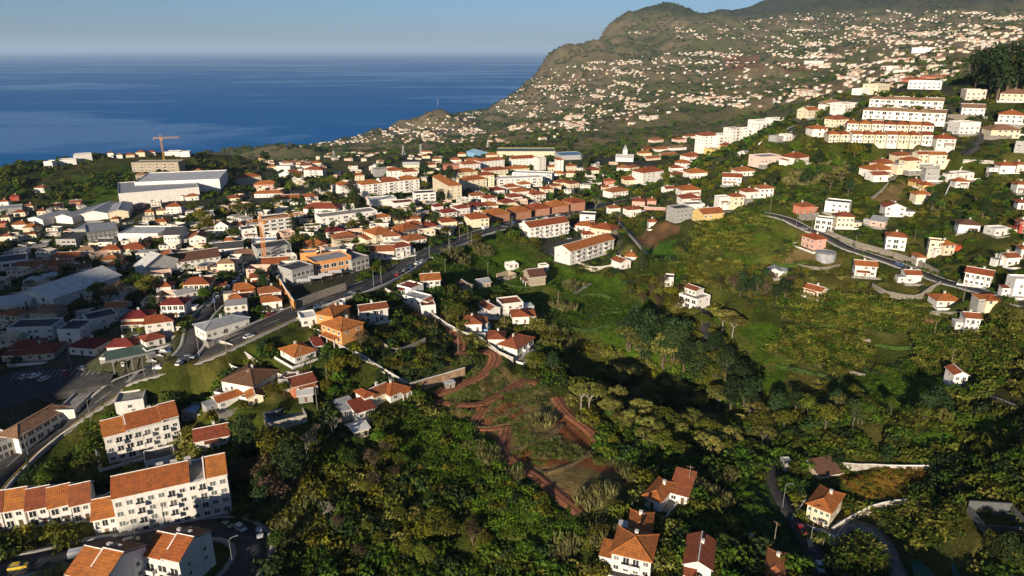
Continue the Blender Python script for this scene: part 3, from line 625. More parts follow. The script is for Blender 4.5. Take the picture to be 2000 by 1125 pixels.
_b = MB(); _b.box(-.42, .42, -0.045, 0.0, -.42, .42); ME_GSHUT = _b.mesh('shutter', M_GREEN)
_b = frame_mesh(); _b.box(-.42, .42, -0.03, 0.0, -.42, .42, m=1); ME_WIN = _b.mesh('window', [M_FRAME, M_GLASS])
_b = frame_mesh(); _b.box(-.42, .42, -0.045, 0.0, -.42, .42, m=1); ME_WINS = _b.mesh('window', [M_FRAME, M_SHUT])
_b = frame_mesh(); _b.box(-.42, .42, -0.045, 0.0, -.42, .42, m=1); ME_WING = _b.mesh('window', [M_FRAME, M_GREEN])
_b = MB(); _b.box(-.5, .5, -0.05, 0, 0, 1); _b.box(-.42, .42, -0.07, -0.05, 0.04, .95, m=1); ME_DOOR = _b.mesh('door', [M_FRAME, M_DOOR])
_b = MB(); _b.box(-.4, .4, -.3, .3, -1.2, 1.0); _b.box(-.5, .5, -.4, .4, 1.0, 1.12); _b.box(-.36, .36, -.26, .26, 1.12, 1.32, m=1); _b.box(-.5, .5, -.4, .4, 1.32, 1.42); ME_CHIM = _b.mesh('chimney', [M_CHIM, M_DOOR])
def ridge_strips(b, pts, m=1, r=0.16):
    for p, q in pts: b.tube([p, q], r, 5, m=m, cap=False)
def roof_mesh(kind, x0, x1, y0, y1, z, pitch, oh=0.5, axis=None, th=0.16):
    """returns MB for a roof over the rectangle; material 0 covering, 1 ridge and fascia"""
    b = MB(); X0, X1, Y0, Y1 = x0 - oh, x1 + oh, y0 - oh, y1 + oh; w, d = X1 - X0, Y1 - Y0; ze = z - oh * pitch * 0.6 + 0.1
    if kind == 'hip':
        if (w >= d and axis != 'y') or axis == 'x':
            h = d / 2 * pitch; k = min(d / 2, w * 0.48); r0, r1 = (X0 + k, (Y0 + Y1) / 2, ze + h), (X1 - k, (Y0 + Y1) / 2, ze + h)
        else:
            h = w / 2 * pitch; k = min(w / 2, d * 0.48); r0, r1 = ((X0 + X1) / 2, Y0 + k, ze + h), ((X0 + X1) / 2, Y1 - k, ze + h)
        A, B, C_, D = (X0, Y0, ze), (X1, Y0, ze), (X1, Y1, ze), (X0, Y1, ze)
        if (w >= d and axis != 'y') or axis == 'x': F = [(A, B, r1, r0), (C_, D, r0, r1), (B, C_, r1), (D, A, r0)]; hips = [(A, r0), (D, r0), (B, r1), (C_, r1), (r0, r1)]
        else: F = [(A, B, r0), (B, C_, r1, r0), (C_, D, r1), (D, A, r0, r1)]; hips = [(A, r0), (B, r0), (C_, r1), (D, r1), (r0, r1)]
        for f in F:
            e = Vector(f[1]) - Vector(f[0]); L_ = e.length; e.normalize()
            uv = []
            for p in f:
                q = Vector(p) - Vector(f[0]); a = q.dot(e); uv.append((a, math.sqrt(max(0, q.length_squared - a * a))))
            b.quad(*f, uv=uv)
        ridge_strips(b, hips); rim = [A, B, C_, D]
    elif kind == 'gable':
        ax = axis or ('x' if w >= d else 'y')
        if ax == 'x':
            h = d / 2 * pitch; m_ = (Y0 + Y1) / 2; F = [((X0, Y0, ze), (X1, Y0, ze), (X1, m_, ze + h), (X0, m_, ze + h)), ((X1, Y1, ze), (X0, Y1, ze), (X0, m_, ze + h), (X1, m_, ze + h))]; rd = [((X0, m_, ze + h), (X1, m_, ze + h))]
        else:
            h = w / 2 * pitch; m_ = (X0 + X1) / 2; F = [((X0, Y1, ze), (X0, Y0, ze), (m_, Y0, ze + h), (m_, Y1, ze + h)), ((X1, Y0, ze), (X1, Y1, ze), (m_, Y1, ze + h), (m_, Y0, ze + h))]; rd = [((m_, Y0, ze + h), (m_, Y1, ze + h))]
        for f in F:
            L_ = (Vector(f[1]) - Vector(f[0])).length; s_ = (Vector(f[2]) - Vector(f[1])).length
            b.quad(*f, uv=[(0, 0), (L_, 0), (L_, s_), (0, s_)])
            lo = [(p[0], p[1], p[2] - th) for p in f]; b.quad(*lo[::-1], m=1)
            for k in range(4): b.quad(f[k], lo[k], lo[(k + 1) % 4], f[(k + 1) % 4], m=1)
        ridge_strips(b, rd); rim = None
    elif kind == 'mono':
        h = d * pitch * 0.6; f = ((X0, Y0, ze), (X1, Y0, ze), (X1, Y1, ze + h), (X0, Y1, ze + h))
        s_ = math.hypot(d, h); b.quad(*f, uv=[(0, 0), (w, 0), (w, s_), (0, s_)]); lo = [(p[0], p[1], p[2] - th) for p in f]; b.quad(*lo[::-1], m=1)
        for k in range(4): b.quad(f[k], lo[k], lo[(k + 1) % 4], f[(k + 1) % 4], m=1)
        rim = None
    if rim:
        lo = [(p[0], p[1], p[2] - th) for p in rim]
        for k in range(4): b.quad(rim[k], lo[k], lo[(k + 1) % 4], rim[(k + 1) % 4], m=1)
        b.quad(*lo[::-1], m=1)
    return b
FOOT = []      # footprints (centre xy, axis x, half w, half d, clear margin) for keeping plants off
BUILT = []     # for labels
def facade_frame(p1, p2, z=None):
    mid = hit((p1[0] + p2[0]) / 2, (p1[1] + p2[1]) / 2); z = mid[2] if z is None else z
    A = ray(*p1); A = A * (z / A[2]); B = ray(*p2); B = B * (z / B[2])
    return A, B, z
def pad(c, ax, hw, hd, z):
    """cut and fill the ground level under a house"""
    R = hw + hd + 14; m = (np.abs(GX - c[0]) < R) & (np.abs(GY - c[1]) < R); ii = np.nonzero(m)
    if len(ii[0]) == 0: return
    dx, dy = GX[ii] - c[0], GY[ii] - c[1]; q = np.maximum(np.abs(dx * ax[0] + dy * ax[1]) - hw, np.abs(-dx * ax[1] + dy * ax[0]) - hd)
    cell = np.hypot(c[0], c[1]) * 0.007; t = 1 - smooth(0.6 + cell * .5, 6.0 + cell, q)
    GZ[ii] = GZ[ii] * (1 - t) + (z - 0.08) * t
def house(p1, p2, dep=None, fl=2, roof='hip', wall='white', rc='orange', bays=None, label=None, name='house', cat='house', pitch=0.42, fh=2.62, axis=None, chim=1, group=None, sidewin=True, plinth=None, oh=0.5, sink=3.0, win='w', segs=None, maxyaw=None, z=None, up=0.0):
    A, B, zb = facade_frame(p1, p2, z); zb += up
    wv = B[:2] - A[:2]; w = float(np.linalg.norm(wv)); yaw = math.atan2(wv[1], wv[0])
    if maxyaw is None and np.hypot(*((A + B)[:2] / 2)) > 400: maxyaw = 32
    if maxyaw is not None and abs(yaw) > math.radians(maxyaw): yaw = math.copysign(math.radians(maxyaw), yaw); w = float(abs(p2[0] - p1[0]) / FPX * project((A + B) / 2)[2] / math.cos(yaw))
    mid = (A + B) / 2; dist = float(np.hypot(mid[0], mid[1]))
    dep = dep if dep is not None else min(12.5, max(6.0, w * 0.78))
    root = empty(name, (mid[0], mid[1], zb), yaw)
    h = fl * fh + 0.25; x0, x1, y0, y1 = -w / 2, w / 2, 0.0, dep
    ax = np.array([math.cos(yaw), math.sin(yaw)]); ay = np.array([-ax[1], ax[0]])
    FOOT.append((mid[:2] + ay * dep / 2, ax, w / 2, dep / 2)); pad(mid[:2] + ay * dep / 2, ax, w / 2, dep / 2, zb)
    M = wall_m(wall); near = dist < 250
    b = MB()
    if roof == 'none':                                      # open ruin: four broken walls
        for q, hh in (((x0, x1, y0, y0 + .35), h * .8), ((x0, x1, y1 - .35, y1), h), ((x0, x0 + .35, y0 + .351, y1 - .351), h * .6), ((x1 - .35, x1, y0 + .351, y1 - .351), h * .9)): b.box(*q, -sink, hh)
    else: b.box(x0, x1, y0, y1, -sink, h)
    if roof == 'gable':
        a_ = axis or ('x' if w >= dep else 'y')
        if a_ == 'x':
            g = dep / 2 * pitch; b.quad((x0, y1, h), (x0, y0, h), (x0, dep / 2, h + g)); b.quad((x1, y0, h), (x1, y1, h), (x1, dep / 2, h + g))
        else:
            g = w / 2 * pitch; b.quad((x0, y0, h), (x1, y0, h), (0, y0, h + g)); b.quad((x1, y1, h), (x0, y1, h), (0, y1, h + g))
    if roof == 'mono':
        g = dep * pitch * 0.6; b.quad((x0, y1, h), (x0, y0, h), (x0, y1, h + g)); b.quad((x1, y0, h), (x1, y1, h), (x1, y1, h + g)); b.quad((x1, y1, h), (x0, y1, h), (x0, y1, h + g), (x1, y1, h + g))
    if roof == 'flat':
        t = 0.25
        for q in ((x0, x1, y0, y0 + t), (x0, x1, y1 - t, y1), (x0, x0 + t, y0 + t, y1 - t), (x1 - t, x1, y0 + t, y1 - t)): b.box(*q, h + 0.002, h + 0.7)
    b.build('wall', M, root)
    rm = roof_m(rc)
    if roof == 'flat':
        r = MB(); r.box(x0 + 0.26, x1 - 0.26, y0 + 0.26, y1 - 0.26, h + 0.004, h + 0.12); ro = r.build('roof', rm, root)
    elif roof == 'none': ro = None
    else:
        sg = segs or [(0, 1, 0)]
        for s0, s1, dz in sg:
            ro = roof_mesh(roof, x0 + w * s0, x0 + w * s1, y0, y1, h + dz, pitch, oh if len(sg) == 1 else oh * 0.5, axis).build('roof', [rm, M_TRIM if roof != 'hip' else rm], root)
    if segs:
        for s0, s1, dz in segs[1:]:
            q = MB(); g = dep / 2 * pitch; xx = x0 + w * s0
            for sy in (0, 1):
                pass
            q.quad((xx - .16, y0 - .3, h), (xx + .16, y0 - .3, h), (xx + .16, y0 - .3, h + .45), (xx - .16, y0 - .3, h + .45))
            for s_ in (-1, 1):
                pts = [(xx + s_ * .16, y0 - .3, h), (xx + s_ * .16, y0 - .3, h + .45), (xx + s_ * .16, dep / 2, h + g + .75), (xx + s_ * .16, y1 + .3, h + .45), (xx + s_ * .16, y1 + .3, h)]
                q.quad(*(pts if s_ < 0 else pts[::-1]))
            q.quad((xx - .16, y0 - .3, h + .45), (xx + .16, y0 - .3, h + .45), (xx + .16, dep / 2, h + g + .75), (xx - .16, dep / 2, h + g + .75))
            q.quad((xx - .16, dep / 2, h + g + .75), (xx + .16, dep / 2, h + g + .75), (xx + .16, y1 + .3, h + .45), (xx - .16, y1 + .3, h + .45))
            q.build('parapet', M_TRIM, root)
    # openings
    if dist < 900 and fl > 0 and bays != '':
        if bays is None:
            n = max(1, int(round(w / 3.3))); bays = ''.join(random.choice('wwwwwg') if w > 5 else 'w' for _ in range(n))
            if 'w' not in bays: bays = 'w' + bays[1:]
        n = len(bays); bw = w / n; rs = random.Random(int(p1[0] * 7 + p1[1] * 13)); nf = int(math.ceil(fl - 0.01))
        def opening(kind, x, y, zc, rz, ww, hh):
            if near:
                o = link('window', ME_FRAME, root, (x, y, zc), rz, (ww, 1, hh)); link('shutter' if kind in 'sn' else 'pane', {'s': ME_SHUT, 'n': ME_GSHUT}.get(kind, ME_PANE), o)
            else: link('window', {'s': ME_WINS, 'n': ME_WING}.get(kind, ME_WIN), root, (x, y, zc), rz, (ww, 1, hh))
        door_at = n // 2 if fl <= 2 and 'B' not in bays else -1
        for f in range(nf):
            z0 = f * fh
            if z0 + 1.9 > h: continue
            for k, c in enumerate(bays):
                xc = x0 + (k + 0.5) * bw
                if c == 'g': continue
                if f == 0 and k == door_at:
                    link('door', ME_DOOR, root, (xc, y0, z0 + 0.05), 0, (min(1.1, bw * .7), 1, 2.15)); continue
                if c == 'B' and f > 0:
                    opening('w', xc, y0, z0 + 1.25, 0, bw * 0.72, 2.1)
                    q = MB(); q.box(-bw * .46, bw * .46, -1.25, 0, -0.16, 0.0); q.box(-bw * .46, bw * .46, -1.25, -1.13, 0.003, 0.95); q.box(-bw * .46, -bw * .46 + .1, -1.12, 0, 0.003, 0.95); q.box(bw * .46 - .1, bw * .46, -1.12, 0, 0.003, 0.95)
                    q.build('balcony', M if not win == 'glassrail' else M_RAIL, root, loc=(xc, y0, z0 + 0.05)); continue
                kd = c if c in 'sn' else ('s' if rs.random() < 0.18 else 'w'); kd = 'w' if c == 'W' else kd
                opening(kd, xc, y0, z0 + (1.45 if c != 'W' else 1.3), 0, (min(1.5, bw * 0.6) if c != 's' else min(2.3, bw * .66)) if c != 'W' else bw * 0.82, (1.3 if c != 's' else 1.55) if c != 'W' else 2.1)
            if sidewin and dep > 5:
                m2 = max(1, int(dep / 4.2))
                for k in range(m2):
                    yc = dep * (k + 0.5) / m2
                    if rs.random() < 0.8: opening('w', x0, yc, z0 + 1.5, -math.pi / 2, 1.05, 1.2)
                    if rs.random() < 0.8: opening('w', x1, yc, z0 + 1.5, math.pi / 2, 1.05, 1.2)
    if roof in ('hip', 'gable') and dist < 800:
        for k in range(chim):
            fx = 0.5 if chim == 1 else (k + 0.6) / chim; xx = x0 + w * (0.2 + 0.62 * ((fx * 0.77 + 0.3 * ((p1[0] * 0.37 + k * 0.41) % 1)) % 1)); yy = dep * 0.66
            zz = h + min(dep, w) / 2 * pitch * 0.62
            link('chimney', ME_CHIM, root, (xx, yy, zz + 0.3), 0, (0.9, 0.9, 0.9))
    if plinth:
        pf, ps, pz = plinth; q = MB(); q.box(x0 - ps, x1 + ps, y0 - pf, y1 + 0.5, -sink - 1, -0.02 + pz); q.build('terrace', M_CONC, root)
        q = MB(); q.box(x0 - ps, x1 + ps, y0 - pf, y0 - pf + 0.15, -0.016 + pz, 0.85 + pz); q.box(x0 - ps, x0 - ps + .15, y0 - pf + .151, y1, -0.016 + pz, 0.85 + pz); q.box(x1 + ps - .15, x1 + ps, y0 - pf + .151, y1, -0.016 + pz, 0.85 + pz); q.build('terrace_wall', M_TRIM, root)
    elif dist < 620 and name in ('house', 'villa') and roof != 'none' and fl <= 2.6 and w > 5:
        rs2 = random.Random(int(p1[0] * 3 + p1[1] * 11)); kd = rs2.random(); sd_ = rs2.choice((-1, 1))
        if kd < .38:                                        # lower annex at one side
            aw, ad = rs2.uniform(2.5, min(6, w * .6)), dep * rs2.uniform(.45, .8); xa = x0 - aw if sd_ < 0 else x1; ah = 2.5 if fl < 2 else rs2.choice((2.5, 2.7)); yo = rs2.uniform(.3, dep - ad)
            q = MB(); q.box(xa + .002, xa + aw - .002, yo, yo + ad, -sink, ah); q.build('annex_wall', wall_m(rs2.choice((wall, wall, 'white', 'grey'))), root)
            if rs2.random() < .5: roof_mesh('mono', xa, xa + aw, yo, yo + ad, ah, .25, .25).build('annex_roof', [rm if roof != 'flat' else roof_m('rust'), M_TRIM], root)
            else: q = MB(); q.box(xa - .1, xa + aw + .1, yo - .1, yo + ad + .1, ah + .003, ah + .2); q.build('annex_roof', roof_m(rs2.choice(('concrete', 'grey', 'white'))), root)
            link('window', ME_WIN, root, (xa + aw / 2, yo, 1.45), 0, (1.1, 1, 1.1))
        elif kd < .68:                                      # veranda
            vw = w * rs2.uniform(.4, .8); vx = x0 + (w - vw) * rs2.random(); vd = rs2.uniform(1.8, 2.8); b3 = MB(); f_ = ((vx, -vd, 2.35), (vx + vw, -vd, 2.35), (vx + vw, -.02, 2.75), (vx, -.02, 2.75)); b3.quad(*f_, uv=[(0, 0), (vw, 0), (vw, vd), (0, vd)]); b3.quad(*[(a, b_, c - .14) for a, b_, c in f_[::-1]], m=1)
            for k in range(4): b3.quad(f_[k], (f_[k][0], f_[k][1], f_[k][2] - .14), (f_[(k + 1) % 4][0], f_[(k + 1) % 4][1], f_[(k + 1) % 4][2] - .14), f_[(k + 1) % 4], m=1)
            b3.build('veranda_roof', [rm if rc in ROOFS else roof_m('rust'), M_TRIM], root)
            for k in range(3): q = MB(); q.box(-.12, .12, -.12, .12, -1, 2.2); q.build('post', M_TRIM, root, loc=(vx + .2 + (vw - .4) * k / 2, -vd + .2, 0))
        if rs2.random() < .55:                              # paved yard with a low wall
            yd = rs2.uniform(2.5, 4.5); q = MB(); q.box(x0 - 1.5, x1 + 1.5, -yd, -.02, -sink, -.03); q.build('yard', M_CONC, root); q = MB(); q.box(x0 - 1.5, x1 + 1.5, -yd, -yd + .2, -.028, .8); q.box(x0 - 1.5, x0 - 1.3, -yd + .201, -.02, -.028, .8); q.build('yard_wall', M_TRIM if rs2.random() < .6 else M_CONC, root)
        if rs2.random() < .3 and roof == 'hip' and fl <= 2: o_ = MB(); o_.box(-.55, .55, -.9, .9, 0, .07); o2 = o_.build('solar_panel', M_PANEL, root, loc=(w * .15, dep * .22, h + dep * .22 * pitch - .02)); o2.rotation_euler = (math.atan(pitch), 0, 0)
        if rs2.random() < .3: o_ = MB(); o_.tube([(0, 0, 0), (0, 0, 1.6)], .03, 4); o_.tube([(-.5, 0, 1.5), (.5, 0, 1.5)], .02, 4); o_.tube([(-.35, 0, 1.2), (.35, 0, 1.2)], .02, 4); o_.build('aerial', M_METAL, root, loc=(w * .1, dep * .55, h + min(w, dep) * .5 * pitch - .3))
    up_, vp_ = (p1[0] + p2[0]) / 2, (p1[1] + p2[1]) / 2
    BUILT.append(dict(o=root, u=up_, v=vp_, w=w, d=dist, wall=wall, roof=roof, rc=rc, fl=fl, label=label, cat=cat, name=name))
    root['category'] = cat
    if group: root['group'] = group
    if label: root['label'] = label

    return root
def solar(root, x, y, z, n=3, tilt=25):
    for k in range(n):
        b = MB(); b.box(-.5, .5, -.85, .85, 0, .06); o = b.build('solar_panel', M_PANEL, root, loc=(x + k * 1.15, y, z)); o.rotation_euler = (math.radians(tilt), 0, 0)
SECT = {'A': (0, 280, 3.99), 'B': (400, 280, 3.99), 'C': (800, 240, 3.99), 'D': (1200, 160, 3.99), 'E': (1500, 80, 3.99), 'F': (1500, 340, 3.99), 'G': (0, 540, 3.99), 'H': (400, 540, 3.99), 'I': (800, 400, 3.99),
        'J': (0, 750, 3.0), 'K': (400, 750, 3.0), 'L': (800, 650, 3.0), 'M': (1100, 850, 4.09), 'N': (1450, 800, 3.4618), 'O': (1200, 500, 3.214), 'P': (900, 0, 3.308), 'Q': (1600, 540, 3.515), 'Z': (0, 0, 1.0)}
def px(sec, x, y):
    ox, oy, s = SECT[sec]; return (ox + x / s, oy + y / s)
def H(sec, x1, y1, x2, y2, fl=2, roof='hip', wall='white', rc='orange', label=None, **k):
    return house(px(sec, x1, y1), px(sec, x2, y2), fl=fl, roof=roof, wall=wall, rc=rc, label=label, **k)
# ------------------------------------------------------------------ paved yards
def lined_sheet(name, pxs, label, rows):
    o, zf = sheet(name, pxs, M_ASPH, .1, label)
    for (u0, v0), (u1, v1), n in rows:
        A, B = hit(u0, v0), hit(u1, v1); d = B - A; L_ = np.linalg.norm(d[:2]); t = d[:2] / L_; q = np.array([-t[1], t[0]])
        for k in range(n + 1):
            c = A[:2] + d[:2] * k / n; b = MB(); e = [c - t * .07, c + t * .07, c + t * .07 + q * 4.6, c - t * .07 + q * 4.6]; b.quad(*[(p[0], p[1], zf(p[0], p[1]) + .112) for p in e]); b.build('bay_line', M_LINE, o)
lined_sheet('car_park', [(-30, 700), (60, 715), (160, 718), (222, 728), (214, 752), (150, 765), (60, 785), (-30, 805)], 'asphalt car park above the roadside buildings', [((20, 745), (190, 733), 16)])
lined_sheet('car_park', [(1062, 488), (1100, 470), (1150, 462), (1165, 474), (1130, 492), (1090, 502)], 'asphalt yard between the two long flats', [((1085, 492), (1140, 474), 12)])
lined_sheet('car_park', [(232, 446), (300, 425), (352, 415), (362, 425), (330, 436), (262, 452)], 'crowded car park behind the showroom', [((245, 446), (340, 426), 18)])
# ------------------------------------------------------------------ the near estate, bottom left
ROW = 'row houses of the near estate'
a1 = H('J', 640, 468, 1072, 350, 3, 'gable', 'white', 'orange', 'white three-storey apartment block with stepped orange roof above the longest block', name='apartment_building', cat='apartment block', dep=11.5, axis='x', bays='wBWBBwBw', chim=4, segs=[(0, .3, 0), (.3, .78, .5), (.78, 1, .9)], plinth=(3.2, 3.0, -0.1), pitch=0.5, fh=3.05)
a2 = H('J', 705, 906, 1362, 748, 4, 'gable', 'white', 'orange', 'longest white apartment block with four rows of grey shutters and orange roof', name='apartment_building', cat='apartment block', dep=12.0, axis='x', bays='ssBssBwwBss', chim=6, pitch=0.5, fh=2.9, segs=[(0, .66, 0.3), (.8, 1, 0.3)])
b = MB(); w_ = BUILT[-1]['w']
b.box(w_ * .16, w_ * .30, 1, 11, 4 * 2.9 + 0.27, 4 * 2.9 + 0.33); b.build('roof_terrace', M_CONC, a2)
H('J', 858, 515, 1035, 470, 1, 'flat', 'white', 'dark', 'small white flat roofed annex between the two big apartment blocks', dep=7, name='annex', cat='annex')
for i, (x1, y1, x2, y2) in enumerate([(-70, 872, 30, 850), (40, 850, 160, 828), (182, 842, 300, 816), (312, 830, 430, 800), (440, 815, 545, 790)]):
    H('J', x1, y1, x2, y2, 2 if i else 2, 'gable', 'white', 'orange' if i % 2 else 'rust', ['row house with clay roof cut by the picture edge beside the estate', 'leftmost whole row house, orange roof and red awning below it', 'second row house from the picture edge with small porch roof', 'row house with red dormer in the middle of the orange row', 'row house with orange roof next to the terraced end house'][i], dep=10, axis='x', pitch=0.62, name='row_house', group=ROW, chim=0, bays='Ww', sink=7)
H('J', 565, 900, 700, 872, 2, 'gable', 'white', 'orange', 'end row house with open terraces joined to the longest apartment block', dep=10, axis='x', pitch=0.55, name='row_house', group=ROW, bays='wWw', chim=0)
H('Z', 288, 1130, 358, 1146, 2.4, 'gable', 'white', 'orange', 'white three-storey house with twin orange roof planes and tall chimney wall', dep=11, axis='x', pitch=0.46, bays='BWB', chim=2, segs=[(0, .55, 0), (.55, 1, .5)], name='estate_house')
H('Z', 140, 1168, 215, 1186, 2.4, 'gable', 'white', 'orange', 'white house with three chimneys cut by the lower picture edge', dep=12, axis='x', pitch=0.46, bays='BWB', chim=3, segs=[(0, .5, 0), (.5, 1, .5)], name='estate_house')
H('J', 690, 205, 856, 180, 2, 'flat', 'white', 'concrete', 'plain white cube house behind the stepped apartment block', dep=8, bays='gwg', sink=5)
H('J', 0, 455, 120, 400, 2, 'flat', 'white', 'concrete', 'white terrace bar with red base at the roadside corner', dep=10, bays='WWWW', name='restaurant', cat='restaurant')
H('J', 125, 395, 440, 205, 1.6, 'hip', 'white', 'tan', 'long white roadside building with tan hipped roof and dark openings', dep=8, bays='WWWWWWW', name='restaurant', cat='restaurant', chim=0, fh=3.0)
H('J', 445, 203, 588, 62, 1, 'flat', 'white', 'concrete', 'low white terrace building with row of white pillars by the road', dep=6, bays='wwwwww', name='terrace_building', cat='building')
H('J', 1150, 385, 1345, 345, 1, 'gable', 'white', 'red', 'low house with dark red roof right of the stepped apartment block', dep=9, axis='x')
H('J', 1070, 215, 1195, 235, 1, 'flat', 'grey', 'lightblue', 'small blue roofed shed above the red roofed low house', dep=7, name='shed', cat='shed')
# ------------------------------------------------------------------ town on the left, before the main road
H('G', 158, 214, 430, 258, 2, 'gable', 'white', 'white', 'long warehouse with pale metal gable roof and row of white doors', dep=36, axis='y', pitch=0.32, bays='nggnggngg'.replace('n', 'W'), chim=0, name='warehouse', cat='warehouse', oh=1.0, sidewin=False)
H('G', 30, 278, 235, 266, 1.3, 'gable', 'white', 'pale', 'small hall with pale grey roof in front of the long warehouse', dep=14, axis='x', pitch=0.25, chim=0, bays='wwwwww')
H('G', 12, 384, 142, 396, 2, 'hip', 'cream', 'orange', 'cream house with orange roof and white balcony behind the flat white villas', bays='wBw')
H('G', 240, 352, 446, 348, 1.5, 'hip', 'cream', 'tan', 'house with broad tan hipped roof beside the long warehouse')
H('G', 75, 508, 425, 494, 2, 'flat', 'white', 'dark', 'long white flat roofed villa with small dark windows', dep=10, bays='gwgwwgw', name='villa', cat='villa')
r = H('G', 465, 522, 640, 520, 2, 'flat', 'white', 'dark', 'white flat roofed villa with slanted solar panels and brown side', dep=11, bays='gwg', name='villa', cat='villa'); solar(r, -3, 6, 6.3, 5)
r = H('G', 708, 447, 940, 392, 2, 'flat', 'white', 'dark', 'white flat roofed villa with solar water heaters on its roof', dep=10, bays='wgwgw', name='villa', cat='villa'); solar(r, -4, 5, 6.3, 4)
H('G', 952, 404, 1165, 396, 1.5, 'hip', 'cream', 'red', 'cream bungalow with dark red hipped roof near the araucaria')
H('G', 820, 294, 985, 288, 1, 'gable', 'white', 'orange', 'low white house with bright orange roof behind the dark garden')
H('G', 1222, 148, 1340, 142, 1.5, 'hip', 'white', 'orange', 'small white house with orange hip roof and red window')
H('G', 1266, 318, 1446, 313, 2, 'hip', 'white', 'red', 'house with red roofs and white glazed veranda beside the side street', bays='WWWW')
H('G', 1440, 152, 1640, 145, 2, 'hip', 'cream', 'orange', 'cream house with white glazed gallery and solar panel on orange roof', bays='WWWWW')
H('G', 1142, 474, 1362, 445, 2, 'hip', 'white', 'orange', 'orange roofed house directly behind the tall araucaria')
H('G', 1612, 496, 1950, 392, 1.4, 'hip', 'white', 'grey', 'white house with grey sheet roof on the corner of road and side street', dep=9, pitch=0.25, chim=1, bays='wwgWgwgw')
H('G', 1790, 254, 1905, 248, 1.5, 'hip', 'yellow', 'orange', 'yellow house with orange roof along the side street')
H('G', 1832, 170, 1990, 155, 1.5, 'hip', 'cream', 'orange', None)
H('G', 80, 636, 320, 614, 1.3, 'hip', 'white', 'red', 'shaded house with large dark red hipped roof above the car park')
H('G', 130, 664, 425, 645, 1, 'hip', 'cream', 'red', 'low red roofed house in shade just above the car park', pitch=0.35)
H('G', 545, 606, 745, 622, 1.2, 'hip', 'white', 'red', 'shaded red roofed bungalow beside the small roadside tree')
H('G', 842, 614, 1050, 604, 1.2, 'hip', 'white', 'red', 'red roofed house behind the grey petrol station canopy')
H('G', 1135, 892, 1275, 884, 1.2, 'gable', 'white', 'orange', 'small house with worn orange gable roof below the crossing', axis='y')
H('G', 1145, 560, 1290, 520, 1, 'hip', 'white', 'red', None)
# ------------------------------------------------------------------ gardens and houses between the road and the building site
H('H', 915, 470, 1072, 532, 2, 'hip', 'orange', 'orange', 'large orange house with hipped roof and brown glazed corner', dep=10, bays='wwww', name='villa', cat='villa')
H('H', 880, 392, 1005, 412, 2, 'hip', 'orange', 'orange', 'orange house with two roof levels behind the larger orange house', dep=11)
H('H', 1222, 374, 1432, 344, 2, 'gable', 'white', 'rust', 'white house with long window band and low brown roof edge', dep=8, axis='x', pitch=0.3, bays='gWgWWg', plinth=(2, 2, -.1))
H('H', 758, 392, 882, 372, 1, 'flat', 'white', 'white', 'low white flat roofed annex left of the orange houses', dep=8)
H('H', 142, 900, 392, 948, 1.6, 'hip', 'white', 'brown', 'broad white house with dark brown hipped roofs and verandas', dep=13, pitch=0.36, plinth=(2, 2, 0))
H('H', 395, 930, 500, 862, 1.6, 'hip', 'white', 'brown', 'white wing with brown roof joined to the broad brown roofed house', dep=8, pitch=0.36)
H('H', 112, 1042, 312, 974, 1, 'gable', 'white', 'orange', 'long narrow white outbuilding with bright orange roof', dep=5.5, axis='x', chim=1)
H('H', 345, 1010, 460, 985, 1, 'gable', 'cream', 'orange', 'small paired sheds with orange roofs beside the narrow outbuilding', dep=5, axis='y', name='shed', cat='shed', chim=0)
H('H', 692, 922, 872, 876, 1, 'gable', 'salmon', 'rust', 'low brick red house with collapsed pinkish roof and orange parapet', dep=10, axis='x', pitch=0.25)
H('H', 578, 872, 690, 880, 1, 'flat', 'grey', 'pale', 'grey shed with pale sheet roof joined to the brick red house', dep=6, name='shed', cat='shed')
H('H', 735, 990, 845, 975, 1, 'gable', 'grey', 'pale', 'grey shed with pale metal roof below the brick red house', dep=6, name='shed', cat='shed', chim=0, axis='x', pitch=.2)
H('H', 705, 684, 868, 628, 1, 'hip', 'white', 'orange', 'white bungalow with clean orange hipped roof and paved yard', dep=10, plinth=(2.5, 2.5, -.1))
H('H', 870, 600, 930, 585, 1, 'mono', 'white', 'red', 'small dark red roofed annex beside the white bungalow', dep=5)
H('H', 1252, 1022, 1322, 996, 1.4, 'hip', 'white', 'orange', 'little white tower house with pyramid orange roof', dep=6, chim=0, pitch=.5)
H('H', 1325, 1000, 1460, 940, 1, 'gable', 'cream', 'rust', 'long low house with faded orange roof left part', dep=7, axis='x')
H('H', 1450, 985, 1595, 922, 1, 'hip', 'white', 'orange', 'low house with bright orange roof next to the long retaining wall', dep=8)
H('H', 1190, 1125, 1330, 1080, 1, 'mono', 'white', 'red', 'shed with bright red sheet roof below the pyramid roofed tower', dep=7, name='shed', cat='shed', pitch=.25)
H('H', 1080, 1110, 1190, 1075, 1, 'mono', 'grey', 'grey', 'grey roofed lean-to left of the red sheet roof shed', dep=7, name='shed', cat='shed', pitch=.2)
H('K', 880, 330, 965, 300, 1, 'gable', 'cream', 'pale', 'old shed with grey sheet roof standing alone in the shrubs', dep=6, name='shed', cat='shed', axis='x', chim=0, pitch=.3)
H('H', 1052, 282, 1102, 278, 1.3, 'flat', 'white', 'white', None, dep=5)
H('H', 1692, 122, 1838, 112, 2, 'gable', 'white', 'orange', 'white two-storey house with stepped orange roofs above the dirt track', dep=9, bays='BwB', axis='x')
H('H', 1500, 120, 1610, 150, 1, 'flat', 'white', 'red', 'white flat terrace house left of the stepped orange roofs', dep=8)
H('H', 1545, 200, 1690, 238, 1, 'flat', 'white', 'grey', 'white walled yard house above the dirt track', dep=7)
H('H', 1690, 302, 1802, 292, 1.3, 'flat', 'white', 'rust', 'small white house with rust red roof at the end of the white wall', dep=9)
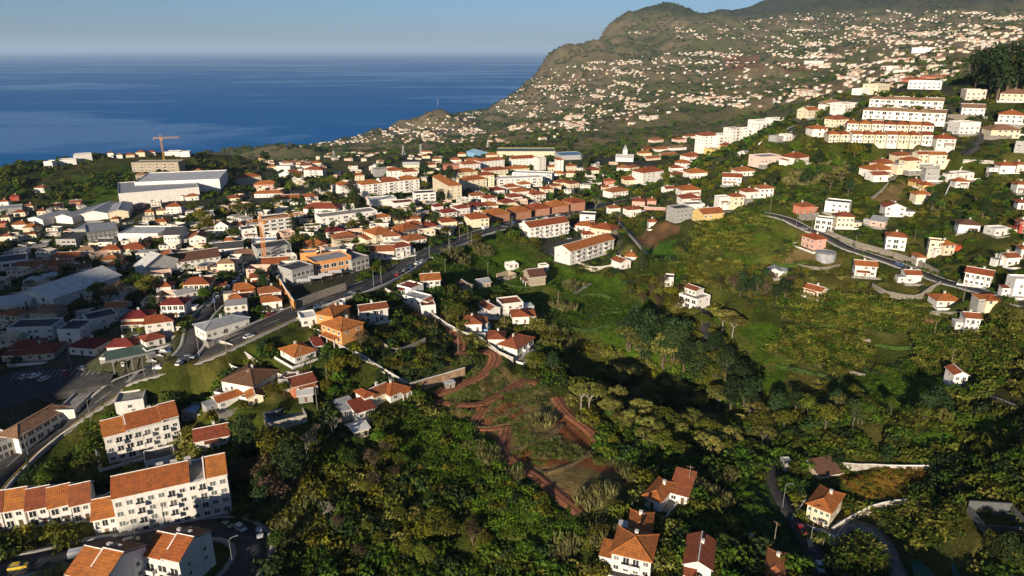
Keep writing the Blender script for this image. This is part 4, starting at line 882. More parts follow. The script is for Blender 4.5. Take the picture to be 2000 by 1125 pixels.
H('H', 195, 252, 300, 250, 1.2, 'hip', 'yellow', 'orange', None)
H('H', 235, 180, 400, 165, 1.2, 'hip', 'cream', 'orange', None)
H('H', 452, 262, 605, 244, 1.2, 'hip', 'white', 'orange', 'white house with folded orange hip roofs beside the stone terrace wall')
H('H', 430, 190, 600, 170, 1.2, 'hip', 'white', 'rust', None)
# ------------------------------------------------------------------ restaurant beside the main road
r = H('B', 868, 1048, 1150, 992, 2, 'flat', 'orange', 'grey', 'orange two-storey restaurant building with dark window bands', dep=12, bays='WWWWW', name='restaurant', cat='restaurant', fh=3.3)
r = H('B', 690, 1112, 856, 1064, 2, 'flat', 'grey', 'dark', 'glass fronted grey box pavilion of the restaurant', dep=10, bays='WWWWW', name='pavilion', cat='pavilion', fh=3.3)
H('B', 1150, 1008, 1285, 968, 2, 'flat', 'grey', 'concrete', 'grey concrete wing right of the orange restaurant', dep=12, bays='WWWW', name='restaurant', cat='restaurant')
H('B', 752, 965, 880, 955, 2.4, 'flat', 'orange', 'grey', 'raised orange corner block behind the glass pavilion', dep=7, bays='gWg', name='restaurant', cat='restaurant')
H('B', 1492, 892, 1605, 872, 2, 'hip', 'white', 'rust', 'white two-storey house with rust roofs beside the restaurant')
H('B', 1398, 800, 1530, 790, 2, 'hip', 'white', 'rust', None)
H('B', 1290, 898, 1478, 892, 1.3, 'gable', 'rose', 'rust', 'pale pink house with broad rust gable next to the restaurant', axis='x')
H('B', 1580, 800, 1730, 775, 1, 'hip', 'white', 'rust', None)
H('B', 1335, 788, 1482, 758, 2, 'hip', 'cream', 'orange', 'cream house with brick side wall and wide orange hip roof', dep=13)
H('B', 1552, 762, 1692, 724, 2, 'hip', 'cream', 'orange', 'cream house wrapped in scaffolding under orange hip roof', dep=13)
H('B', 1012, 802, 1205, 782, 1.6, 'hip', 'cream', 'orange', 'cream house with orange hip roof and scaffolded front', dep=11)
H('B', 770, 838, 950, 826, 1, 'hip', 'white', 'orange', None)
H('B', 948, 740, 1095, 730, 1.5, 'hip', 'white', 'red', None)
H('B', 310, 742, 402, 728, 2, 'flat', 'white', 'dark', 'low white cube beside the tall lattice crane mast', dep=10, bays='ww')
H('B', 480, 725, 668, 694, 4, 'flat', 'white', 'dark', 'white four-storey flats with dark roof behind the orange lattice mast', dep=12, bays='BBBB', name='apartment_building', cat='apartment block')
H('B', 932, 645, 1320, 586, 2, 'flat', 'white', 'concrete', 'long low white flats with flat roof among the palms', dep=13, bays='wBwBwBwB', name='apartment_building', cat='apartment block')
H('B', 770, 545, 1040, 545, 1.3, 'hip', 'white', 'red', 'low school building with long red roof', dep=14)
H('B', 1060, 402, 1142, 388, 3, 'hip', 'white', 'orange', 'narrow white block at the left end of the long orange roofed flats', dep=12, bays='ww')
H('B', 1250, 425, 1655, 368, 4, 'hip', 'white', 'orange', 'long white four-storey flats with orange hipped roof sections', dep=13, bays='wwBwwBwwBww', name='apartment_building', cat='apartment block', chim=3, segs=[(0, .33, 0), (.33, .66, .6), (.66, 1, .3)])
H('B', 1440, 300, 1545, 292, 4, 'hip', 'white', 'orange', None, bays='www', name='apartment_building', cat='apartment block')
H('B', 1552, 300, 1660, 292, 3.6, 'hip', 'white', 'orange', None, bays='www', name='apartment_building', cat='apartment block')
H('B', 1640, 474, 1802, 464, 3, 'flat', 'white', 'dark', 'stepped white modern flats with dark flat roofs', dep=12, bays='BBB', name='apartment_building', cat='apartment block')
H('B', 1290, 505, 1500, 488, 2, 'flat', 'white', 'white', None, dep=14, bays='gwgw')
H('B', 1480, 515, 1640, 500, 1.5, 'flat', 'white', 'red', None)
H('B', 775, 272, 922, 276, 4, 'hip', 'white', 'orange', 'white four-storey block with wide orange roof standing alone behind trees', dep=14, bays='wBBw', name='apartment_building', cat='apartment block')
H('B', 560, 220, 668, 220, 2.4, 'flat', 'white', 'concrete', 'pale flat roofed block with window bands beyond the treetops', dep=12)
H('B', 580, 275, 716, 290, 2, 'gable', 'white', 'orange', None, axis='y')
H('B', 267, 340, 425, 306, 3, 'hip', 'cream', 'orange', 'large cream house with clustered orange hip roofs near the white warehouse', dep=14)
H('B', 386, 364, 570, 360, 2, 'hip', 'pink', 'orange', 'pink house with orange hip roofs below the large cream house')
H('B', 388, 424, 610, 418, 1.3, 'hip', 'white', 'orange', None, dep=9)
H('B', 762, 472, 886, 464, 2, 'hip', 'white', 'rust', None)
H('B', 590, 470, 740, 462, 1.3, 'gable', 'white', 'rust', None, axis='x')
H('B', 1172, 292, 1246, 288, 2, 'hip', 'cream', 'orange', None)
H('B', 232, 924, 422, 908, 1.3, 'hip', 'cream', 'tan', 'cream bungalow with wide tan roof left of the lattice mast')
H('B', 106, 1012, 236, 1008, 2, 'hip', 'cream', 'tan', 'cream two-storey house with tan roof and balconies by the car lined street')
H('B', 452, 1004, 652, 990, 1.4, 'gable', 'white', 'orange', 'white house with long orange roof just below the lattice mast', axis='x')
H('B', 440, 932, 660, 876, 2.6, 'flat', 'grey', 'dark', 'grey concrete shell building wrapped in scaffolding at the mast foot', dep=14, bays='WWWWW', name='building_shell', cat='building')
H('B', 372, 812, 560, 800, 1.2, 'flat', 'white', 'blue', None, dep=9)
H('B', 362, 1112, 505, 1098, 1.4, 'hip', 'white', 'orange', None)
H('B', 82, 708, 188, 704, 2, 'gable', 'white', 'brown', 'steep white house with brown gable near the round pine', axis='y', pitch=.7)
H('B', 205, 676, 300, 668, 1.2, 'hip', 'cream', 'red', None)
H('B', 156, 802, 230, 798, 1.3, 'hip', 'cream', 'orange', None)
H('B', 1482, 645, 1590, 636, 1.5, 'hip', 'cream', 'orange', None)
H('B', 1585, 640, 1685, 630, 1.5, 'hip', 'white', 'orange', None)
H('B', 1842, 655, 1960, 645, 1.5, 'hip', 'cream', 'orange', None)
H('B', 1692, 695, 1815, 685, 1.2, 'hip', 'white', 'red', None)
H('B', 1350, 640, 1450, 628, 2, 'hip', 'white', 'orange', None)
H('B', 540, 535, 615, 530, 1.2, 'flat', 'yellow', 'concrete', None)
H('B', 420, 150, 485, 148, 2, 'hip', 'cream', 'orange', None)
H('B', 470, 205, 560, 202, 1.3, 'hip', 'cream', 'orange', None)
H('B', 745, 200, 840, 196, 1.6, 'hip', 'white', 'rust', None)
H('B', 835, 178, 910, 175, 1.5, 'hip', 'cream', 'orange', None)
H('B', 660, 158, 715, 155, 1.3, 'hip', 'cream', 'rust', None)
H('B', 1020, 255, 1060, 252, 1.4, 'flat', 'white', 'concrete', None)
H('B', 1330, 262, 1430, 254, 3, 'flat', 'grey', 'concrete', None, bays='www')
H('B', 1545, 195, 1672, 192, 1.6, 'gable', 'cream', 'pale', None)
H('B', 1870, 210, 1995, 204, 2, 'flat', 'salmon', 'concrete', None)
# ------------------------------------------------------------------ far left: hill, halls and houses
H('A', 938, 488, 1562, 432, 3.2, 'flat', 'white', 'grey', 'huge white fronted warehouse with panelled flat roof', dep=62, bays='', name='warehouse', cat='warehouse', fh=3.2)
H('A', 1100, 415, 1690, 385, 3.4, 'flat', 'white', 'pale', 'rear hall of the huge warehouse with pale ribbed roof', dep=55, bays='', name='warehouse', cat='warehouse', up=2, fh=3.2, maxyaw=14)
H('A', 1034, 222, 1398, 218, 3, 'flat', 'stone', 'concrete', 'unfinished concrete hotel shell with empty window holes below the hilltop crane', dep=18, bays='WwWwWwWwWwWw', name='building_shell', cat='building', fh=3.1)
H('A', 345, 184, 412, 183, 2, 'flat', 'white', 'white', 'white villa wing with brown windows on the grassy ridge', dep=10, bays='ww')
H('A', 462, 172, 600, 164, 2, 'flat', 'white', 'white', 'large white flat roofed villa on the grassy ridge', dep=12, name='villa', cat='villa')
H('A', 600, 150, 704, 136, 3, 'flat', 'white', 'white', 'rear part of the white villa on the grassy ridge', dep=12, name='villa', cat='villa')
for x1, y1, x2, y2, fl, wl, rc, rf in [(1060, 106, 1132, 104, 2, 'cream', 'orange', 'hip'), (1150, 95, 1212, 92, 1.5, 'cream', 'rust', 'hip'), (840, 112, 888, 110, 2, 'white', 'tan', 'hip'), (910, 116, 956, 114, 1.5, 'white', 'tan', 'hip'), (980, 112, 1050, 108, 1.2, 'cream', 'orange', 'hip'),
                                       (1285, 96, 1400, 94, 1.5, 'white', 'white', 'flat'), (1405, 106, 1480, 104, 2, 'white', 'white', 'flat'), (55, 138, 122, 136, 1, 'white', 'white', 'flat'), (1480, 240, 1570, 238, 1.5, 'cream', 'rust', 'hip'), (1060, 288, 1150, 284, 2, 'stone', 'tan', 'hip'),
                                       (275, 382, 350, 384, 1.6, 'white', 'rust', 'hip'), (935, 350, 1000, 350, 1.2, 'cream', 'orange', 'hip'), (80, 448, 152, 444, 1.3, 'red', 'red', 'hip'), (0, 494, 72, 490, 1.6, 'white', 'orange', 'hip'), (190, 522, 262, 520, 1.4, 'cream', 'rust', 'hip'),
                                       (392, 520, 492, 512, 1.2, 'cream', 'rust', 'gable'), (546, 492, 630, 488, 1.2, 'salmon', 'rust', 'gable'), (110, 572, 200, 568, 1.3, 'cream', 'rust', 'hip'), (92, 672, 212, 668, 1.4, 'white', 'orange', 'hip'), (182, 692, 302, 686, 1.3, 'cream', 'orange', 'hip'),
                                       (10, 772, 98, 768, 1.6, 'white', 'rust', 'hip'), (206, 742, 286, 740, 1.2, 'cream', 'rust', 'hip'), (290, 560, 360, 556, 1.2, 'cream', 'rust', 'hip'), (10, 612, 80, 608, 1.3, 'cream', 'brown', 'hip'), (0, 655, 60, 650, 1.2, 'salmon', 'red', 'hip')]:
    H('A', x1, y1, x2, y2, fl, rf, wl, rc, None)
H('A', 440, 622, 572, 628, 2, 'gable', 'white', 'grey', 'shed with grey gable roof at the left of the row of halls', dep=40, axis='y', pitch=.28, bays='', chim=0, name='warehouse', cat='warehouse')
H('A', 632, 604, 848, 596, 2, 'gable', 'white', 'grey', 'middle hall of the grey roofed row with broad gable', dep=38, axis='y', pitch=.25, bays='', chim=0, name='warehouse', cat='warehouse')
H('A', 856, 596, 1008, 584, 2.2, 'gable', 'cream', 'grey', 'right hall of the grey roofed row with rooflights', dep=38, axis='y', pitch=.25, bays='', chim=0, name='warehouse', cat='warehouse')
H('A', 226, 632, 342, 642, 1.8, 'gable', 'white', 'grey', 'detached grey roofed hall beside the round silo', dep=28, axis='y', pitch=.25, bays='', chim=0, name='warehouse', cat='warehouse')
H('A', 445, 814, 600, 812, 2, 'flat', 'grey', 'darkgrey' if False else 'dark', 'grey flat office block with dark glazing', dep=22, bays='gWWW', name='office_building', cat='office building')
H('A', 722, 798, 905, 748, 3, 'flat', 'darkgrey', 'grey', 'dark grey office block with tall narrow fins', dep=26, bays='wwwwwww', name='office_building', cat='office building')
H('A', 560, 735, 720, 730, 2, 'flat', 'grey', 'grey', 'grey hall wing behind the flat office block', dep=24, bays='', name='office_building', cat='office building')
H('A', 925, 758, 1238, 758, 1.6, 'flat', 'white', 'pale', 'white car showroom with dark window strip', dep=22, bays='gwgWWWgw', name='showroom', cat='showroom')
H('A', 1284, 792, 1412, 788, 2.4, 'gable', 'white', 'dark', 'white hall with slender red barred windows and stepped gable', dep=16, axis='x', bays='nsnsn')
H('A', 1480, 814, 1612, 806, 2.2, 'gable', 'white', 'orange', 'white house with crossed orange gables and tiny roof turret', dep=12, axis='y')
H('A', 774, 834, 882, 832, 2, 'gable', 'white', 'dark', 'tall white house in front of the dark finned office', axis='x')
H('A', 786, 868, 942, 862, 1, 'hip', 'cream', 'orange', None); H('A', 952, 856, 1132, 848, 1, 'hip', 'cream', 'orange', None)
H('A', 800, 962, 930, 958, 1.5, 'hip', 'cream', 'orange', 'cream house with two small orange hip roofs in dark garden')
H('A', 602, 882, 740, 876, 1.3, 'hip', 'white', 'tan', None); H('A', 842, 996, 972, 990, 1.2, 'hip', 'white', 'rust', None)
H('A', 0, 1016, 185, 985, 2, 'flat', 'white', 'dark', 'white commercial block beside the blue forecourt roof', dep=16, bays='WWWW', name='shop_building', cat='shop building')
H('A', 130, 1018, 362, 1000, 1.2, 'gable', 'salmon', 'rust', 'long salmon red house with faded roof near the blue forecourt', axis='x', dep=10)
H('A', 382, 1014, 498, 1008, 1.8, 'hip', 'salmon', 'rust', None); H('A', 436, 936, 612, 930, 1.2, 'gable', 'pink', 'orange', None, axis='x'); H('A', 262, 1034, 362, 1028, 1, 'gable', 'yellow', 'tan', 'little yellow house before the long salmon red one', axis='y')
H('A', 600, 1010, 705, 1000, 1, 'hip', 'cream', 'brown', None)
H('A', 1046, 1010, 1150, 1062, 2, 'gable', 'white', 'pale', 'white hall with steep pale roof beside the bare round tree', dep=20, axis='x', pitch=.5, chim=0, bays='gwgw')
H('A', 1372, 1014, 1682, 936, 1.8, 'gable', 'white', 'brown', 'long hall with brown roof and white gable wall', dep=16, axis='x', pitch=.4, bays='wwwwwwww', chim=1)
H('A', 1280, 950, 1420, 920, 1.4, 'gable', 'cream', 'rust', None, axis='y'); H('A', 1675, 880, 1900, 860, 1.5, 'gable', 'white', 'dark', 'long dark roofed hall in shade with white ends', axis='x', dep=12)
H('A', 1302, 450, 1432, 446, 1.6, 'gable', 'white', 'rust', None, axis='x'); H('A', 1300, 554, 1418, 550, 2.4, 'hip', 'white', 'orange', 'white three-storey house with rust roof among parked cars'); H('A', 1132, 562, 1200, 558, 1, 'hip', 'cream', 'orange', None)
H('A', 1220, 556, 1300, 552, 1.2, 'hip', 'cream', 'tan', None); H('A', 1192, 642, 1302, 640, 1, 'hip', 'cream', 'orange', None); H('A', 866, 622, 928, 620, 1.2, 'hip', 'cream', 'orange', None); H('A', 1768, 462, 1872, 458, 1.4, 'hip', 'cream', 'rust', None); H('A', 1450, 448, 1550, 440, 1.4, 'hip', 'white', 'rust', None)
H('A', 1540, 590, 1690, 575, 1.2, 'flat', 'white', 'grey', None, dep=10); H('A', 0, 560, 150, 545, 1.6, 'flat', 'grey', 'grey', None, dep=16)
# ------------------------------------------------------------------ middle of the town
TERR = 'terracotta walled houses in a row along the main road'
for i, (x1, y1, x2, y2, lb) in enumerate([(480, 818, 620, 804, 'first house of the terracotta row, cream front facing the garden'), (640, 784, 782, 764, 'second house of the terracotta row along the main road'), (832, 758, 948, 742, 'third house of the terracotta row along the main road'), (970, 734, 1092, 718, 'fourth house of the terracotta row along the main road'), (1110, 714, 1242, 694, 'fifth house of the terracotta row, half hidden by a bare tree'), (1262, 698, 1370, 682, 'last and tallest house of the terracotta row')]):
    H('C', x1, y1, x2, y2, 2 if i < 5 else 2.5, 'hip', 'brick' if i else 'cream', 'orange', lb, dep=13, name='row_villa', group=TERR, bays='gg' if i else None, sidewin=True)
H('C', 930, 930, 1242, 856, 3, 'gable', 'white', 'orange', 'white three-storey flats nearer the road with long orange roof', dep=12, axis='x', bays='wBwBwBwB', name='apartment_building', cat='apartment block', chim=3, pitch=.4)
H('C', 1250, 1110, 1590, 1006, 3, 'gable', 'white', 'orange', 'white three-storey flats beside the green field with blank gable end', dep=12, axis='x', bays='wBwBBwBw', name='apartment_building', cat='apartment block', chim=2, pitch=.4)
H('C', 1415, 882, 1562, 928, 2.4, 'hip', 'cream', 'orange', 'cream yellow villa with orange hip roof behind the two long flats', dep=11)
H('C', 1290, 836, 1425, 848, 1.2, 'hip', 'white', 'orange', None); H('C', 1325, 782, 1442, 788, 2, 'flat', 'white', 'dark', 'white cube house with dark flat roof above the long flats', dep=10, bays='gBg')
H('C', 1360, 905, 1440, 900, 1, 'hip', 'white', 'orange', None, chim=0)
H('C', 312, 618, 408, 610, 5, 'hip', 'cream', 'orange', 'five-storey cream block with blank end wall in the town centre', dep=48, bays='ww', name='apartment_building', cat='apartment block', axis='y', chim=2)
H('C', 372, 475, 532, 462, 4, 'hip', 'cream', 'orange', 'cream flats with orange roof behind the blank ended block', bays='wBwBw', name='apartment_building', cat='apartment block'); H('C', 438, 520, 600, 500, 3, 'hip', 'cream', 'orange', None, bays='wwww', name='apartment_building', cat='apartment block'); H('C', 545, 500, 660, 495, 4, 'hip', 'cream', 'orange', None, bays='www', name='apartment_building', cat='apartment block')
H('C', 695, 508, 1036, 494, 3, 'flat', 'white', 'white', 'white modern flats with cream loggias and terraced roofs', bays='BwwBwwBw', name='apartment_building', cat='apartment block', dep=14); H('C', 800, 455, 1108, 468, 3, 'flat', 'white', 'white', 'second white flat roofed block behind the modern flats', bays='wwBwwB', name='apartment_building', cat='apartment block', dep=14)
H('C', 590, 418, 768, 404, 2.2, 'hip', 'cream', 'orange', None, bays='wwwww', dep=11); H('C', 772, 404, 932, 394, 2.2, 'hip', 'cream', 'orange', None, bays='wwww', dep=11)
H('C', 556, 374, 738, 354, 4, 'hip', 'white', 'orange', 'tall white flats with orange roof left of the white slab', bays='wwwwwww', name='apartment_building', cat='apartment block', dep=13); H('C', 800, 350, 1002, 340, 4, 'hip', 'white', 'orange', 'tall white flats with orange roof joined to the white slab', bays='wwwwwwww', name='apartment_building', cat='apartment block', dep=13)
H('C', 1006, 374, 1062, 364, 5, 'flat', 'white', 'white', 'plain white slab block ending the tall orange roofed flats', dep=12, bays='ww', name='apartment_building', cat='apartment block'); H('C', 420, 380, 552, 370, 3, 'hip', 'white', 'orange', None, bays='wwwww'); H('C', 452, 325, 560, 318, 2, 'hip', 'white', 'orange', None)
H('C', 1150, 380, 1198, 378, 5, 'hip', 'white', 'orange', 'slim white tower block with orange cap roof', dep=11, bays='w', name='apartment_building', cat='apartment block')
H('C', 516, 272, 626, 262, 2.2, 'gable', 'blue', 'lightblue', 'light blue factory hall with curved white blue roof', dep=30, axis='y', pitch=.25, bays='', chim=0, name='factory_hall', cat='factory'); H('C', 680, 262, 1136, 262, 2.6, 'flat', 'cream', 'green', 'long cream factory with dark roof edge behind the town', dep=40, bays='', name='factory_hall', cat='factory'); H('C', 1182, 290, 1362, 284, 2, 'flat', 'grey', 'blue', 'market hall with dark blue roof right of the long factory', dep=35, bays='wwwwwww', name='factory_hall', cat='factory')
H('C', 600, 272, 690, 270, 1.5, 'hip', 'cream', 'orange', None)
r = H('C', 1605, 300, 1742, 304, 1.8, 'gable', 'white', 'pale', 'church with pale grey nave roof and pointed white tower', dep=16, axis='x', pitch=.4, bays='ww', chim=0, name='church', cat='church')
b = MB(); b.box(-3, 3, -3, 3, -3, 13); t_ = b.build('tower', wall_m('white'), r, loc=(0, 14, 0))
b = MB(); P4 = [(-3.4, -3.4, 13), (3.4, -3.4, 13), (3.4, 3.4, 13), (-3.4, 3.4, 13)]
for k in range(4): b.quad(P4[k], P4[(k + 1) % 4], (0, 0, 20))
b.build('spire', roof_m('grey'), r, loc=(0, 14, 0))
MID = [(320, 318, 405, 316, 2, 'white', 'orange'), (100, 278, 160, 276, 1.4, 'cream', 'orange'), (274, 362, 332, 360, 2, 'salmon', 'rust'), (1525, 482, 1602, 480, 1.3, 'salmon', 'rust'), (1612, 386, 1718, 390, 2, 'white', 'rust'), (1716, 394, 1792, 376, 2.2, 'cream', 'rust'),
       (1380, 398, 1492, 396, 1.4, 'cream', 'rust'), (1086, 372, 1142, 370, 1.4, 'cream', 'orange'), (1232, 374, 1302, 370, 2, 'cream', 'orange'), (1160, 500, 1240, 490, 1.5, 'cream', 'orange'), (1245, 510, 1325, 500, 1.5, 'cream', 'rust'), (932, 575, 1002, 570, 1.4, 'cream', 'orange'),
       (818, 578, 932, 568, 1.6, 'white', 'orange'), (1042, 565, 1122, 558, 2, 'cream', 'orange'), (962, 612, 1062, 602, 2, 'white', 'rust'), (486, 622, 592, 614, 2, 'white', 'rust'), (592, 642, 682, 632, 2, 'white', 'red'), (756, 536, 852, 528, 1.4, 'white', 'orange'), (862, 512, 942, 506, 1.4, 'white', 'orange'),
       (1112, 525, 1182, 520, 1.4, 'cream', 'rust'), (1512, 536, 1572, 532, 1.4, 'cream', 'rust'), (1576, 592, 1702, 576, 2, 'white', 'rust'), (1690, 474, 1782, 468, 1.6, 'white', 'rust'), (376, 746, 472, 734, 2.6, 'white', 'red'), (262, 764, 372, 750, 2, 'white', 'red'), (255, 826, 370, 815, 1.5, 'cream', 'orange'),
       (480, 700, 600, 690, 1.6, 'white', 'red'), (560, 690, 690, 680, 1.3, 'white', 'orange'), (730, 668, 830, 655, 1.6, 'cream', 'red'), (780, 620, 880, 610, 1.5, 'white', 'red'), (1115, 425, 1200, 430, 1.6, 'white', 'orange'), (1205, 420, 1290, 425, 1.5, 'cream', 'rust'), (1562, 714, 1642, 708, 1.6, 'white', 'rust'),
       (1702, 724, 1802, 716, 1.5, 'white', 'rust'), (1866, 828, 1932, 828, 1.6, 'white', 'rust'), (1732, 655, 1832, 660, 1.6, 'pink', 'rust'), (1850, 650, 1920, 652, 1.5, 'pink', 'rust'), (200, 700, 262, 690, 1.6, 'white', 'red'), (100, 850, 210, 838, 1.3, 'white', 'red'), (0, 862, 95, 850, 2, 'cream', 'orange'),
       (640, 560, 740, 552, 1.3, 'white', 'red'), (130, 350, 210, 346, 1.4, 'cream', 'rust'), (180, 300, 250, 298, 1.3, 'cream', 'rust'), (380, 262, 440, 260, 1.3, 'cream', 'orange')]
for x1, y1, x2, y2, fl, wl, rc in MID: H('C', x1, y1, x2, y2, fl, 'hip', wl, rc, None)
# ------------------------------------------------------------------ the green field: ruins and houses
H('I', 888, 588, 940, 636, 1.8, 'gable', 'stone', 'brown', 'abandoned stone house with brown gable roof in the green field', dep=8.5, axis='y', chim=0, bays='ww', pitch=.5)
H('I', 772, 502, 850, 490, 1, 'none', 'white', 'grey', 'roofless white ruin highest in the green field', dep=5, name='ruin', cat='ruin'); H('I', 736, 596, 832, 566, 1, 'none', 'stone', 'grey', 'crumbling white and beige ruin left of the stone house', dep=6, name='ruin', cat='ruin'); H('I', 1024, 520, 1084, 512, 1, 'flat', 'white', 'brown', 'small ruined hut right behind the abandoned stone house', dep=4, name='hut', cat='hut')
H('I', 405, 680, 490, 665, 1, 'gable', 'stone', 'brown', 'old hut with brown roof at the foot of the field', dep=6, name='hut', cat='hut', chim=0); H('I', 542, 656, 632, 642, 1, 'gable', 'stone', 'grey', 'old hut with grey thatch like roof in the field', dep=6, name='hut', cat='hut', chim=0)
H('I', 622, 892, 706, 872, 1.6, 'gable', 'white', 'rust', 'white gabled house at the left of the middle cluster', dep=9, axis='y'); H('I', 722, 872, 886, 852, 2, 'flat', 'white', 'rust', 'white two-storey house with roof terrace in the middle cluster', dep=9, bays='gwgw'); H('I', 802, 932, 932, 926, 1.3, 'hip', 'white', 'orange', 'white bungalow with bright orange hip roof in the middle cluster', dep=8)
H('I', 432, 992, 562, 988, 1.3, 'hip', 'white', 'rust', 'white house with rust roof at the wall beside the dirt track', dep=9); H('I', 612, 1112, 742, 1112, 1.4, 'hip', 'white', 'rust', 'long white house with rust roof lowest in the middle cluster', dep=8); H('L', 628, 166, 726, 98, 2, 'hip', 'white', 'rust', 'white two-storey house with glazed balcony above the building site', dep=9, bays='WBW'); H('I', 575, 1030, 610, 1032, 1, 'flat', 'blue', 'dark', 'low shaded blue shed inside the middle cluster', dep=8, name='shed', cat='shed')
H('I', 1642, 506, 1722, 490, 1.4, 'gable', 'white', 'rust', 'white gabled cottage beside the tall araucaria on the slope', dep=8); H('I', 1672, 448, 1770, 456, 1.3, 'hip', 'white', 'orange', 'white cottage with orange roof behind the araucaria on the slope', dep=8)
# ------------------------------------------------------------------ slope at the right, upper part
def at_depth(v, d): return -(SP + CP * (v - 562.5) / FPX) * d
for x1, y1, x2, y2, fl, rf, rc, bays, lb in [(690, 544, 805, 536, 5, 'hip', 'rust', 'www', 'left tower of the big white hillside flats'), (812, 526, 905, 520, 4.4, 'flat', 'white', 'BwB', 'second step of the big white hillside flats'), (905, 508, 1000, 500, 5.6, 'flat', 'rust', 'wBw', 'tallest part of the big white hillside flats'),
                                             (1000, 448, 1104, 440, 3, 'flat', 'white', 'wBw', 'lower middle part of the big white hillside flats'), (1106, 420, 1232, 412, 4.5, 'flat', 'white', 'wwBw', 'stepped upper part of the big white hillside flats'), (1238, 378, 1342, 370, 3.4, 'flat', 'white', 'www', 'shaded far end of the big white hillside flats')]:
    H('D', x1, y1, x2, y2, fl, rf, 'white', rc, lb, dep=13, bays=bays, name='apartment_building', cat='apartment block', z=at_depth(px('D', x1, (y1 + y2) / 2)[1], 660), sink=9, fh=2.9, maxyaw=26)
H('D', 205, 808, 388, 780, 4, 'hip', 'white', 'orange', 'four-storey white house with orange hip roof above the town edge', dep=14, bays='wwwgw', name='apartment_building', cat='apartment block')
for x1, y1, x2, y2, fl, rf, wl, rc, lb in [
 (1140, 640, 1305, 628, 1.5, 'flat', 'rose', 'grey', 'pale pink flat roofed house on the slope below the white wall'), (1385, 650, 1528, 630, 1.6, 'hip', 'white', 'orange', 'white house with hip roof alone above the wooded gully'), (840, 804, 986, 810, 2, 'gable', 'white', 'orange', 'white two-storey house with long balcony on the bare slope'),
 (470, 672, 585, 676, 1.8, 'hip', 'white', 'orange', None), (578, 625, 692, 615, 1.8, 'hip', 'white', 'orange', None), (450, 705, 535, 702, 1.4, 'hip', 'white', 'orange', None), (466, 762, 566, 758, 1.2, 'hip', 'white', 'orange', None), (590, 755, 722, 748, 1.6, 'hip', 'white', 'orange', None),
 (962, 735, 1092, 730, 1.2, 'hip', 'white', 'rust', None), (1130, 902, 1236, 898, 2, 'hip', 'white', 'rust', 'white house with rust roof above the hill road'), (1022, 912, 1118, 905, 1.5, 'hip', 'white', 'rust', None), (922, 968, 1008, 962, 2, 'hip', 'cream', 'rust', 'cream two-storey house with pointed rust roof above the yellow house'),
 (815, 965, 908, 960, 1.6, 'flat', 'white', 'white', None), (526, 894, 672, 888, 1.6, 'hip', 'white', 'orange', None), (532, 948, 668, 942, 1.2, 'hip', 'white', 'rust', None), (560, 1004, 702, 998, 1.2, 'flat', 'white', 'concrete', None), (470, 1102, 602, 1088, 3, 'flat', 'grey', 'dark', 'modern grey and white stepped house beside the yellow house'),
 (685, 1108, 846, 1094, 2, 'gable', 'yellow', 'orange', 'bright yellow two-storey house with orange roof by the hill road'), (1505, 280, 1592, 274, 2, 'gable', 'cream', 'orange', 'cream house with orange gable at the bend of the upper road'), (240, 545, 332, 540, 1.2, 'hip', 'cream', 'orange', None), (332, 545, 432, 540, 1.3, 'hip', 'white', 'rust', None),
 (442, 535, 562, 528, 1.4, 'hip', 'white', 'tan', None), (206, 578, 292, 574, 1.3, 'hip', 'cream', 'orange', None), (362, 595, 502, 575, 1, 'gable', 'cream', 'orange', None), (252, 615, 362, 605, 1, 'gable', 'cream', 'orange', None), (566, 445, 652, 440, 1.5, 'hip', 'white', 'rust', None), (482, 475, 562, 470, 1.8, 'hip', 'rose', 'rust', None),
 (302, 475, 382, 468, 1.5, 'hip', 'rose', 'rust', None), (850, 520, 912, 515, 1.2, 'hip', 'salmon', 'rust', None), (752, 575, 850, 555, 1.6, 'flat', 'yellow', 'concrete', None), (90, 800, 192, 794, 1.4, 'hip', 'cream', 'orange', None), (400, 868, 475, 862, 1.2, 'gable', 'white', 'orange', None),
 (1330, 455, 1385, 450, 1.2, 'flat', 'white', 'dark', None), (1250, 470, 1330, 460, 1.2, 'flat', 'grey', 'concrete', None)]:
    H('D', x1, y1, x2, y2, fl, rf, wl, rc, lb)
# terraces of town houses on the ridge
def terrace_row(sec, xa, ya, xb, yb, n, wall, rc, words, fl=2, gap=0.0):
    for i in range(n):
        t0, t1 = i / n, (i + 1 - gap) / n
        ordn = ['first', 'second', 'third', 'fourth', 'fifth', 'sixth', 'seventh', 'eighth', 'ninth'][i]
        H(sec, xa + (xb - xa) * t0, ya + (yb - ya) * t0, xa + (xb - xa) * t1, ya + (yb - ya) * t1, fl, 'gable' if i % 3 == 2 else 'hip', wall[i % len(wall)], rc, f'{ordn} house from the left of the {words}', dep=10, axis='x', name='town_house', group='town houses on the ridge', bays='wWw', chim=1, pitch=.36, oh=.3, sidewin=False)
terrace_row('E', 470, 792, 1285, 806, 9, ['cream', 'cream', 'white'], 'orange', 'lowest terrace row on the ridge', gap=.12)
terrace_row('E', 610, 706, 1290, 730, 7, ['white', 'cream', 'rose'], 'orange', 'second lowest terrace row on the ridge', gap=.08)
terrace_row('E', 748, 602, 1362, 632, 6, ['white'], 'tan', 'tan roofed terrace row in front', gap=.03)
terrace_row('E', 798, 512, 1345, 536, 6, ['white'], 'tan', 'tan roofed terrace row behind', gap=.03)
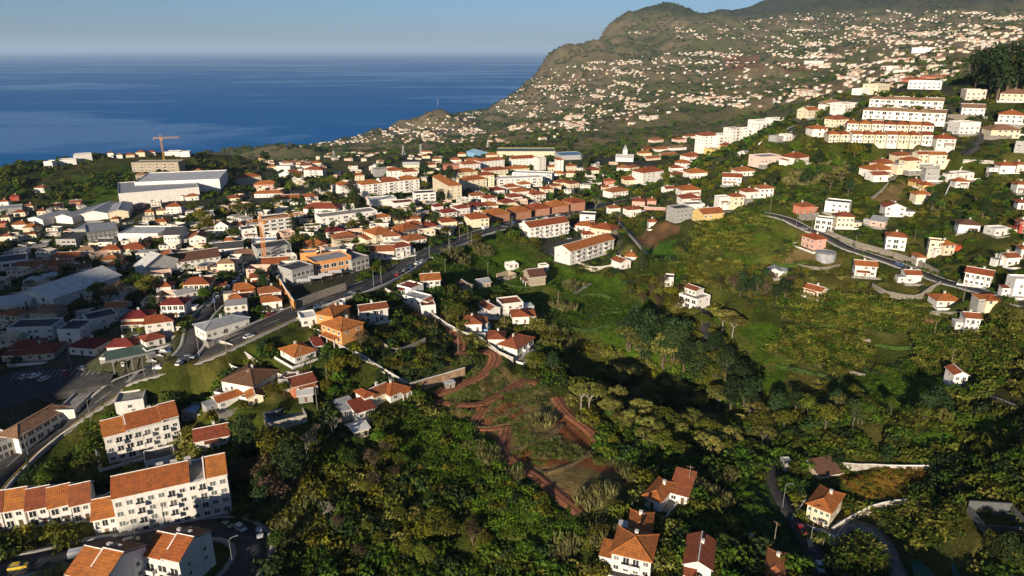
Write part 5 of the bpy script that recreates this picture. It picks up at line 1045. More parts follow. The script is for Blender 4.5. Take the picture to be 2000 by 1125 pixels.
for x1, y1, x2, y2, fl, rf, wl, rc, lb in [
 (342, 742, 458, 740, 1.8, 'hip', 'white', 'orange', 'white house left of the lowest terrace row on the ridge'), (520, 676, 622, 670, 2, 'hip', 'cream', 'rust', 'cream end house beside the second terrace row'), (590, 556, 712, 550, 2, 'flat', 'white', 'tan', 'white curved house at the road bend on the ridge'), (482, 525, 592, 515, 1.4, 'hip', 'white', 'tan', None),
 (1120, 372, 1312, 380, 2, 'flat', 'white', 'white', 'white modern cube villa with green glass on the ridge crest'), (1090, 320, 1212, 318, 1.5, 'hip', 'salmon', 'rust', 'salmon house behind the white cube villa'), (1226, 296, 1412, 294, 1.2, 'gable', 'salmon', 'orange', 'long salmon house with orange roofs right of the cube villa'),
 (1535, 460, 1692, 462, 2.4, 'flat', 'rose', 'white', 'pale villa with glazed front below the dark tree grove'), (1835, 472, 2000, 480, 2, 'hip', 'cream', 'tan', 'cream villa with tan roof at the upper right edge'), (1500, 586, 1682, 592, 2, 'gable', 'white', 'tan', 'white villa with arched gable window and tan roof'), (1815, 638, 1952, 648, 2, 'hip', 'white', 'orange', 'white villa with orange hip roof among palms at the right edge'),
 (1730, 756, 1956, 760, 1.8, 'hip', 'cream', 'tan', 'wide cream villa with low tan roof on a stone terrace'), (1482, 732, 1642, 730, 2.6, 'flat', 'white', 'white', 'white modern villa with turquoise glass beside the ridge lane'), (1386, 690, 1480, 692, 1.2, 'flat', 'white', 'dark', None), (1305, 830, 1455, 834, 2, 'hip', 'white', 'orange', 'white villa with orange hip roof below the modern villa'),
 (1165, 956, 1248, 954, 2, 'gable', 'cream', 'orange', 'cream gabled house, left one of the pair below the terraces'), (1250, 960, 1382, 962, 2, 'gable', 'cream', 'orange', 'cream gabled house, right one of the pair below the terraces'), (1012, 930, 1120, 926, 1, 'hip', 'cream', 'rust', None), (1076, 1004, 1178, 1000, 2, 'hip', 'cream', 'orange', None), (1216, 1090, 1326, 1092, 2.4, 'flat', 'grey', 'tan', 'grey blue three-storey house on the steep slope'),
 (822, 1060, 985, 1050, 1.4, 'hip', 'white', 'orange', None), (866, 1005, 1000, 1000, 1.3, 'hip', 'white', 'rust', None), (816, 1092, 932, 1088, 1.2, 'gable', 'white', 'rust', None), (1802, 1030, 1920, 1032, 1.6, 'hip', 'white', 'orange', None), (1932, 1022, 2000, 1024, 1.6, 'hip', 'white', 'rust', None), (1482, 1078, 1600, 1074, 1, 'flat', 'white', 'concrete', None),
 (826, 405, 965, 395, 2, 'flat', 'cream', 'rust', None), (716, 425, 812, 418, 1.5, 'flat', 'white', 'concrete', None), (1930, 870, 2010, 875, 2, 'flat', 'grey', 'concrete', None)]:
    H('E', x1, y1, x2, y2, fl, rf, wl, rc, lb)
for x1, y1, x2, y2, fl, rf, wl, rc, lb, kw in [
 (255, 558, 356, 594, 2, 'hip', 'pink', 'orange', 'pink villa with orange hip roof beside the round water tank', dict(plinth=(4, 4, -.2))), (260, 314, 352, 304, 1.5, 'hip', 'salmon', 'rust', None, {}), (360, 428, 492, 444, 2, 'flat', 'white', 'dark', 'white modern house with glass balconies above the hill road', dict(bays='WBW', plinth=(3, 1, -.1))),
 (455, 296, 602, 314, 2, 'flat', 'white', 'dark', 'white and blue house with dark flat roof behind the modern house', {}), (530, 416, 662, 420, 2.2, 'hip', 'cream', 'rust', 'tall cream villa with rust roof and rust veranda roof', dict(bays='wwww')), (790, 402, 906, 418, 1, 'mono', 'pink', 'grey', 'low pink house with grey sheet roof', {}),
 (905, 330, 1062, 335, 1.8, 'gable', 'white', 'orange', 'white villa with offset roofs and terraces on the slope', dict(axis='y')), (1145, 226, 1256, 226, 1.8, 'hip', 'cream', 'orange', 'cream house with orange hip roof above the white villa', {}), (910, 580, 1066, 594, 2.3, 'hip', 'white', 'rust', 'tall pale house with pointed rust hip roof and garden wall', dict(bays='wWw')), (1475, 458, 1646, 470, 1.6, 'hip', 'white', 'brown', 'white house with dark brown hip roof at the right', {}),
 (1245, 614, 1356, 624, 2, 'flat', 'cream', 'rust', 'cream house with rust flat roof and pillars', {}), (1362, 634, 1446, 630, 1.8, 'hip', 'cream', 'orange', None, {}), (1155, 702, 1220, 704, 1.2, 'hip', 'white', 'orange', 'tiny white pavilion with pyramid roof on the road wall', dict(dep=6, chim=0)), (670, 790, 838, 804, 1.8, 'gable', 'white', 'orange', 'white house with orange roof below the hill road, small skylight', dict(axis='x')),
 (1070, 850, 1188, 854, 1.4, 'gable', 'white', 'orange', 'white cottage with orange roof inside the curved stone wall', dict(axis='x')), (1520, 858, 1722, 894, 2, 'gable', 'white', 'orange', 'large white villa with tiered orange roofs and balustrade terrace', dict(bays='BwBwB', plinth=(3, 2, -.1), axis='x')), (1900, 950, 2050, 955, 2.4, 'flat', 'white', 'white', 'plain white modern house at the right edge by the road', dict(bays='gwgg')),
 (1310, 1034, 1492, 1038, 1, 'hip', 'white', 'orange', 'low white house with orange roof above the banana field', {}), (275, 930, 402, 966, 1, 'gable', 'cream', 'orange', 'small cream house with orange roof at the edge of the banana field', {}), (0, 796, 92, 804, 1, 'gable', 'white', 'grey', 'white shed with grey roof below the dirt bank', dict(chim=0)), (1205, 138, 1286, 138, 1.4, 'hip', 'yellow', 'orange', 'small yellow house with orange roof on the slope', {}),
 (1142, 100, 1206, 98, 1, 'hip', 'yellow', 'rust', None, {}), (1455, 106, 1562, 108, 1.3, 'hip', 'white', 'orange', None, {}), (1930, 150, 2010, 152, 1.8, 'hip', 'white', 'rust', None, {}), (1940, 272, 2010, 276, 1.2, 'hip', 'white', 'rust', None, {}), (1850, 722, 1952, 716, 1.4, 'gable', 'white', 'rust', None, dict(axis='x')), (1760, 485, 1888, 480, 1, 'flat', 'white', 'white', None, {}), (1950, 460, 2020, 464, 1.8, 'gable', 'red', 'rust', 'dark red house cut by the right picture edge', {}),
 (1700, 1028, 1822, 1026, 0.8, 'hip', 'cream', 'orange', None, dict(chim=0)), (1215, 20, 1330, 14, 2, 'flat', 'grey', 'grey', None, {}), (1960, 660, 2020, 664, 1.6, 'hip', 'white', 'rust', None, {})]:
    H('F', x1, y1, x2, y2, fl, rf, wl, rc, lb, **kw)
H('Q', 990, 374, 1092, 382, 2, 'gable', 'white', 'rust', 'small white house with balcony and rust gable in the banana field', axis='x', bays='wBw'); H('Q', 908, 772, 1002, 776, 2, 'gable', 'white', 'orange', 'narrow white gabled house standing alone in the banana field', axis='y', bays='ww', chim=0, pitch=.5)
r = H('O', 400, 305, 512, 345, 1.9, 'flat', 'white', 'concrete', 'stepped white house with balconies above the ravine road', dep=10, bays='BWB', plinth=(2.5, .5, -.1)); W_ = BUILT[-1]['w']
b = MB(); b.box(-W_ * .5 + .05, W_ * .12, 4, 9.9, 5.0, 8.0); b.build('upper_wall', wall_m('white'), r); roof_mesh('gable', -W_ * .5 + .05, W_ * .12, 4, 9.9, 8.0, .35, .4, 'x').build('upper_roof', [roof_m('rust'), M_TRIM], r); [link('window', ME_WIN, r, (-W_ * .4 + k * 2.2, 4, 6.6), 0, (1.2, 1, 1.4)) for k in range(3)]
H('O', 312, 190, 368, 195, 1.6, 'flat', 'white', 'brown', 'tiny white tower house above the stepped white house', dep=6)
# ------------------------------------------------------------------ houses at the lower edge
H('M', 640, 560, 772, 612, 1.2, 'hip', 'white', 'orange', 'white house with bright hip roof on a dark terrace, highest of the lower cluster', dep=10, plinth=(2.5, 2.5, -.1), z=None)
H('M', 842, 520, 985, 560, 1, 'mono', 'white', 'rust', 'low rust roofed wing behind the highest house of the lower cluster', dep=9, pitch=.4)
H('M', 520, 872, 690, 900, 1.6, 'hip', 'white', 'orange', 'white house with folded orange roof, middle of the lower cluster', dep=8); H('M', 380, 1082, 690, 1156, 2, 'hip', 'white', 'orange', 'big white house with orange hip roof and open balconies at the lower edge', dep=9.5, bays='wBBw')
H('M', 958, 1122, 1172, 1172, 1.3, 'gable', 'white', 'rust', 'white gabled house with rust roof at the bottom centre', dep=10.5, axis='y', pitch=.5, bays='gwg'); H('N', 425, 742, 580, 806, 2, 'hip', 'cream', 'orange', 'cream villa with orange hip roof and roof cutout beside the ravine road', dep=11, bays='wwnn', plinth=(3, 3, -.1)); H('N', 150, 1150, 270, 1185, .8, 'hip', 'white', 'rust', 'red roofed house cut by the lower edge beside the ravine road', dep=9)
H('N', 285, 420, 342, 418, 0.8, 'flat', 'grey', 'grey', 'small grey shed beside the ravine road', dep=4, bays='', name='shed', cat='shed')
H('N', 520, 472, 668, 446, 0.35, 'mono', 'stone', 'brown', 'old tiled lean-to roof at the end of the long garden wall', dep=6, bays='', name='shed', cat='shed', pitch=.5, sink=2)
# ------------------------------------------------------------------ landmarks far off
H('E', 1158, 92, 1395, 100, 4, 'flat', 'white', 'white', 'long white hospital like block on the far slope', dep=20, bays='', name='large_building', cat='building', maxyaw=20, sink=12); H('E', 1062, 255, 1132, 252, 2, 'flat', 'white', 'white', None, bays=''); H('E', 955, 235, 1030, 228, 3, 'flat', 'white', 'rust', None, bays='')
H('E', 318, 184, 440, 180, 4, 'flat', 'white', 'grey', 'white concrete frame building under construction on the far slope', dep=30, bays='', name='large_building', cat='building', maxyaw=20)
H('Z', 1924, 1046, 2012, 1052, 1.3, 'none', 'darkgrey', 'grey', 'dark concrete walled enclosure cut by the lower right picture edge', dep=9, bays='', name='enclosure', cat='enclosure')
# ------------------------------------------------------------------ labels for the houses that are told apart by their neighbours
LANDMARKS = [(245, 880, 'the stepped white apartment block'), (120, 580, 'the long pale roofed warehouse'), (440, 630, 'the white corner house with grey roof'), (660, 650, 'the large orange house'), (640, 520, 'the orange restaurant'), (515, 470, 'the orange lattice mast'), (320, 385, 'the huge white warehouse'),
             (310, 330, 'the unfinished hotel shell'), (120, 310, 'the white ridge villa'), (195, 425, 'the row of grey halls'), (210, 465, 'the dark finned office'), (110, 520, 'the long salmon house'), (400, 525, 'the long brown roofed hall'), (620, 340, 'the white block alone behind trees'), (490, 350, 'the large cream house'),
             (760, 370, 'the long white flats'), (885, 380, 'the blank ended cream block'), (1010, 360, 'the white modern flats'), (1090, 330, 'the slim white tower block'), (1030, 300, 'the long cream factory'), (1215, 305, 'the church'), (1000, 415, 'the terracotta row'), (1060, 470, 'the white flats nearer the road'), (1140, 500, 'the flats with blank gable'),
             (1280, 350, 'the four-storey white house'), (1415, 275, 'the big white hillside flats'), (1395, 430, 'the bright yellow house'), (1430, 350, 'the white house with long balcony'), (1720, 260, 'the ridge terraces'), (1810, 160, 'the white cube villa'), (1820, 310, 'the cream gabled pair'), (1650, 420, 'the tall cream villa'), (1745, 470, 'the tall pale house'), (1910, 540, 'the large white villa with tiered roofs'), (1850, 590, 'the low house above the banana field')]
FLW = {1: 'one-storey', 2: 'two-storey', 3: 'three-storey', 4: 'four-storey', 5: 'five-storey'}
RCW = {'orange': 'orange', 'rust': 'rust', 'red': 'dark red', 'tan': 'tan', 'brown': 'brown', 'grey': 'grey', 'dark': 'dark', 'white': 'white', 'concrete': 'concrete', 'blue': 'blue', 'pale': 'pale metal'}
used = {}
ORD = [''] + [w + ' ' for w in 'second third fourth fifth sixth seventh eighth ninth tenth eleventh twelfth thirteenth fourteenth fifteenth sixteenth seventeenth eighteenth nineteenth twentieth'.split()]
for h_ in sorted([q for q in BUILT if not q['label']], key=lambda q: (q['v'], q['u'])):
    best = sorted(LANDMARKS, key=lambda l: math.hypot((l[0] - h_['u']), (l[1] - h_['v']) * 1.6))
    for l in best[:3]:
        du, dv = h_['u'] - l[0], (h_['v'] - l[1]) * 1.8
        rel = ('right of' if du > 0 else 'left of') if abs(du) > abs(dv) else ('in front of' if dv > 0 else 'behind')
        look = f"{WORD[h_['wall']]} {'house' if h_['fl'] <= 2.2 else 'block'} with {RCW.get(h_['rc'], h_['rc'])} {'flat ' if h_['roof'] == 'flat' else ''}roof"
        key = (look, rel, l[2]); used[key] = used.get(key, 0) + 1
        if used[key] <= 1: break
    n = used[key]
    lab = f"{ORD[min(n - 1, 19)]}{look} {rel} {l[2]}"
    h_['label'] = lab; h_['o']['label'] = lab
for h_ in BUILT:
    if 'group' not in h_['o']: h_['o']['group'] = {'house': 'houses of the hillside town', 'villa': 'villas', 'warehouse': 'warehouses and halls', 'apartment block': 'apartment blocks', 'shed': 'sheds and huts'}.get(h_['cat'], h_['cat'] + 's of the town')
# the ground now follows the cut and fill round the houses; roads stay on top
for nm, wd, kd, Q in ROADPATH: level_ground(Q, wd / 2 + 0.8, 3.0)
TERRAIN.data.vertices.foreach_set('co', np.stack([GX, GY, GZ], -1).astype(np.float32).ravel()); TERRAIN.data.update()
# ------------------------------------------------------------------ places kept clear of plants
KEEP = []
def keep(u, v, r):
    P = hit(u, v); KEEP.append((P[0], P[1], r))
for u, v, r in [(1612, 503, 8), (102, 425, 6), (258, 710, 14), (300, 722, 16), (150, 748, 26), (90, 760, 26), (200, 742, 20), (615, 560, 14), (640, 550, 14), (557, 812, 9), (520, 515, 8), (1105, 485, 14), (1130, 478, 12), (1090, 492, 10), (1830, 1108, 8), (855, 212, 40), (290, 415, 25), (340, 408, 25), (250, 440, 14), (400, 560, 6), (878, 755, 5), (845, 770, 6), (1275, 468, 22), (1300, 455, 20), (620, 1000, 2), (790, 500, 5), (470, 1060, 9), (1640, 1035, 4), (1960, 1020, 4), (1735, 925, 4), (1690, 948, 3), (1700, 935, 8), (1760, 935, 8), (1720, 962, 8), (1685, 955, 6), (1705, 1045, 5), (1738, 1075, 5), (1660, 1038, 5), (1790, 930, 6)]: keep(u, v, r)
# ------------------------------------------------------------------ plants
L_OLIVE = leafy('leaf_olive', (0.082, 0.095, 0.010)); L_GREEN = leafy('leaf_green', (0.055, 0.106, 0.008)); L_DARK = leafy('leaf_dark', (0.026, 0.05, 0.014)); L_YEL = leafy('leaf_yellow', (0.12, 0.118, 0.009))
L_PALE = leafy('leaf_pale', (0.19, 0.19, 0.04)); L_BAN = leafy('leaf_banana', (0.165, 0.17, 0.026), hue=0.02); L_REED = leafy('leaf_reed', (0.16, 0.155, 0.055), hue=0.015, trans=0.15); L_BROWN = leafy('leaf_brown', (0.09, 0.065, 0.035)); L_PINE = leafy('needle_pine', (0.040, 0.058, 0.022), trans=0.1); L_RUST = leafy('leaf_rust', (0.19, 0.115, 0.02)); L_GRASS = leafy('grass_blade', (0.072, 0.135, 0.009), var=0.35, hue=0.025)
M_BARK = plain('bark', (0.12, 0.09, 0.065), 0.95, 0.35, 2.0, 0.5); M_BARE = plain('pale_bark', (0.26, 0.22, 0.18), 0.95, 0.3, 2.0, 0.4)
def quads_mesh(name, C, Nn, s, mat, rs, aspect=1.0, U=None):
    """leaf faces: centres C, normals Nn, half sizes s"""
    n = len(C); Nn = Nn / (np.linalg.norm(Nn, axis=1)[:, None] + 1e-9)
    if U is None:
        t = rs.normal(size=(n, 3)); U = t - (t * Nn).sum(1)[:, None] * Nn
    U = U / (np.linalg.norm(U, axis=1)[:, None] + 1e-9); V = np.cross(Nn, U)
    s = np.broadcast_to(np.asarray(s, float), (n,))[:, None]
    co = np.stack([C - U * s, C - V * s * 0.62 * aspect + U * s * 0.1, C + U * s * 1.1, C + V * s * 0.62 * aspect + U * s * 0.1], 1).reshape(-1, 3).astype(np.float32)
    me = bpy.data.meshes.new(name); me.vertices.add(len(co)); me.vertices.foreach_set('co', co.ravel())
    me.loops.add(len(co)); me.loops.foreach_set('vertex_index', np.arange(len(co), dtype=np.int32)); me.polygons.add(n); me.polygons.foreach_set('loop_start', np.arange(0, len(co), 4, dtype=np.int32))
    me.materials.append(mat); me.update(calc_edges=True); return me
def crown_points(lobes, n, rs, jitter=0.55, hollow=0.55):
    """points and outward normals spread over the lobes (centre, radii)"""
    Lb = np.array(lobes, float); wgt = (Lb[:, 3] * Lb[:, 4] + Lb[:, 3] * Lb[:, 5]); wgt /= wgt.sum(); k = rs.choice(len(Lb), n, p=wgt)
    d = rs.normal(size=(n, 3)); d /= np.linalg.norm(d, axis=1)[:, None]; d[:, 2] = np.where(d[:, 2] < -0.35, -d[:, 2], d[:, 2])
    rr = hollow + (1.04 - hollow) * rs.random(n) ** 0.45
    C = Lb[k, :3] + d * Lb[k, 3:6] * rr[:, None]; Nn = d / Lb[k, 3:6] * Lb[k, 3:6].mean(1)[:, None]
    Nn = Nn / np.linalg.norm(Nn, axis=1)[:, None] + rs.normal(size=(n, 3)) * jitter
    return C, Nn
def lobed(rs, R, Hh, zc, nl, flat=1.0, small=0.5):
    out = []
    for k in range(nl):
        a = 2 * math.pi * (k + rs.random() * .7) / nl; q = R * (0.25 + 0.5 * rs.random()) if k else 0
        r = R * (small + 0.22 * rs.random()); out.append((q * math.cos(a), q * math.sin(a), zc + Hh * (rs.random() - .42) * .8, r, r * (0.85 + .3 * rs.random()), r * flat))
    return out
def tree_meshes(kind, seed):
    """(crown mesh, trunk mesh) of one kind of tree, base at the origin, about 8 m tall unless said otherwise"""
    rs = np.random.default_rng(seed); t = MB()
    def limbs(n, z0, z1, spread, r0):
        t.tube([(0, 0, -1.0), (0.1, 0.05, z0 * .5), (0, 0.1, z0)], [r0 * 1.25, r0, r0 * .8], 7)
        for k in range(n):
            a = 2 * math.pi * k / n + rs.random(); t.tube([(0, 0.1, z0 * .92), (spread * .5 * math.cos(a), spread * .5 * math.sin(a), (z0 + z1) * .5), (spread * math.cos(a), spread * math.sin(a), z1)], [r0 * .6, r0 * .4, r0 * .12], 5)
    if kind == 'round':
        limbs(5, 2.4, 6.0, 2.2, .24); C, Nn = crown_points(lobed(rs, 3.3, 3.2, 5.0, 9, .8), 900, rs); return quads_mesh('crown', C, Nn, .24 + .16 * rs.random(900), L_OLIVE, rs), t.mesh('trunk', M_BARK)
    if kind == 'green':
        limbs(5, 2.2, 5.6, 2.0, .22); C, Nn = crown_points(lobed(rs, 3.0, 3.6, 4.9, 8, .95), 900, rs); return quads_mesh('crown', C, Nn, .24 + .15 * rs.random(900), L_GREEN, rs), t.mesh('trunk', M_BARK)
    if kind == 'dark':
        limbs(4, 3.0, 7.5, 1.8, .28); C, Nn = crown_points(lobed(rs, 2.9, 6.0, 6.0, 11, 1.15), 1000, rs); return quads_mesh('crown', C, Nn, .25 + .16 * rs.random(1000), L_DARK, rs), t.mesh('trunk', M_BARK)
    if kind == 'pale':          # cauliflower crowns of the ravine
        limbs(6, 2.6, 6.2, 2.6, .24); lb = []
        for k in range(22):
            a = rs.random() * 6.283; q = 3.4 * math.sqrt(rs.random()); lb.append((q * math.cos(a), q * math.sin(a), 6.2 - .16 * q * q + rs.random() * .8, .95 + .35 * rs.random(), .95, .75))
        C, Nn = crown_points(lb, 1100, rs, .4, .7); return quads_mesh('crown', C, Nn, .18 + .13 * rs.random(1100), L_PALE, rs), t.mesh('trunk', M_BARK)
    if kind == 'umbrella':
        limbs(7, 4.6, 7.0, 3.0, .22); lb = [(q * math.cos(a), q * math.sin(a), 7.2 - .05 * q * q + .3 * rs.random(), 1.35, 1.35, .8) for a, q in ((rs.random() * 6.283, 3.6 * math.sqrt(rs.random())) for _ in range(20))]
        C, Nn = crown_points(lb, 1500, rs, .6, .4); return quads_mesh('crown', C, Nn, .26 + .16 * rs.random(1500), L_PALE, rs), t.mesh('trunk', M_BARE)
    if kind == 'brown':
        limbs(6, 2.2, 6.0, 2.3, .2); C, Nn = crown_points(lobed(rs, 3.0, 3.4, 5.0, 8, .85), 520, rs, .8, .3); return quads_mesh('crown', C, Nn, .2 + .14 * rs.random(520), L_BROWN, rs), t.mesh('trunk', M_BARK)
    if kind == 'yellow':
        limbs(5, 2.0, 5.4, 2.2, .22); C, Nn = crown_points(lobed(rs, 3.4, 3.0, 4.6, 10, .8), 900, rs); return quads_mesh('crown', C, Nn, .25 + .15 * rs.random(900), L_YEL, rs), t.mesh('trunk', M_BARK)
    if kind == 'araucaria':     # tiers of drooping branches, 14 m
        t.tube([(0, 0, -1), (0, 0, 7), (0, 0, 14.2)], [.32, .22, .04], 7); Cs, Ns = [], []
        for k in range(17):
            z = 1.8 + k * .74; R = (14.6 - z) * .265
            for q in range(9):
                a = 2 * math.pi * (q + .5 * (k % 2)) / 9 + rs.random() * .2; tt = np.linspace(.12, 1, 9); rr = R * tt
                for s_ in range(2):
                    Cs.append(np.stack([rr * math.cos(a) + rs.normal(size=9) * .1, rr * math.sin(a) + rs.normal(size=9) * .1, z - .28 * rr * tt + .35 * tt ** 3 * R * .35 + rs.normal(size=9) * .07], 1)); Ns.append(np.tile([0.25 * math.cos(a), .25 * math.sin(a), 1.0], (9, 1)) + rs.normal(size=(9, 3)) * .35)
        C = np.concatenate(Cs); Nn = np.concatenate(Ns); return quads_mesh('crown', C, Nn, .2 + .12 * rs.random(len(C)), L_PINE, rs), t.mesh('trunk', M_BARK)
    if kind == 'cypress':
        t.tube([(0, 0, -1), (0, 0, 6)], [.2, .05], 6); lb = [(0, 0, z, r, r, 1.2) for z, r in ((1.4, .8), (2.8, .95), (4.2, .85), (5.6, .65), (6.8, .4))]; C, Nn = crown_points(lb, 420, rs, .4, .7); return quads_mesh('crown', C, Nn, .16 + .1 * rs.random(420), L_DARK, rs), t.mesh('trunk', M_BARK)
    if kind == 'palm':
        t.tube([(0, 0, -1), (.15, 0, 3), (.1, .1, 6.5)], [.28, .22, .2], 7); Cs, Ns, Us = [], [], []
        for q in range(22):
            a = 2 * math.pi * q / 22 + rs.random() * .25; e = 1.05 - 1.5 * (q % 4) / 4 + rs.random() * .2; tt = np.linspace(.08, 1, 9); Lf = 2.7
            rr = Lf * tt * math.cos(e * .8); zz = 6.5 + Lf * (tt * math.sin(e) - .85 * tt ** 2)
            for s_ in (-1, 1):
                side = np.array([-math.sin(a), math.cos(a), -.25]) * s_
                Cs.append(np.stack([rr * math.cos(a), rr * math.sin(a), zz], 1) + side * .22); Us.append(np.tile(side, (9, 1)) + np.array([math.cos(a), math.sin(a), -.2]) * .6); Ns.append(np.tile([0.1, 0, 1.0], (9, 1)) + rs.normal(size=(9, 3)) * .25)
        C = np.concatenate(Cs); Nn = np.concatenate(Ns); U = np.concatenate(Us); Nn /= np.linalg.norm(Nn, axis=1)[:, None]; U = U - (U * Nn).sum(1)[:, None] * Nn
        return quads_mesh('crown', C, Nn, .36, L_GREEN, rs, .45, U), t.mesh('trunk', M_BARK)
    if kind == 'bare':
        def grow(p, d, L_, r, n):
            q = p + d * L_; t.tube([p, (p + q) / 2 + Vector(rs.normal(size=3) * .06 * L_), q], [r, r * .8, r * .6], 5, cap=False)
            if n:
                for k in range(3): grow(q, (d + Vector(rs.normal(size=3) * .55) + Vector((0, 0, .1))).normalized(), L_ * .72, r * .58, n - 1)
        grow(Vector((0, 0, -.6)), Vector((0, 0, 1)), 2.4, .2, 4)
        C, Nn = crown_points(lobed(rs, 2.6, 2.6, 4.6, 5, .8), 60, rs, .8, .3); return quads_mesh('crown', C, Nn, .12, L_BROWN, rs), t.mesh('trunk', M_BARE)
TREES = {k: [tree_meshes(k, 100 + 17 * i + 3 * j) for j in range(n)] for i, (k, n) in enumerate([('round', 3), ('green', 3), ('dark', 3), ('pale', 3), ('umbrella', 2), ('brown', 2), ('yellow', 2), ('araucaria', 1), ('cypress', 1), ('palm', 2), ('bare', 2)])}
TREENAME = {'round': ('olive_tree', 'olive green broadleaf tree'), 'green': ('leafy_tree', 'fresh green leafy tree'), 'dark': ('evergreen_tree', 'tall dark evergreen tree'), 'pale': ('laurel_tree', 'pale bumpy crowned tree'), 'umbrella': ('umbrella_tree', 'flat crowned umbrella tree'), 'brown': ('autumn_tree', 'brown thin leaved tree'), 'yellow': ('yellow_tree', 'yellow green spreading tree'), 'araucaria': ('araucaria_tree', 'tall conical araucaria'), 'cypress': ('cypress_tree', 'slender dark cypress'), 'palm': ('palm_tree', 'palm with drooping fronds'), 'bare': ('bare_tree', 'leafless grey branched tree')}
# keep-off tests
FC = np.array([f[0] for f in FOOT]); FAX = np.array([f[1] for f in FOOT]); FHW = np.array([f[2] for f in FOOT]); FHD = np.array([f[3] for f in FOOT])
RP = np.concatenate([Q[:, :2] for _, _, _, Q in ROADPATH]); RWD = np.concatenate([np.full(len(Q), w / 2) for _, w, _, Q in ROADPATH])

# clearance from roads on a 2 m raster (metres to the road edge, capped)
RX0, RY0, RCS, RNX, RNY = -760.0, 40.0, 2.0, 800, 640
ROADCLR = np.full((RNY, RNX), 30.0)
for (qx, qy), hw_ in zip(RP, RWD):
    i0, j0 = int((qy - RY0) / RCS), int((qx - RX0) / RCS); k = 9
    a0, a1, b0, b1 = max(0, i0 - k), min(RNY, i0 + k + 1), max(0, j0 - k), min(RNX, j0 + k + 1)
    if a1 <= a0 or b1 <= b0: continue
    yy = RY0 + (np.arange(a0, a1) + .5) * RCS; xx = RX0 + (np.arange(b0, b1) + .5) * RCS
    ROADCLR[a0:a1, b0:b1] = np.minimum(ROADCLR[a0:a1, b0:b1], np.hypot(yy[:, None] - qy, xx[None] - qx) - hw_)
def road_clear(x, y):
    i = ((y - RY0) / RCS).astype(int); j = ((x - RX0) / RCS).astype(int); ok = (i >= 0) & (i < RNY) & (j >= 0) & (j < RNX)
    return np.where(ok, ROADCLR[np.clip(i, 0, RNY - 1), np.clip(j, 0, RNX - 1)], 30.0)
def free(x, y, m_house=1.5, m_road=1.0, front=5.0, front_road=2.0):
    x = np.asarray(x, float); y = np.asarray(y, float); ok = np.ones(len(x), bool); r = np.hypot(x, y) + 1e-6
    kp = np.array(KEEP)
    for k0 in range(0, len(x), 4000):
        sl = slice(k0, k0 + 4000); xs, ys, rs_ = x[sl], y[sl], r[sl]; g = np.ones(len(xs), bool)
        for sh in (0, front * .5, front):
            dx = (xs + xs / rs_ * sh)[:, None] - FC[None, :, 0]; dy = (ys + ys / rs_ * sh)[:, None] - FC[None, :, 1]
            g &= ~((np.abs(dx * FAX[:, 0] + dy * FAX[:, 1]) < FHW + m_house) & (np.abs(-dx * FAX[:, 1] + dy * FAX[:, 0]) < FHD + m_house)).any(1)
        g &= road_clear(xs, ys) > m_road; g &= road_clear(xs + xs / rs_ * front_road, ys + ys / rs_ * front_road) > m_road
        if len(kp): g &= ~(((xs[:, None] - kp[:, 0]) ** 2 + (ys[:, None] - kp[:, 1]) ** 2) < kp[:, 2] ** 2).any(1)
        ok[sl] = g
    return ok
LAND2 = LANDMARKS + [(900, 620, 'the middle house cluster'), (1010, 800, 'the red building site'), (1270, 990, 'the lower cluster of houses'), (1390, 650, 'the ravine road'), (1610, 1000, 'the cream villa by the ravine road'), (1870, 740, 'the narrow gabled house'), (1695, 525, 'the white house below the hill road'), (1335, 580, 'the stepped white house'), (350, 1000, 'the longest apartment block'), (735, 790, 'the shed with red sheet roof'), (560, 740, 'the broad brown roofed house'), (1600, 490, 'the round water tank'), (1730, 930, 'the long garden wall'), (1940, 170, 'the pale villa below the grove')]
TUSED = {}
def place_label(look, u, v, used=TUSED):
    best = sorted(LAND2, key=lambda l: math.hypot(l[0] - u, (l[1] - v) * 1.5))
    for l in best[:4]:
        du, dv = u - l[0], (v - l[1]) * 1.6
        rel = ('right of' if du > 0 else 'left of') if abs(du) > abs(dv) else ('in front of' if dv > 0 else 'behind')
        key = (look, rel, l[2])
        if used.get(key, 0) == 0: break
    else:
        l = best[0]; du, dv = u - l[0], (v - l[1]) * 1.6; rel = ('right of' if du > 0 else 'left of') if abs(du) > abs(dv) else ('in front of' if dv > 0 else 'behind'); key = (look, rel, l[2])
    n = used[key] = used.get(key, 0) + 1
    return ORD[min(n - 1, 19)] + f'{look} {rel} {l[2]}', n
def tree(u, v, kind, size, P=None):
    P = hit(u, v) if P is None else P; nm, look = TREENAME[kind]
    cm, tm = TREES[kind][int(rng.integers(len(TREES[kind])))]
    o = empty(nm, (P[0], P[1], height(P[0], P[1])), rng.random() * 6.283); s = size / (14.0 if kind == 'araucaria' else 8.0); w = s * (0.85 + .3 * rng.random()); o.scale = (w, w, s)
    link('crown', cm, o); link('trunk', tm, o)
    lab, n = place_label(look, u, v); tag(o, lab, 'tree', TREENAME[kind][0].replace('_', ' ') + 's'); return o
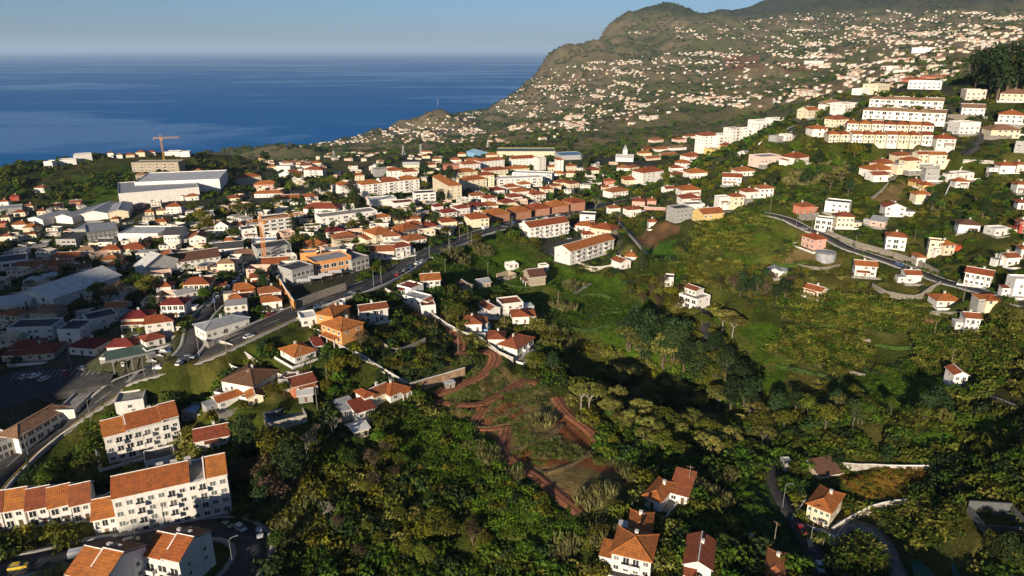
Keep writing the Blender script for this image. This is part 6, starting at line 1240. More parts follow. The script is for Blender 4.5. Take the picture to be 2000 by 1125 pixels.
# single trees one can point to (picture point of the foot, kind, height in metres)
for u, v, k, s in [(357, 688, 'araucaria', 15), (1253, 528, 'araucaria', 15), (700, 415, 'araucaria', 20), (573, 455, 'araucaria', 16), (628, 440, 'araucaria', 15), (880, 362, 'dark', 14), (650, 372, 'yellow', 15), (683, 385, 'brown', 13), (395, 440, 'yellow', 14), (380, 420, 'round', 12), (408, 455, 'yellow', 12), (425, 430, 'green', 10),
                   (470, 440, 'umbrella', 15), (515, 430, 'palm', 13), (497, 425, 'palm', 12), (752, 402, 'palm', 9), (765, 400, 'palm', 9), (690, 452, 'yellow', 9), (740, 448, 'yellow', 8), (860, 350, 'cypress', 15), (832, 350, 'dark', 14), (830, 372, 'yellow', 9), (862, 398, 'dark', 9), (920, 392, 'brown', 10), (945, 385, 'round', 9), (1038, 338, 'cypress', 10),
                   (957, 330, 'cypress', 10), (1140, 330, 'dark', 14), (1155, 322, 'round', 12), (1162, 412, 'bare', 13), (1150, 408, 'bare', 12), (1093, 415, 'bare', 11), (872, 465, 'yellow', 8), (930, 480, 'yellow', 8), (910, 468, 'palm', 7), (215, 600, 'brown', 10), (232, 590, 'brown', 10), (195, 590, 'round', 10), (262, 575, 'green', 10), (285, 585, 'round', 10), (300, 570, 'yellow', 9),
                   (138, 715, 'green', 7), (110, 722, 'brown', 6), (332, 735, 'yellow', 5.5), (165, 608, 'cypress', 9), (85, 600, 'cypress', 8), (30, 585, 'palm', 7), (455, 470, 'green', 9), (1150, 805, 'umbrella', 10), (1135, 800, 'umbrella', 9), (1410, 650, 'umbrella', 10), (1430, 662, 'umbrella', 10), (1400, 812, 'umbrella', 12), (1425, 810, 'dark', 12), (1165, 780, 'pale', 8),
                   (660, 735, 'yellow', 7.5), (690, 725, 'yellow', 7), (705, 680, 'brown', 7), (650, 780, 'green', 5.5), (690, 650, 'palm', 6), (545, 650, 'palm', 5), (430, 860, 'green', 6), (180, 935, 'round', 7.5), (168, 925, 'round', 6.5), (92, 945, 'green', 5.5), (60, 925, 'cypress', 6), (895, 632, 'round', 9), (880, 625, 'green', 8), (870, 620, 'palm', 8), (908, 628, 'round', 8),
                   (1045, 725, 'round', 8), (1060, 722, 'green', 7), (1080, 735, 'dark', 8), (600, 895, 'bare', 10), (650, 860, 'bare', 11), (620, 870, 'bare', 9), (630, 1020, 'bare', 8), (1605, 1075, 'palm', 6), (1412, 1075, 'palm', 5), (520, 1085, 'round', 7), (540, 1080, 'green', 7), (1980, 560, 'palm', 8), (1785, 470, 'palm', 8), (1840, 485, 'palm', 7), (1950, 520, 'palm', 8), (1935, 190, 'palm', 8)]:
    P = hit(u, v)
    if free(P[:1], P[1:2], .3, -.5, 0, 0)[0]: tree(u, v, k, s, P)
# groves: (outline, kinds, how many, smallest, tallest)
GROVES = [([(1180, 740), (1250, 720), (1340, 760), (1420, 840), (1440, 900), (1330, 905), (1230, 870), (1190, 830)], 'pale pale pale round', 52, 6, 9), ([(1215, 670), (1280, 660), (1330, 690), (1340, 740), (1250, 720)], 'dark dark dark pale', 30, 9, 15), ([(1420, 780), (1520, 800), (1540, 860), (1450, 880)], 'round dark pale', 14, 7, 10), ([(1340, 690), (1420, 720), (1440, 790), (1360, 780)], 'dark dark round', 10, 8, 11),
          ([(470, 900), (530, 870), (580, 920), (570, 1040), (500, 1040), (470, 980)], 'round brown dark yellow', 15, 8, 12), ([(580, 880), (760, 860), (820, 940), (760, 1000), (640, 960)], 'round yellow brown green', 15, 4, 7), ([(580, 1010), (760, 1000), (950, 1050), (1000, 1110), (700, 1115)], 'brown yellow round', 14, 4, 7), ([(1500, 300), (1580, 300), (1680, 300), (1750, 290), (1740, 330), (1660, 390), (1540, 400), (1490, 380)], 'round green pale dark yellow', 36, 7, 12),
          ([(1530, 800), (1640, 790), (1740, 760), (1850, 800), (1840, 850), (1700, 860), (1560, 850)], 'round dark pale green', 16, 6, 9), ([(1895, 170), (2000, 165), (2000, 200), (1900, 205)], 'dark dark dark round', 13, 18, 27), ([(1400, 560), (1500, 540), (1580, 560), (1560, 600), (1430, 600)], 'round brown dark', 14, 6, 9), ([(1220, 560), (1300, 560), (1380, 610), (1350, 640), (1260, 620)], 'round yellow brown', 16, 5, 8),
          ([(60, 305), (130, 300), (190, 300), (150, 312), (70, 318)], 'dark', 8, 6, 10), ([(400, 320), (480, 310), (540, 320), (520, 345), (440, 345)], 'dark round', 10, 8, 13), ([(560, 350), (650, 350), (660, 375), (600, 400), (540, 380)], 'dark green round', 12, 7, 11), ([(1800, 380), (1900, 380), (1960, 430), (1880, 440), (1800, 420)], 'dark green round', 12, 5, 9), ([(1750, 1100), (1900, 1080), (2000, 1080), (2000, 1120)], 'dark round', 8, 4, 7),
          ([(0, 450), (200, 480), (400, 480), (560, 470), (700, 440), (860, 420), (900, 440), (700, 520), (560, 570), (380, 620), (0, 640)], 'dark green round dark palm cypress', 60, 5, 9), ([(450, 380), (700, 350), (900, 340), (1200, 350), (1180, 390), (900, 440), (600, 460), (460, 440)], 'dark green round dark cypress', 44, 6, 10), ([(0, 350), (150, 330), (240, 340), (200, 400), (0, 430)], 'dark green round', 16, 5, 8), ([(420, 700), (560, 680), (720, 720), (760, 790), (600, 800), (450, 790)], 'green yellow dark palm round', 22, 3.5, 6)]
for u, v, k, s in [(1393, 712, 'dark', 11), (1404, 728, 'round', 10), (1416, 742, 'dark', 11), (1428, 760, 'pale', 9), (1441, 778, 'dark', 12), (1452, 796, 'round', 10), (1463, 812, 'dark', 12), (1474, 832, 'pale', 10), (1484, 850, 'round', 9), (1399, 690, 'round', 9), (1371, 640, 'round', 7), (1488, 868, 'pale', 8)]: tree(u, v, k, s)
def rand_in(poly, n):
    P = np.array(poly, float); lo, hi = P.min(0), P.max(0); out = []
    while len(out) < n:
        q = lo + (hi - lo) * rng.random(2)
        if in_poly(np.array([q[0]]), np.array([q[1]]), P)[0]: out.append(q)
    return out
for poly, kinds, n, s0, s1 in GROVES:
    ks = kinds.split()
    for u, v in rand_in(poly, n):
        P = hit(u, v)
        if free(P[:1], P[1:2], 1.0, 1.8, 3.0, 7.0)[0]: tree(u, v, ks[int(rng.integers(len(ks)))], s0 + (s1 - s0) * rng.random(), P)
# ------------------------------------------------------------------ what nobody could count: undergrowth, reeds, banana plants
def bush_mesh(seed, mat, n=150, R=1.0, flat=.75, leaf=.15):
    rs = np.random.default_rng(seed); lb = lobed(rs, R, R * .7, R * .45, 6, flat, .52); C, Nn = crown_points(lb, n, rs, .6, .6); return quads_mesh('bush', C, Nn, leaf * (0.7 + .8 * rs.random(n)), mat, rs)
def blades_mesh(seed, mat, n, h, spread, lean, wdt):
    rs = np.random.default_rng(seed); C, U, Nn = [], [], []
    for k in range(n):
        a = rs.random() * 6.283; q = spread * math.sqrt(rs.random()); hh = h * (.6 + .5 * rs.random()); d = np.array([math.cos(a) * lean + .25, math.sin(a) * lean, 1.0]); d /= np.linalg.norm(d)
        base = np.array([q * math.cos(a), q * math.sin(a), 0]); C.append(base + d * hh * .5); U.append(d * hh * .5); Nn.append(np.cross(d, rs.normal(size=3)))
    C, U, Nn = map(np.array, (C, U, Nn)); s = np.linalg.norm(U, axis=1); return quads_mesh('blades', C, Nn, s, mat, rs, wdt, U)
def banana_mesh(seed, mat):
    rs = np.random.default_rng(seed); C, U, Nn = [], [], []
    for st in range(3):
        bx, by = rs.normal(size=2) * .55; h0 = 1.3 + rs.random() * .8
        for q in range(7):
            a = 2 * math.pi * q / 7 + rs.random(); e = .9 - .25 * (q % 3)
            for t in (.25, .6, .95):
                r = 1.5 * t * math.cos(e * .6); z = h0 + 1.5 * (t * math.sin(e) - .55 * t * t); C.append((bx + r * math.cos(a), by + r * math.sin(a), z)); U.append((math.cos(a), math.sin(a), math.sin(e) - 1.1 * t)); Nn.append((-.5 * math.cos(a) * (t), -.5 * math.sin(a) * t, 1.0))
    C, U, Nn = map(np.array, (C, U, Nn)); Nn = Nn + rs.normal(size=Nn.shape) * .55 - np.array([.1, .35, 0]); Nn /= np.linalg.norm(Nn, axis=1)[:, None]; U = U - (U * Nn).sum(1)[:, None] * Nn
    return quads_mesh('banana', C, Nn, .36, mat, rs, .9, U)
def scatter(name, label, P, S, meshes, squash=None):
    n = len(P)
    if n == 0: return
    me = bpy.data.meshes.new(name); me.vertices.add(n); me.vertices.foreach_set('co', np.asarray(P, np.float32).ravel())
    for an, tp, val in (('scl', 'FLOAT', S), ('rot', 'FLOAT', rng.random(n) * 6.283), ('pick', 'INT', rng.integers(len(meshes), size=n))):
        a = me.attributes.new(an, tp, 'POINT'); a.data.foreach_set('value', np.asarray(val, np.float32 if tp == 'FLOAT' else np.int32))
    for m in meshes:
        for mt in m.materials:
            if mt.name not in [x.name for x in me.materials]: me.materials.append(mt)
    o = link(name, me); tag(o, label, kind='stuff')
    g = bpy.data.node_groups.new(name, 'GeometryNodeTree'); g.interface.new_socket('Geometry', in_out='INPUT', socket_type='NodeSocketGeometry'); g.interface.new_socket('Geometry', in_out='OUTPUT', socket_type='NodeSocketGeometry')
    N = g.nodes.new; L = g.links.new; gi = N('NodeGroupInput'); go = N('NodeGroupOutput'); jn = N('GeometryNodeJoinGeometry')
    def attr(nm, tp):
        a = N('GeometryNodeInputNamedAttribute'); a.data_type = tp; a.inputs['Name'].default_value = nm; return a.outputs['Attribute']
    sc, ro, pk = attr('scl', 'FLOAT'), attr('rot', 'FLOAT'), attr('pick', 'INT')
    cb = N('ShaderNodeCombineXYZ'); L(ro, cb.inputs[2])
    for k, m in enumerate(meshes):
        src = bpy.data.objects.new(name + '_source', m)        # not linked to the scene
        oi = N('GeometryNodeObjectInfo'); oi.inputs['Object'].default_value = src
        cmp = N('FunctionNodeCompare'); cmp.data_type = 'INT'; cmp.operation = 'EQUAL'; L(pk, cmp.inputs[2]); cmp.inputs[3].default_value = k
        ip = N('GeometryNodeInstanceOnPoints'); L(gi.outputs[0], ip.inputs['Points']); L(cmp.outputs[0], ip.inputs['Selection']); L(oi.outputs['Geometry'], ip.inputs['Instance']); L(cb.outputs[0], ip.inputs['Rotation']); L(sc, ip.inputs['Scale']); L(ip.outputs[0], jn.inputs[0])
    L(jn.outputs[0], go.inputs[0]); md = o.modifiers.new('scatter', 'NODES'); md.node_group = g; return o
def cover_at(x, y):
    i, names = cover_of(np.asarray(x), np.asarray(y)); return np.array(names)[i]
def field_points(n, r0, r1, th0=-40, th1=40, power=0.0):
    """random ground points, evenly over area when power = 0, denser near the camera when > 0"""
    t = rng.random(n); 
    if power == 0: r = np.sqrt(r0 ** 2 + (r1 ** 2 - r0 ** 2) * t)
    else: r = (r0 ** (2 - power) + (r1 ** (2 - power) - r0 ** (2 - power)) * t) ** (1 / (2 - power))
    th = np.radians(th0 + (th1 - th0) * rng.random(n)); return r * np.sin(th), r * np.cos(th)
X, Y = field_points(104000, 120, 620, -45.5, 45.5, 0.8)
CV = cover_at(X, Y); ok = free(X, Y, 0.8, 0.5, 4.5, 6.5); clump = fbm(X / 13, Y / 13, 201, 3); tone = fbm(X / 28, Y / 28, 207, 3); pick1 = rng.random(len(X))
Zg = height(X, Y); Pg = np.stack([X, Y, Zg], 1)
nearr = np.hypot(X, Y)
B_O = [bush_mesh(1, L_OLIVE), bush_mesh(2, L_GREEN), bush_mesh(3, L_DARK)]; B_Y = [bush_mesh(4, L_YEL, 130), bush_mesh(5, L_PALE, 130), bush_mesh(6, L_OLIVE, 130)]
isb = np.isin(CV, ['brush'])
def fine(P): return np.where((P[:, 0] > 95) & (P[:, 1] > 215), .62, 1.0)      # lower scrub on the cultivated slope
m = ok & isb & (clump > 0.36) & (pick1 < 0.72) & (tone < .56); scatter('undergrowth', 'dense olive and dark green shrubs covering the slopes', Pg[m] - [0, 0, .3], (.8 + 3.0 * rng.random(m.sum()) ** 2.3) * fine(Pg[m]), B_O)
m = ok & isb & (clump > 0.38) & (pick1 < 0.55) & (tone >= .5); scatter('shrubbery', 'yellowish and pale shrubs on the slopes', Pg[m] - [0, 0, .3], (.8 + 2.4 * rng.random(m.sum()) ** 2.3) * fine(Pg[m]), B_Y)
m = ok & np.isin(CV, ['town', 'garden']) & (pick1 < np.where(CV == 'garden', .35, .42)); scatter('garden_foliage', 'garden shrubs and hedges between the houses', Pg[m] - [0, 0, .3], .8 + 2.2 * rng.random(m.sum()) ** 2, B_O + [B_O[2]] + B_Y[:1])
B_G = [bush_mesh(7, L_GRASS, 90, 1.0, .45, .13), bush_mesh(8, L_GREEN, 90, 1.0, .5, .13)]
m = ok & np.isin(CV, ['grass', 'bright', 'lawn', 'vine']) & (pick1 < np.where(CV == 'bright', .85, .9)); scatter('weeds', 'rank green weeds and creepers on the meadow', Pg[m] - [0, 0, .15], np.where(CV[m] == 'bright', 1.5, .7) * (.5 + 1.3 * rng.random(m.sum()) ** 2), B_G)
m = ok & (CV == 'bright') & (pick1 > .8) & (clump > .45); scatter('thicket_foliage', 'tangled mixed thicket below the building site', Pg[m] - [0, 0, .2], 1.2 + 1.3 * rng.random(m.sum()), B_O + B_Y[:1])
m = (CV == 'rust'); scatter('bracken_foliage', 'rusty yellow bracken by the garden wall', Pg[m] - [0, 0, .1], .6 + .6 * rng.random(m.sum()), [bush_mesh(9, L_RUST, 80, 1, .5), bush_mesh(10, L_YEL, 80, 1, .5)])
Xb, Yb = field_points(33000, 150, 480, 0, 45.5, 0.3); Cb = cover_at(Xb, Yb); okb = free(Xb, Yb, 1.0, .8, 3.5, 1.5) & (Cb == 'banana'); Xb, Yb = Xb[okb], Yb[okb]
scatter('banana_leaves', 'banana plantation with ragged pale leaves', np.stack([Xb, Yb, height(Xb, Yb)], 1), .95 + .6 * rng.random(len(Xb)), [banana_mesh(k, L_BAN) for k in (11, 12)] + [banana_mesh(13, L_GREEN)])
# tall reeds in clumps, named spots plus the edges of the building site
RS = [(1150, 985, 4, 60), (1180, 965, 4, 40), (1000, 938, 3, 26), (930, 878, 4, 50), (955, 897, 4, 45), (1060, 825, 5, 26), (1100, 602, 7, 90), (1122, 562, 6, 70), (890, 500, 8, 120), (1400, 925, 6, 70), (1385, 965, 6, 60), (1250, 930, 6, 100), (1460, 900, 5, 80), (560, 1000, 9, 200), (590, 1040, 7, 140), (1620, 340, 12, 200), (1570, 350, 12, 200), (1180, 1050, 4, 50), (1100, 1080, 4, 50), (830, 640, 5, 80), (1090, 660, 6, 90), (940, 490, 7, 120)]
RPs = []
for u, v, R, n in RS:
    c = hit(u, v); a = rng.random(n) * 6.283; q = R * np.sqrt(rng.random(n)); RPs.append(np.stack([c[0] + q * np.cos(a), c[1] + q * np.sin(a)], 1))
RPs = np.concatenate(RPs); RPs = RPs[free(RPs[:, 0], RPs[:, 1], .6, .3, 2.5, 1.0)]
scatter('reeds', 'tall pale reeds in clumps', np.concatenate([RPs, height(RPs[:, 0], RPs[:, 1])[:, None]], 1), .5 + .45 * rng.random(len(RPs)), [blades_mesh(21, L_REED, 26, 3.4, .8, .35, .16), blades_mesh(22, L_REED, 26, 3.0, .9, .45, .16)])
Xs, Ys = field_points(26000, 150, 330, -12, 14, 0.3); Cs = cover_at(Xs, Ys); oks = free(Xs, Ys, .6, .2, 2, .6) & (Cs == 'site') & (fbm(Xs / 9, Ys / 9, 311, 3) > .5); Xs, Ys = Xs[oks], Ys[oks]
scatter('dry_grass', 'dry straw coloured grass on the building site', np.stack([Xs, Ys, height(Xs, Ys)], 1), .28 + .25 * rng.random(len(Xs)), [blades_mesh(23, L_REED, 22, 2.4, 1.1, .6, .14), blades_mesh(24, L_GRASS, 22, 2.2, 1.1, .6, .16)])
# trees and scrub of the far town and slopes
XF, YF = field_points(66000, 560, 5300, -38, 38, 1.25); ZF = height(XF, YF); cl = fbm(XF / 90, YF / 90, 401, 4); cl2 = fbm(XF / 22, YF / 22, 405, 2)
okf = free(XF, YF, 2, 1, 8, 3) & (ZF > -CAM_ALT + 8) & (cl * .6 + cl2 * .4 > .52); XF, YF, ZF = XF[okf], YF[okf], ZF[okf]
scatter('distant_foliage', 'far trees and scrub dotted over the slopes', np.stack([XF, YF, ZF], 1), (1.6 + 2.6 * rng.random(len(XF)) ** 2) * (1 + np.hypot(XF, YF) / 4200), [bush_mesh(31, L_DARK, 60, 1, .85, .28), bush_mesh(32, L_GREEN, 60, 1, .8, .28), bush_mesh(33, L_OLIVE, 60, 1, .8, .28)])
# ------------------------------------------------------------------ walls
M_RENDER = plain('old_render', (0.40, 0.36, 0.30), .95, .4, .7, .4); M_RUSTWALL = plain('earth_stained_concrete', (0.33, 0.21, 0.13), .95, .4, .5, .4); M_WHITEWALL = plain('whitewashed_wall', (0.66, 0.63, 0.57), .9, .25, .5)
def wall_run(name, label, pxs, h, mat, th=0.4, base=1.5, cap=True, P=None):
    P = np.array([hit(u, v) for u, v in pxs]) if P is None else P; n = len(P)
    if n == 2: Q = P[0] + (P[1] - P[0]) * np.linspace(0, 1, max(3, int(np.linalg.norm(P[1] - P[0]) / 3)))[:, None]
    else: Q = resample(P, 3.0)
    z = height(Q[:, 0], Q[:, 1]); k = np.ones(5) / 5; z = np.convolve(np.pad(z, 2, mode='edge'), k, 'valid'); Q[:, 2] = z
    root = empty(name, tuple(Q[0])); 
    def st(nm, offs, m): 
        o = strip(nm, Q - Q[0], offs, m, root); return o
    st('wall_body', [(-th / 2, -base), (-th / 2, h), (th / 2, h), (th / 2, -base)], mat)
    if cap: st('coping', [(-th / 2 - .06, h - .02), (-th / 2 - .06, h + .12), (th / 2 + .06, h + .12), (th / 2 + .06, h - .02)], M_TRIM if mat is not M_STONE else M_CONC)
    tag(root, label, 'wall', 'garden and retaining walls', 'thing'); return root
wall_run('retaining_wall', 'tall earth stained concrete retaining wall above the building site', [(800, 764), (850, 752), (908, 735)], 3.6, M_RUSTWALL, .5)
wall_run('garden_wall', 'long straight garden wall from the orange house to the building site', [(662, 680), (700, 700), (750, 728), (798, 757)], 1.8, M_RENDER)
wall_run('garden_wall', 'long pale wall along the upper dirt track', [(752, 566), (800, 594), (850, 624), (899, 652), (938, 670), (975, 692), (1003, 712)], 1.9, M_RENDER)
wall_run('retaining_wall', 'grey stone terrace wall of the restaurant garden', [(577, 604), (625, 585), (676, 568)], 3.6, M_STONE, .6)
wall_run('garden_wall', 'pointed orange wall beside the restaurant garden', [(548, 560), (577, 606)], 4.0, wall_m('orange'), .5)
wall_run('retaining_wall', 'beige stone wall along the upper side of the hill road', [(1612, 457), (1660, 478), (1700, 490), (1745, 503), (1795, 520), (1832, 540)], 2.6, M_STONE)
wall_run('retaining_wall', 'curved stone wall round the white cottage', [(1703, 562), (1730, 578), (1783, 586), (1815, 572), (1836, 555)], 2.2, M_STONE)
wall_run('retaining_wall', 'bright white wall climbing beside the upper road', [(1440, 305), (1478, 288), (1526, 267)], 2.8, M_WHITEWALL)
wall_run('garden_wall', 'long low cream wall above the rusty bracken', [(1641, 914), (1700, 914), (1760, 915), (1817, 915)], 1.5, M_RENDER)
wall_run('garden_wall', 'curved cream wall behind the villa drive', [(1623, 1042), (1655, 1022), (1701, 1000), (1745, 986), (1790, 980)], 1.7, M_RENDER)
wall_run('garden_wall', 'thin pale wall beside the creeper covered slope', [(1464, 1052), (1510, 1085), (1562, 1122)], 1.3, M_RENDER); wall_run('garden_wall', 'second thin pale wall of the sunken lane at the lower edge', [(1455, 1062), (1500, 1095), (1545, 1124)], 1.3, M_RENDER)
wall_run('retaining_wall', 'stone enclosure wall of the overgrown garden plot', [(746, 672), (773, 694), (800, 683), (831, 669)], 1.9, M_STONE)
wall_run('retaining_wall', 'dark terrace wall under the white arched villa', [(1850, 229), (1912, 231)], 2.5, M_STONE); wall_run('retaining_wall', 'stone wall under the wide cream villa', [(1920, 272), (1975, 274)], 2.2, M_STONE)
wall_run('garden_wall', 'white wall of the bungalow yard in the middle cluster', [(938, 655), (985, 668), (1030, 672)], 1.5, M_WHITEWALL); wall_run('garden_wall', 'pink wall beside the pink houses at the town edge', [(1258, 410), (1300, 411)], 2.4, wall_m('pink'), .4)
wall_run('garden_wall', 'concrete wall across the upper right gardens', [(1880, 318), (1940, 320)], 1.4, M_RENDER); wall_run('garden_wall', 'straight pale path wall climbing the slope below the gabled pair', [(1842, 395), (1858, 360), (1880, 322)], 1.2, M_RENDER); wall_run('garden_wall', 'wall beside the dry grass strip on the slope', [(1700, 392), (1730, 365), (1756, 340)], 1.6, M_STONE)
wall_run('garden_wall', 'wall along the field edge beside the flats', [(1110, 508), (1160, 530), (1205, 520)], 1.6, M_RENDER); wall_run('garden_wall', 'wall of the driveway behind the flats', [(1100, 440), (1150, 462)], 1.5, M_WHITEWALL); wall_run('retaining_wall', 'bank wall below the estate terrace', [(170, 985), (205, 972), (240, 960)], 1.6, M_RENDER)
wall_run('garden_wall', 'grey wall behind the bungalow garden plots', [(430, 672), (500, 715), (560, 740)], 1.2, M_RENDER); wall_run('garden_wall', 'white edged garden wall at the road junction', [(425, 692), (455, 722), (486, 735)], 1.0, M_WHITEWALL); wall_run('garden_wall', 'wall running down beside the orange house drive', [(605, 640), (640, 665), (660, 676)], 1.5, M_WHITEWALL)
MAIN = ROADPATH[0][3]; S_ = sides(MAIN)
def along(path, off, a, b): 
    Q = path[int(len(path) * a):int(len(path) * b)].copy(); s = sides(path)[int(len(path) * a):int(len(path) * b)]; Q[:, :2] += s * off; return Q
uM = project(MAIN)[0]
def idx(path, u): return int(np.argmin(np.abs(project(path)[0] - u)))
Q = MAIN[idx(MAIN, 560):idx(MAIN, 985)].copy(); Q[:, :2] += S_[idx(MAIN, 560):idx(MAIN, 985)] * 6.2; wall_run('parapet_wall', 'low pale parapet along the main road above the field', None, .9, M_RENDER, .3, P=Q[::4])
Q = MAIN[idx(MAIN, 0):idx(MAIN, 190)].copy(); Q[:, :2] += S_[idx(MAIN, 0):idx(MAIN, 190)] * 6.4; wall_run('retaining_wall', 'long grey wall below the road beside the estate', None, 1.0, M_CONC, .4, base=5, P=Q[::3])
Q = MAIN[idx(MAIN, 415):idx(MAIN, 520)].copy(); Q[:, :2] -= S_[idx(MAIN, 415):idx(MAIN, 520)] * 6.6; wall_run('garden_wall', 'low wall before the white corner house', None, 1.0, M_RENDER, .3, P=Q[::3])
# ------------------------------------------------------------------ lamps and poles
def lamp_mesh():
    b = MB(); b.tube([(0, 0, -.5), (0, 0, 4), (0, 0, 7.6), (0, -.5, 8.2), (0, -1.5, 8.4)], [.11, .09, .07, .06, .05], 6); return b.mesh('pole', M_METAL)
_b = MB(); _b.box(-.17, .17, -2.2, -1.4, 8.3, 8.46); ME_LAMPHEAD = _b.mesh('lamp_head', M_METAL); ME_LAMP = lamp_mesh()
_b = MB(); _b.tube([(0, 0, -.6), (0, 0, 8.6)], [.15, .09], 7); ME_POLE = _b.mesh('pole', plain('weathered_wood', (0.20, 0.165, 0.12), .95, .3, 2)); _b = MB(); _b.box(-1.0, 1.0, -.06, .06, 8.0, 8.14); [_b.tube([(x, 0, 8.14), (x, 0, 8.36)], .05, 5) for x in (-.9, -.45, .45, .9)]; ME_ARM = _b.mesh('crossarm', M_DOOR)
LU = {}
def lamp(u, v, rz=0):
    P = hit(u, v); o = empty('street_lamp', (P[0], P[1], height(P[0], P[1])), rz); link('pole', ME_LAMP, o); link('lamp_head', ME_LAMPHEAD, o); tag(o, place_label('grey street lamp', u, v, LU)[0], 'street lamp', 'street lamps')
def upole(u, v, s=1.0):
    P = hit(u, v); o = empty('utility_pole', (P[0], P[1], height(P[0], P[1])), rng.random() * 3); o.scale = (1, 1, s); link('pole', ME_POLE, o); link('crossarm', ME_ARM, o); tag(o, place_label('wooden utility pole', u, v, LU)[0], 'utility pole', 'utility poles')
for u, v, rz in [(283, 736, .4), (302, 731, .4), (390, 697, 2.5), (421, 610, 2), (140, 722, 3), (178, 824, 2.4), (55, 890, 2.4), (254, 744, 2), (730, 562, .5), (745, 554, .5), (812, 526, .5), (839, 508, .5), (877, 494, .5), (921, 479, .5), (879, 498, .5), (268, 1066, 0), (455, 1105, 2), (1528, 992, 1.5), (1581, 1068, 1.5), (478, 545, 2), (1555, 442, .5), (1669, 490, .5), (1804, 527, .5), (62, 735, 3), (1120, 424, .4), (1000, 448, .4)]: lamp(u, v, rz)
for u, v in [(1583, 455), (829, 565), (953, 542), (870, 537), (914, 468), (898, 470), (1111, 430), (590, 720), (640, 760), (620, 800), (1344, 960), (443, 690), (570, 608), (1822, 665), (1855, 722), (1880, 590), (1765, 545), (895, 690), (1210, 440), (1235, 425), (1504, 412), (1510, 1072), (985, 640), (1090, 600), (545, 610)]: upole(u, v)
# ------------------------------------------------------------------ cars
CARC = {'white': (0.72, 0.72, 0.70), 'silver': (0.42, 0.43, 0.44), 'dark': (0.02, 0.022, 0.026), 'red': (0.42, 0.025, 0.02), 'blue': (0.04, 0.09, 0.22), 'yellow': (0.62, 0.42, 0.03), 'green': (0.06, 0.14, 0.08), 'grey': (0.14, 0.145, 0.15)}
def car_paint(c):
    n = 'car_paint_' + c
    if n in MATS: return MATS[n]
    m = plain(n, CARC[c], .3, .06, 1.0, spec=.5); m.node_tree.nodes['Principled BSDF'].inputs['Coat Weight'].default_value = .6; return m
M_TYRE = plain('tyre', (0.02, 0.02, 0.02), .9, .1); M_LIGHT = plain('headlight', (0.6, 0.6, 0.58), .15, .05); M_TAIL = plain('tail_light', (0.3, 0.02, 0.015), .2, .05)
def loft(b, secs, m=0):
    """closed hull through cross-sections along x; each section is a list of (y, z)"""
    base = len(b.v); n = len(secs[0][1])
    for x, s in secs: b.v += [(x, y, z) for y, z in s]
    for i in range(len(secs) - 1):
        for k in range(n):
            q = base + i * n; b.f.append((q + k, q + n + k, q + n + (k + 1) % n, q + (k + 1) % n)); b.m.append(m); b.uv.append([(0, 0)] * 4)
    for q, rev in ((base, 0), (base + (len(secs) - 1) * n, 1)):
        f = tuple(q + k for k in range(n)); b.f.append(f[::-1] if rev else f); b.m.append(m); b.uv.append([(0, 0)] * n)
def body_mesh(van):
    b = MB(); sec = lambda w, z0, z1: [(-w, z0), (w, z0), (w * 1.04, (z0 + z1) / 2), (w * .94, z1), (-w * .94, z1), (-w * 1.04, (z0 + z1) / 2)]
    if van: loft(b, [(-2.4, sec(.86, .35, 1.9)), (-2.3, sec(.9, .28, 2.0)), (1.0, sec(.9, .28, 2.0)), (1.7, sec(.9, .28, 1.15)), (2.35, sec(.85, .3, .95)), (2.45, sec(.78, .4, .75))])
    else:
        loft(b, [(-2.1, sec(.74, .42, .78)), (-2.0, sec(.82, .3, .92)), (-1.2, sec(.86, .25, .98)), (.9, sec(.86, .25, .96)), (1.85, sec(.82, .28, .82)), (2.1, sec(.74, .38, .66))]); loft(b, [(-1.35, sec(.66, 1.36, 1.40)), (-.9, sec(.68, 1.40, 1.45)), (.2, sec(.68, 1.40, 1.45)), (.5, sec(.64, 1.36, 1.40))])
    return b
def glass_mesh(van):
    b = MB(); sec = lambda w0, w1, z0, z1: [(-w0, z0), (w0, z0), (w1, z1), (-w1, z1)]
    if van: loft(b, [(.9, sec(.92, .92, 1.2, 1.75)), (1.05, sec(.93, .90, 1.2, 1.85)), (1.62, sec(.86, .84, 1.13, 1.2))])
    else: loft(b, [(-1.95, sec(.74, .73, .93, .96)), (-1.4, sec(.80, .66, .96, 1.38)), (.5, sec(.80, .64, .95, 1.38)), (1.15, sec(.74, .72, .93, .96))])
    return b
_w = MB()
for s_ in (-1, 1):
    _w.tube([(0, .0, 0), (0, .2, 0)], .31, 10, cap=True); break
ME_WHEEL = _w.mesh('wheel', M_TYRE); _r = MB(); _r.tube([(0, .19, 0), (0, .215, 0)], .18, 8); ME_RIM = _r.mesh('rim', M_METAL)
CARM = {}
def car_parts(c, van):
    if (c, van) not in CARM: CARM[(c, van)] = (body_mesh(van).mesh('body', car_paint(c)), glass_mesh(van).mesh('windows', M_GLASS))
    return CARM[(c, van)]
_b = MB(); _b.box(-.03, .03, -.16, .16, -.07, .07); ME_HL = _b.mesh('headlight', M_LIGHT); _b = MB(); _b.box(-.03, .03, -.14, .14, -.08, .08); ME_TL = _b.mesh('tail_light', M_TAIL)
CU = {}
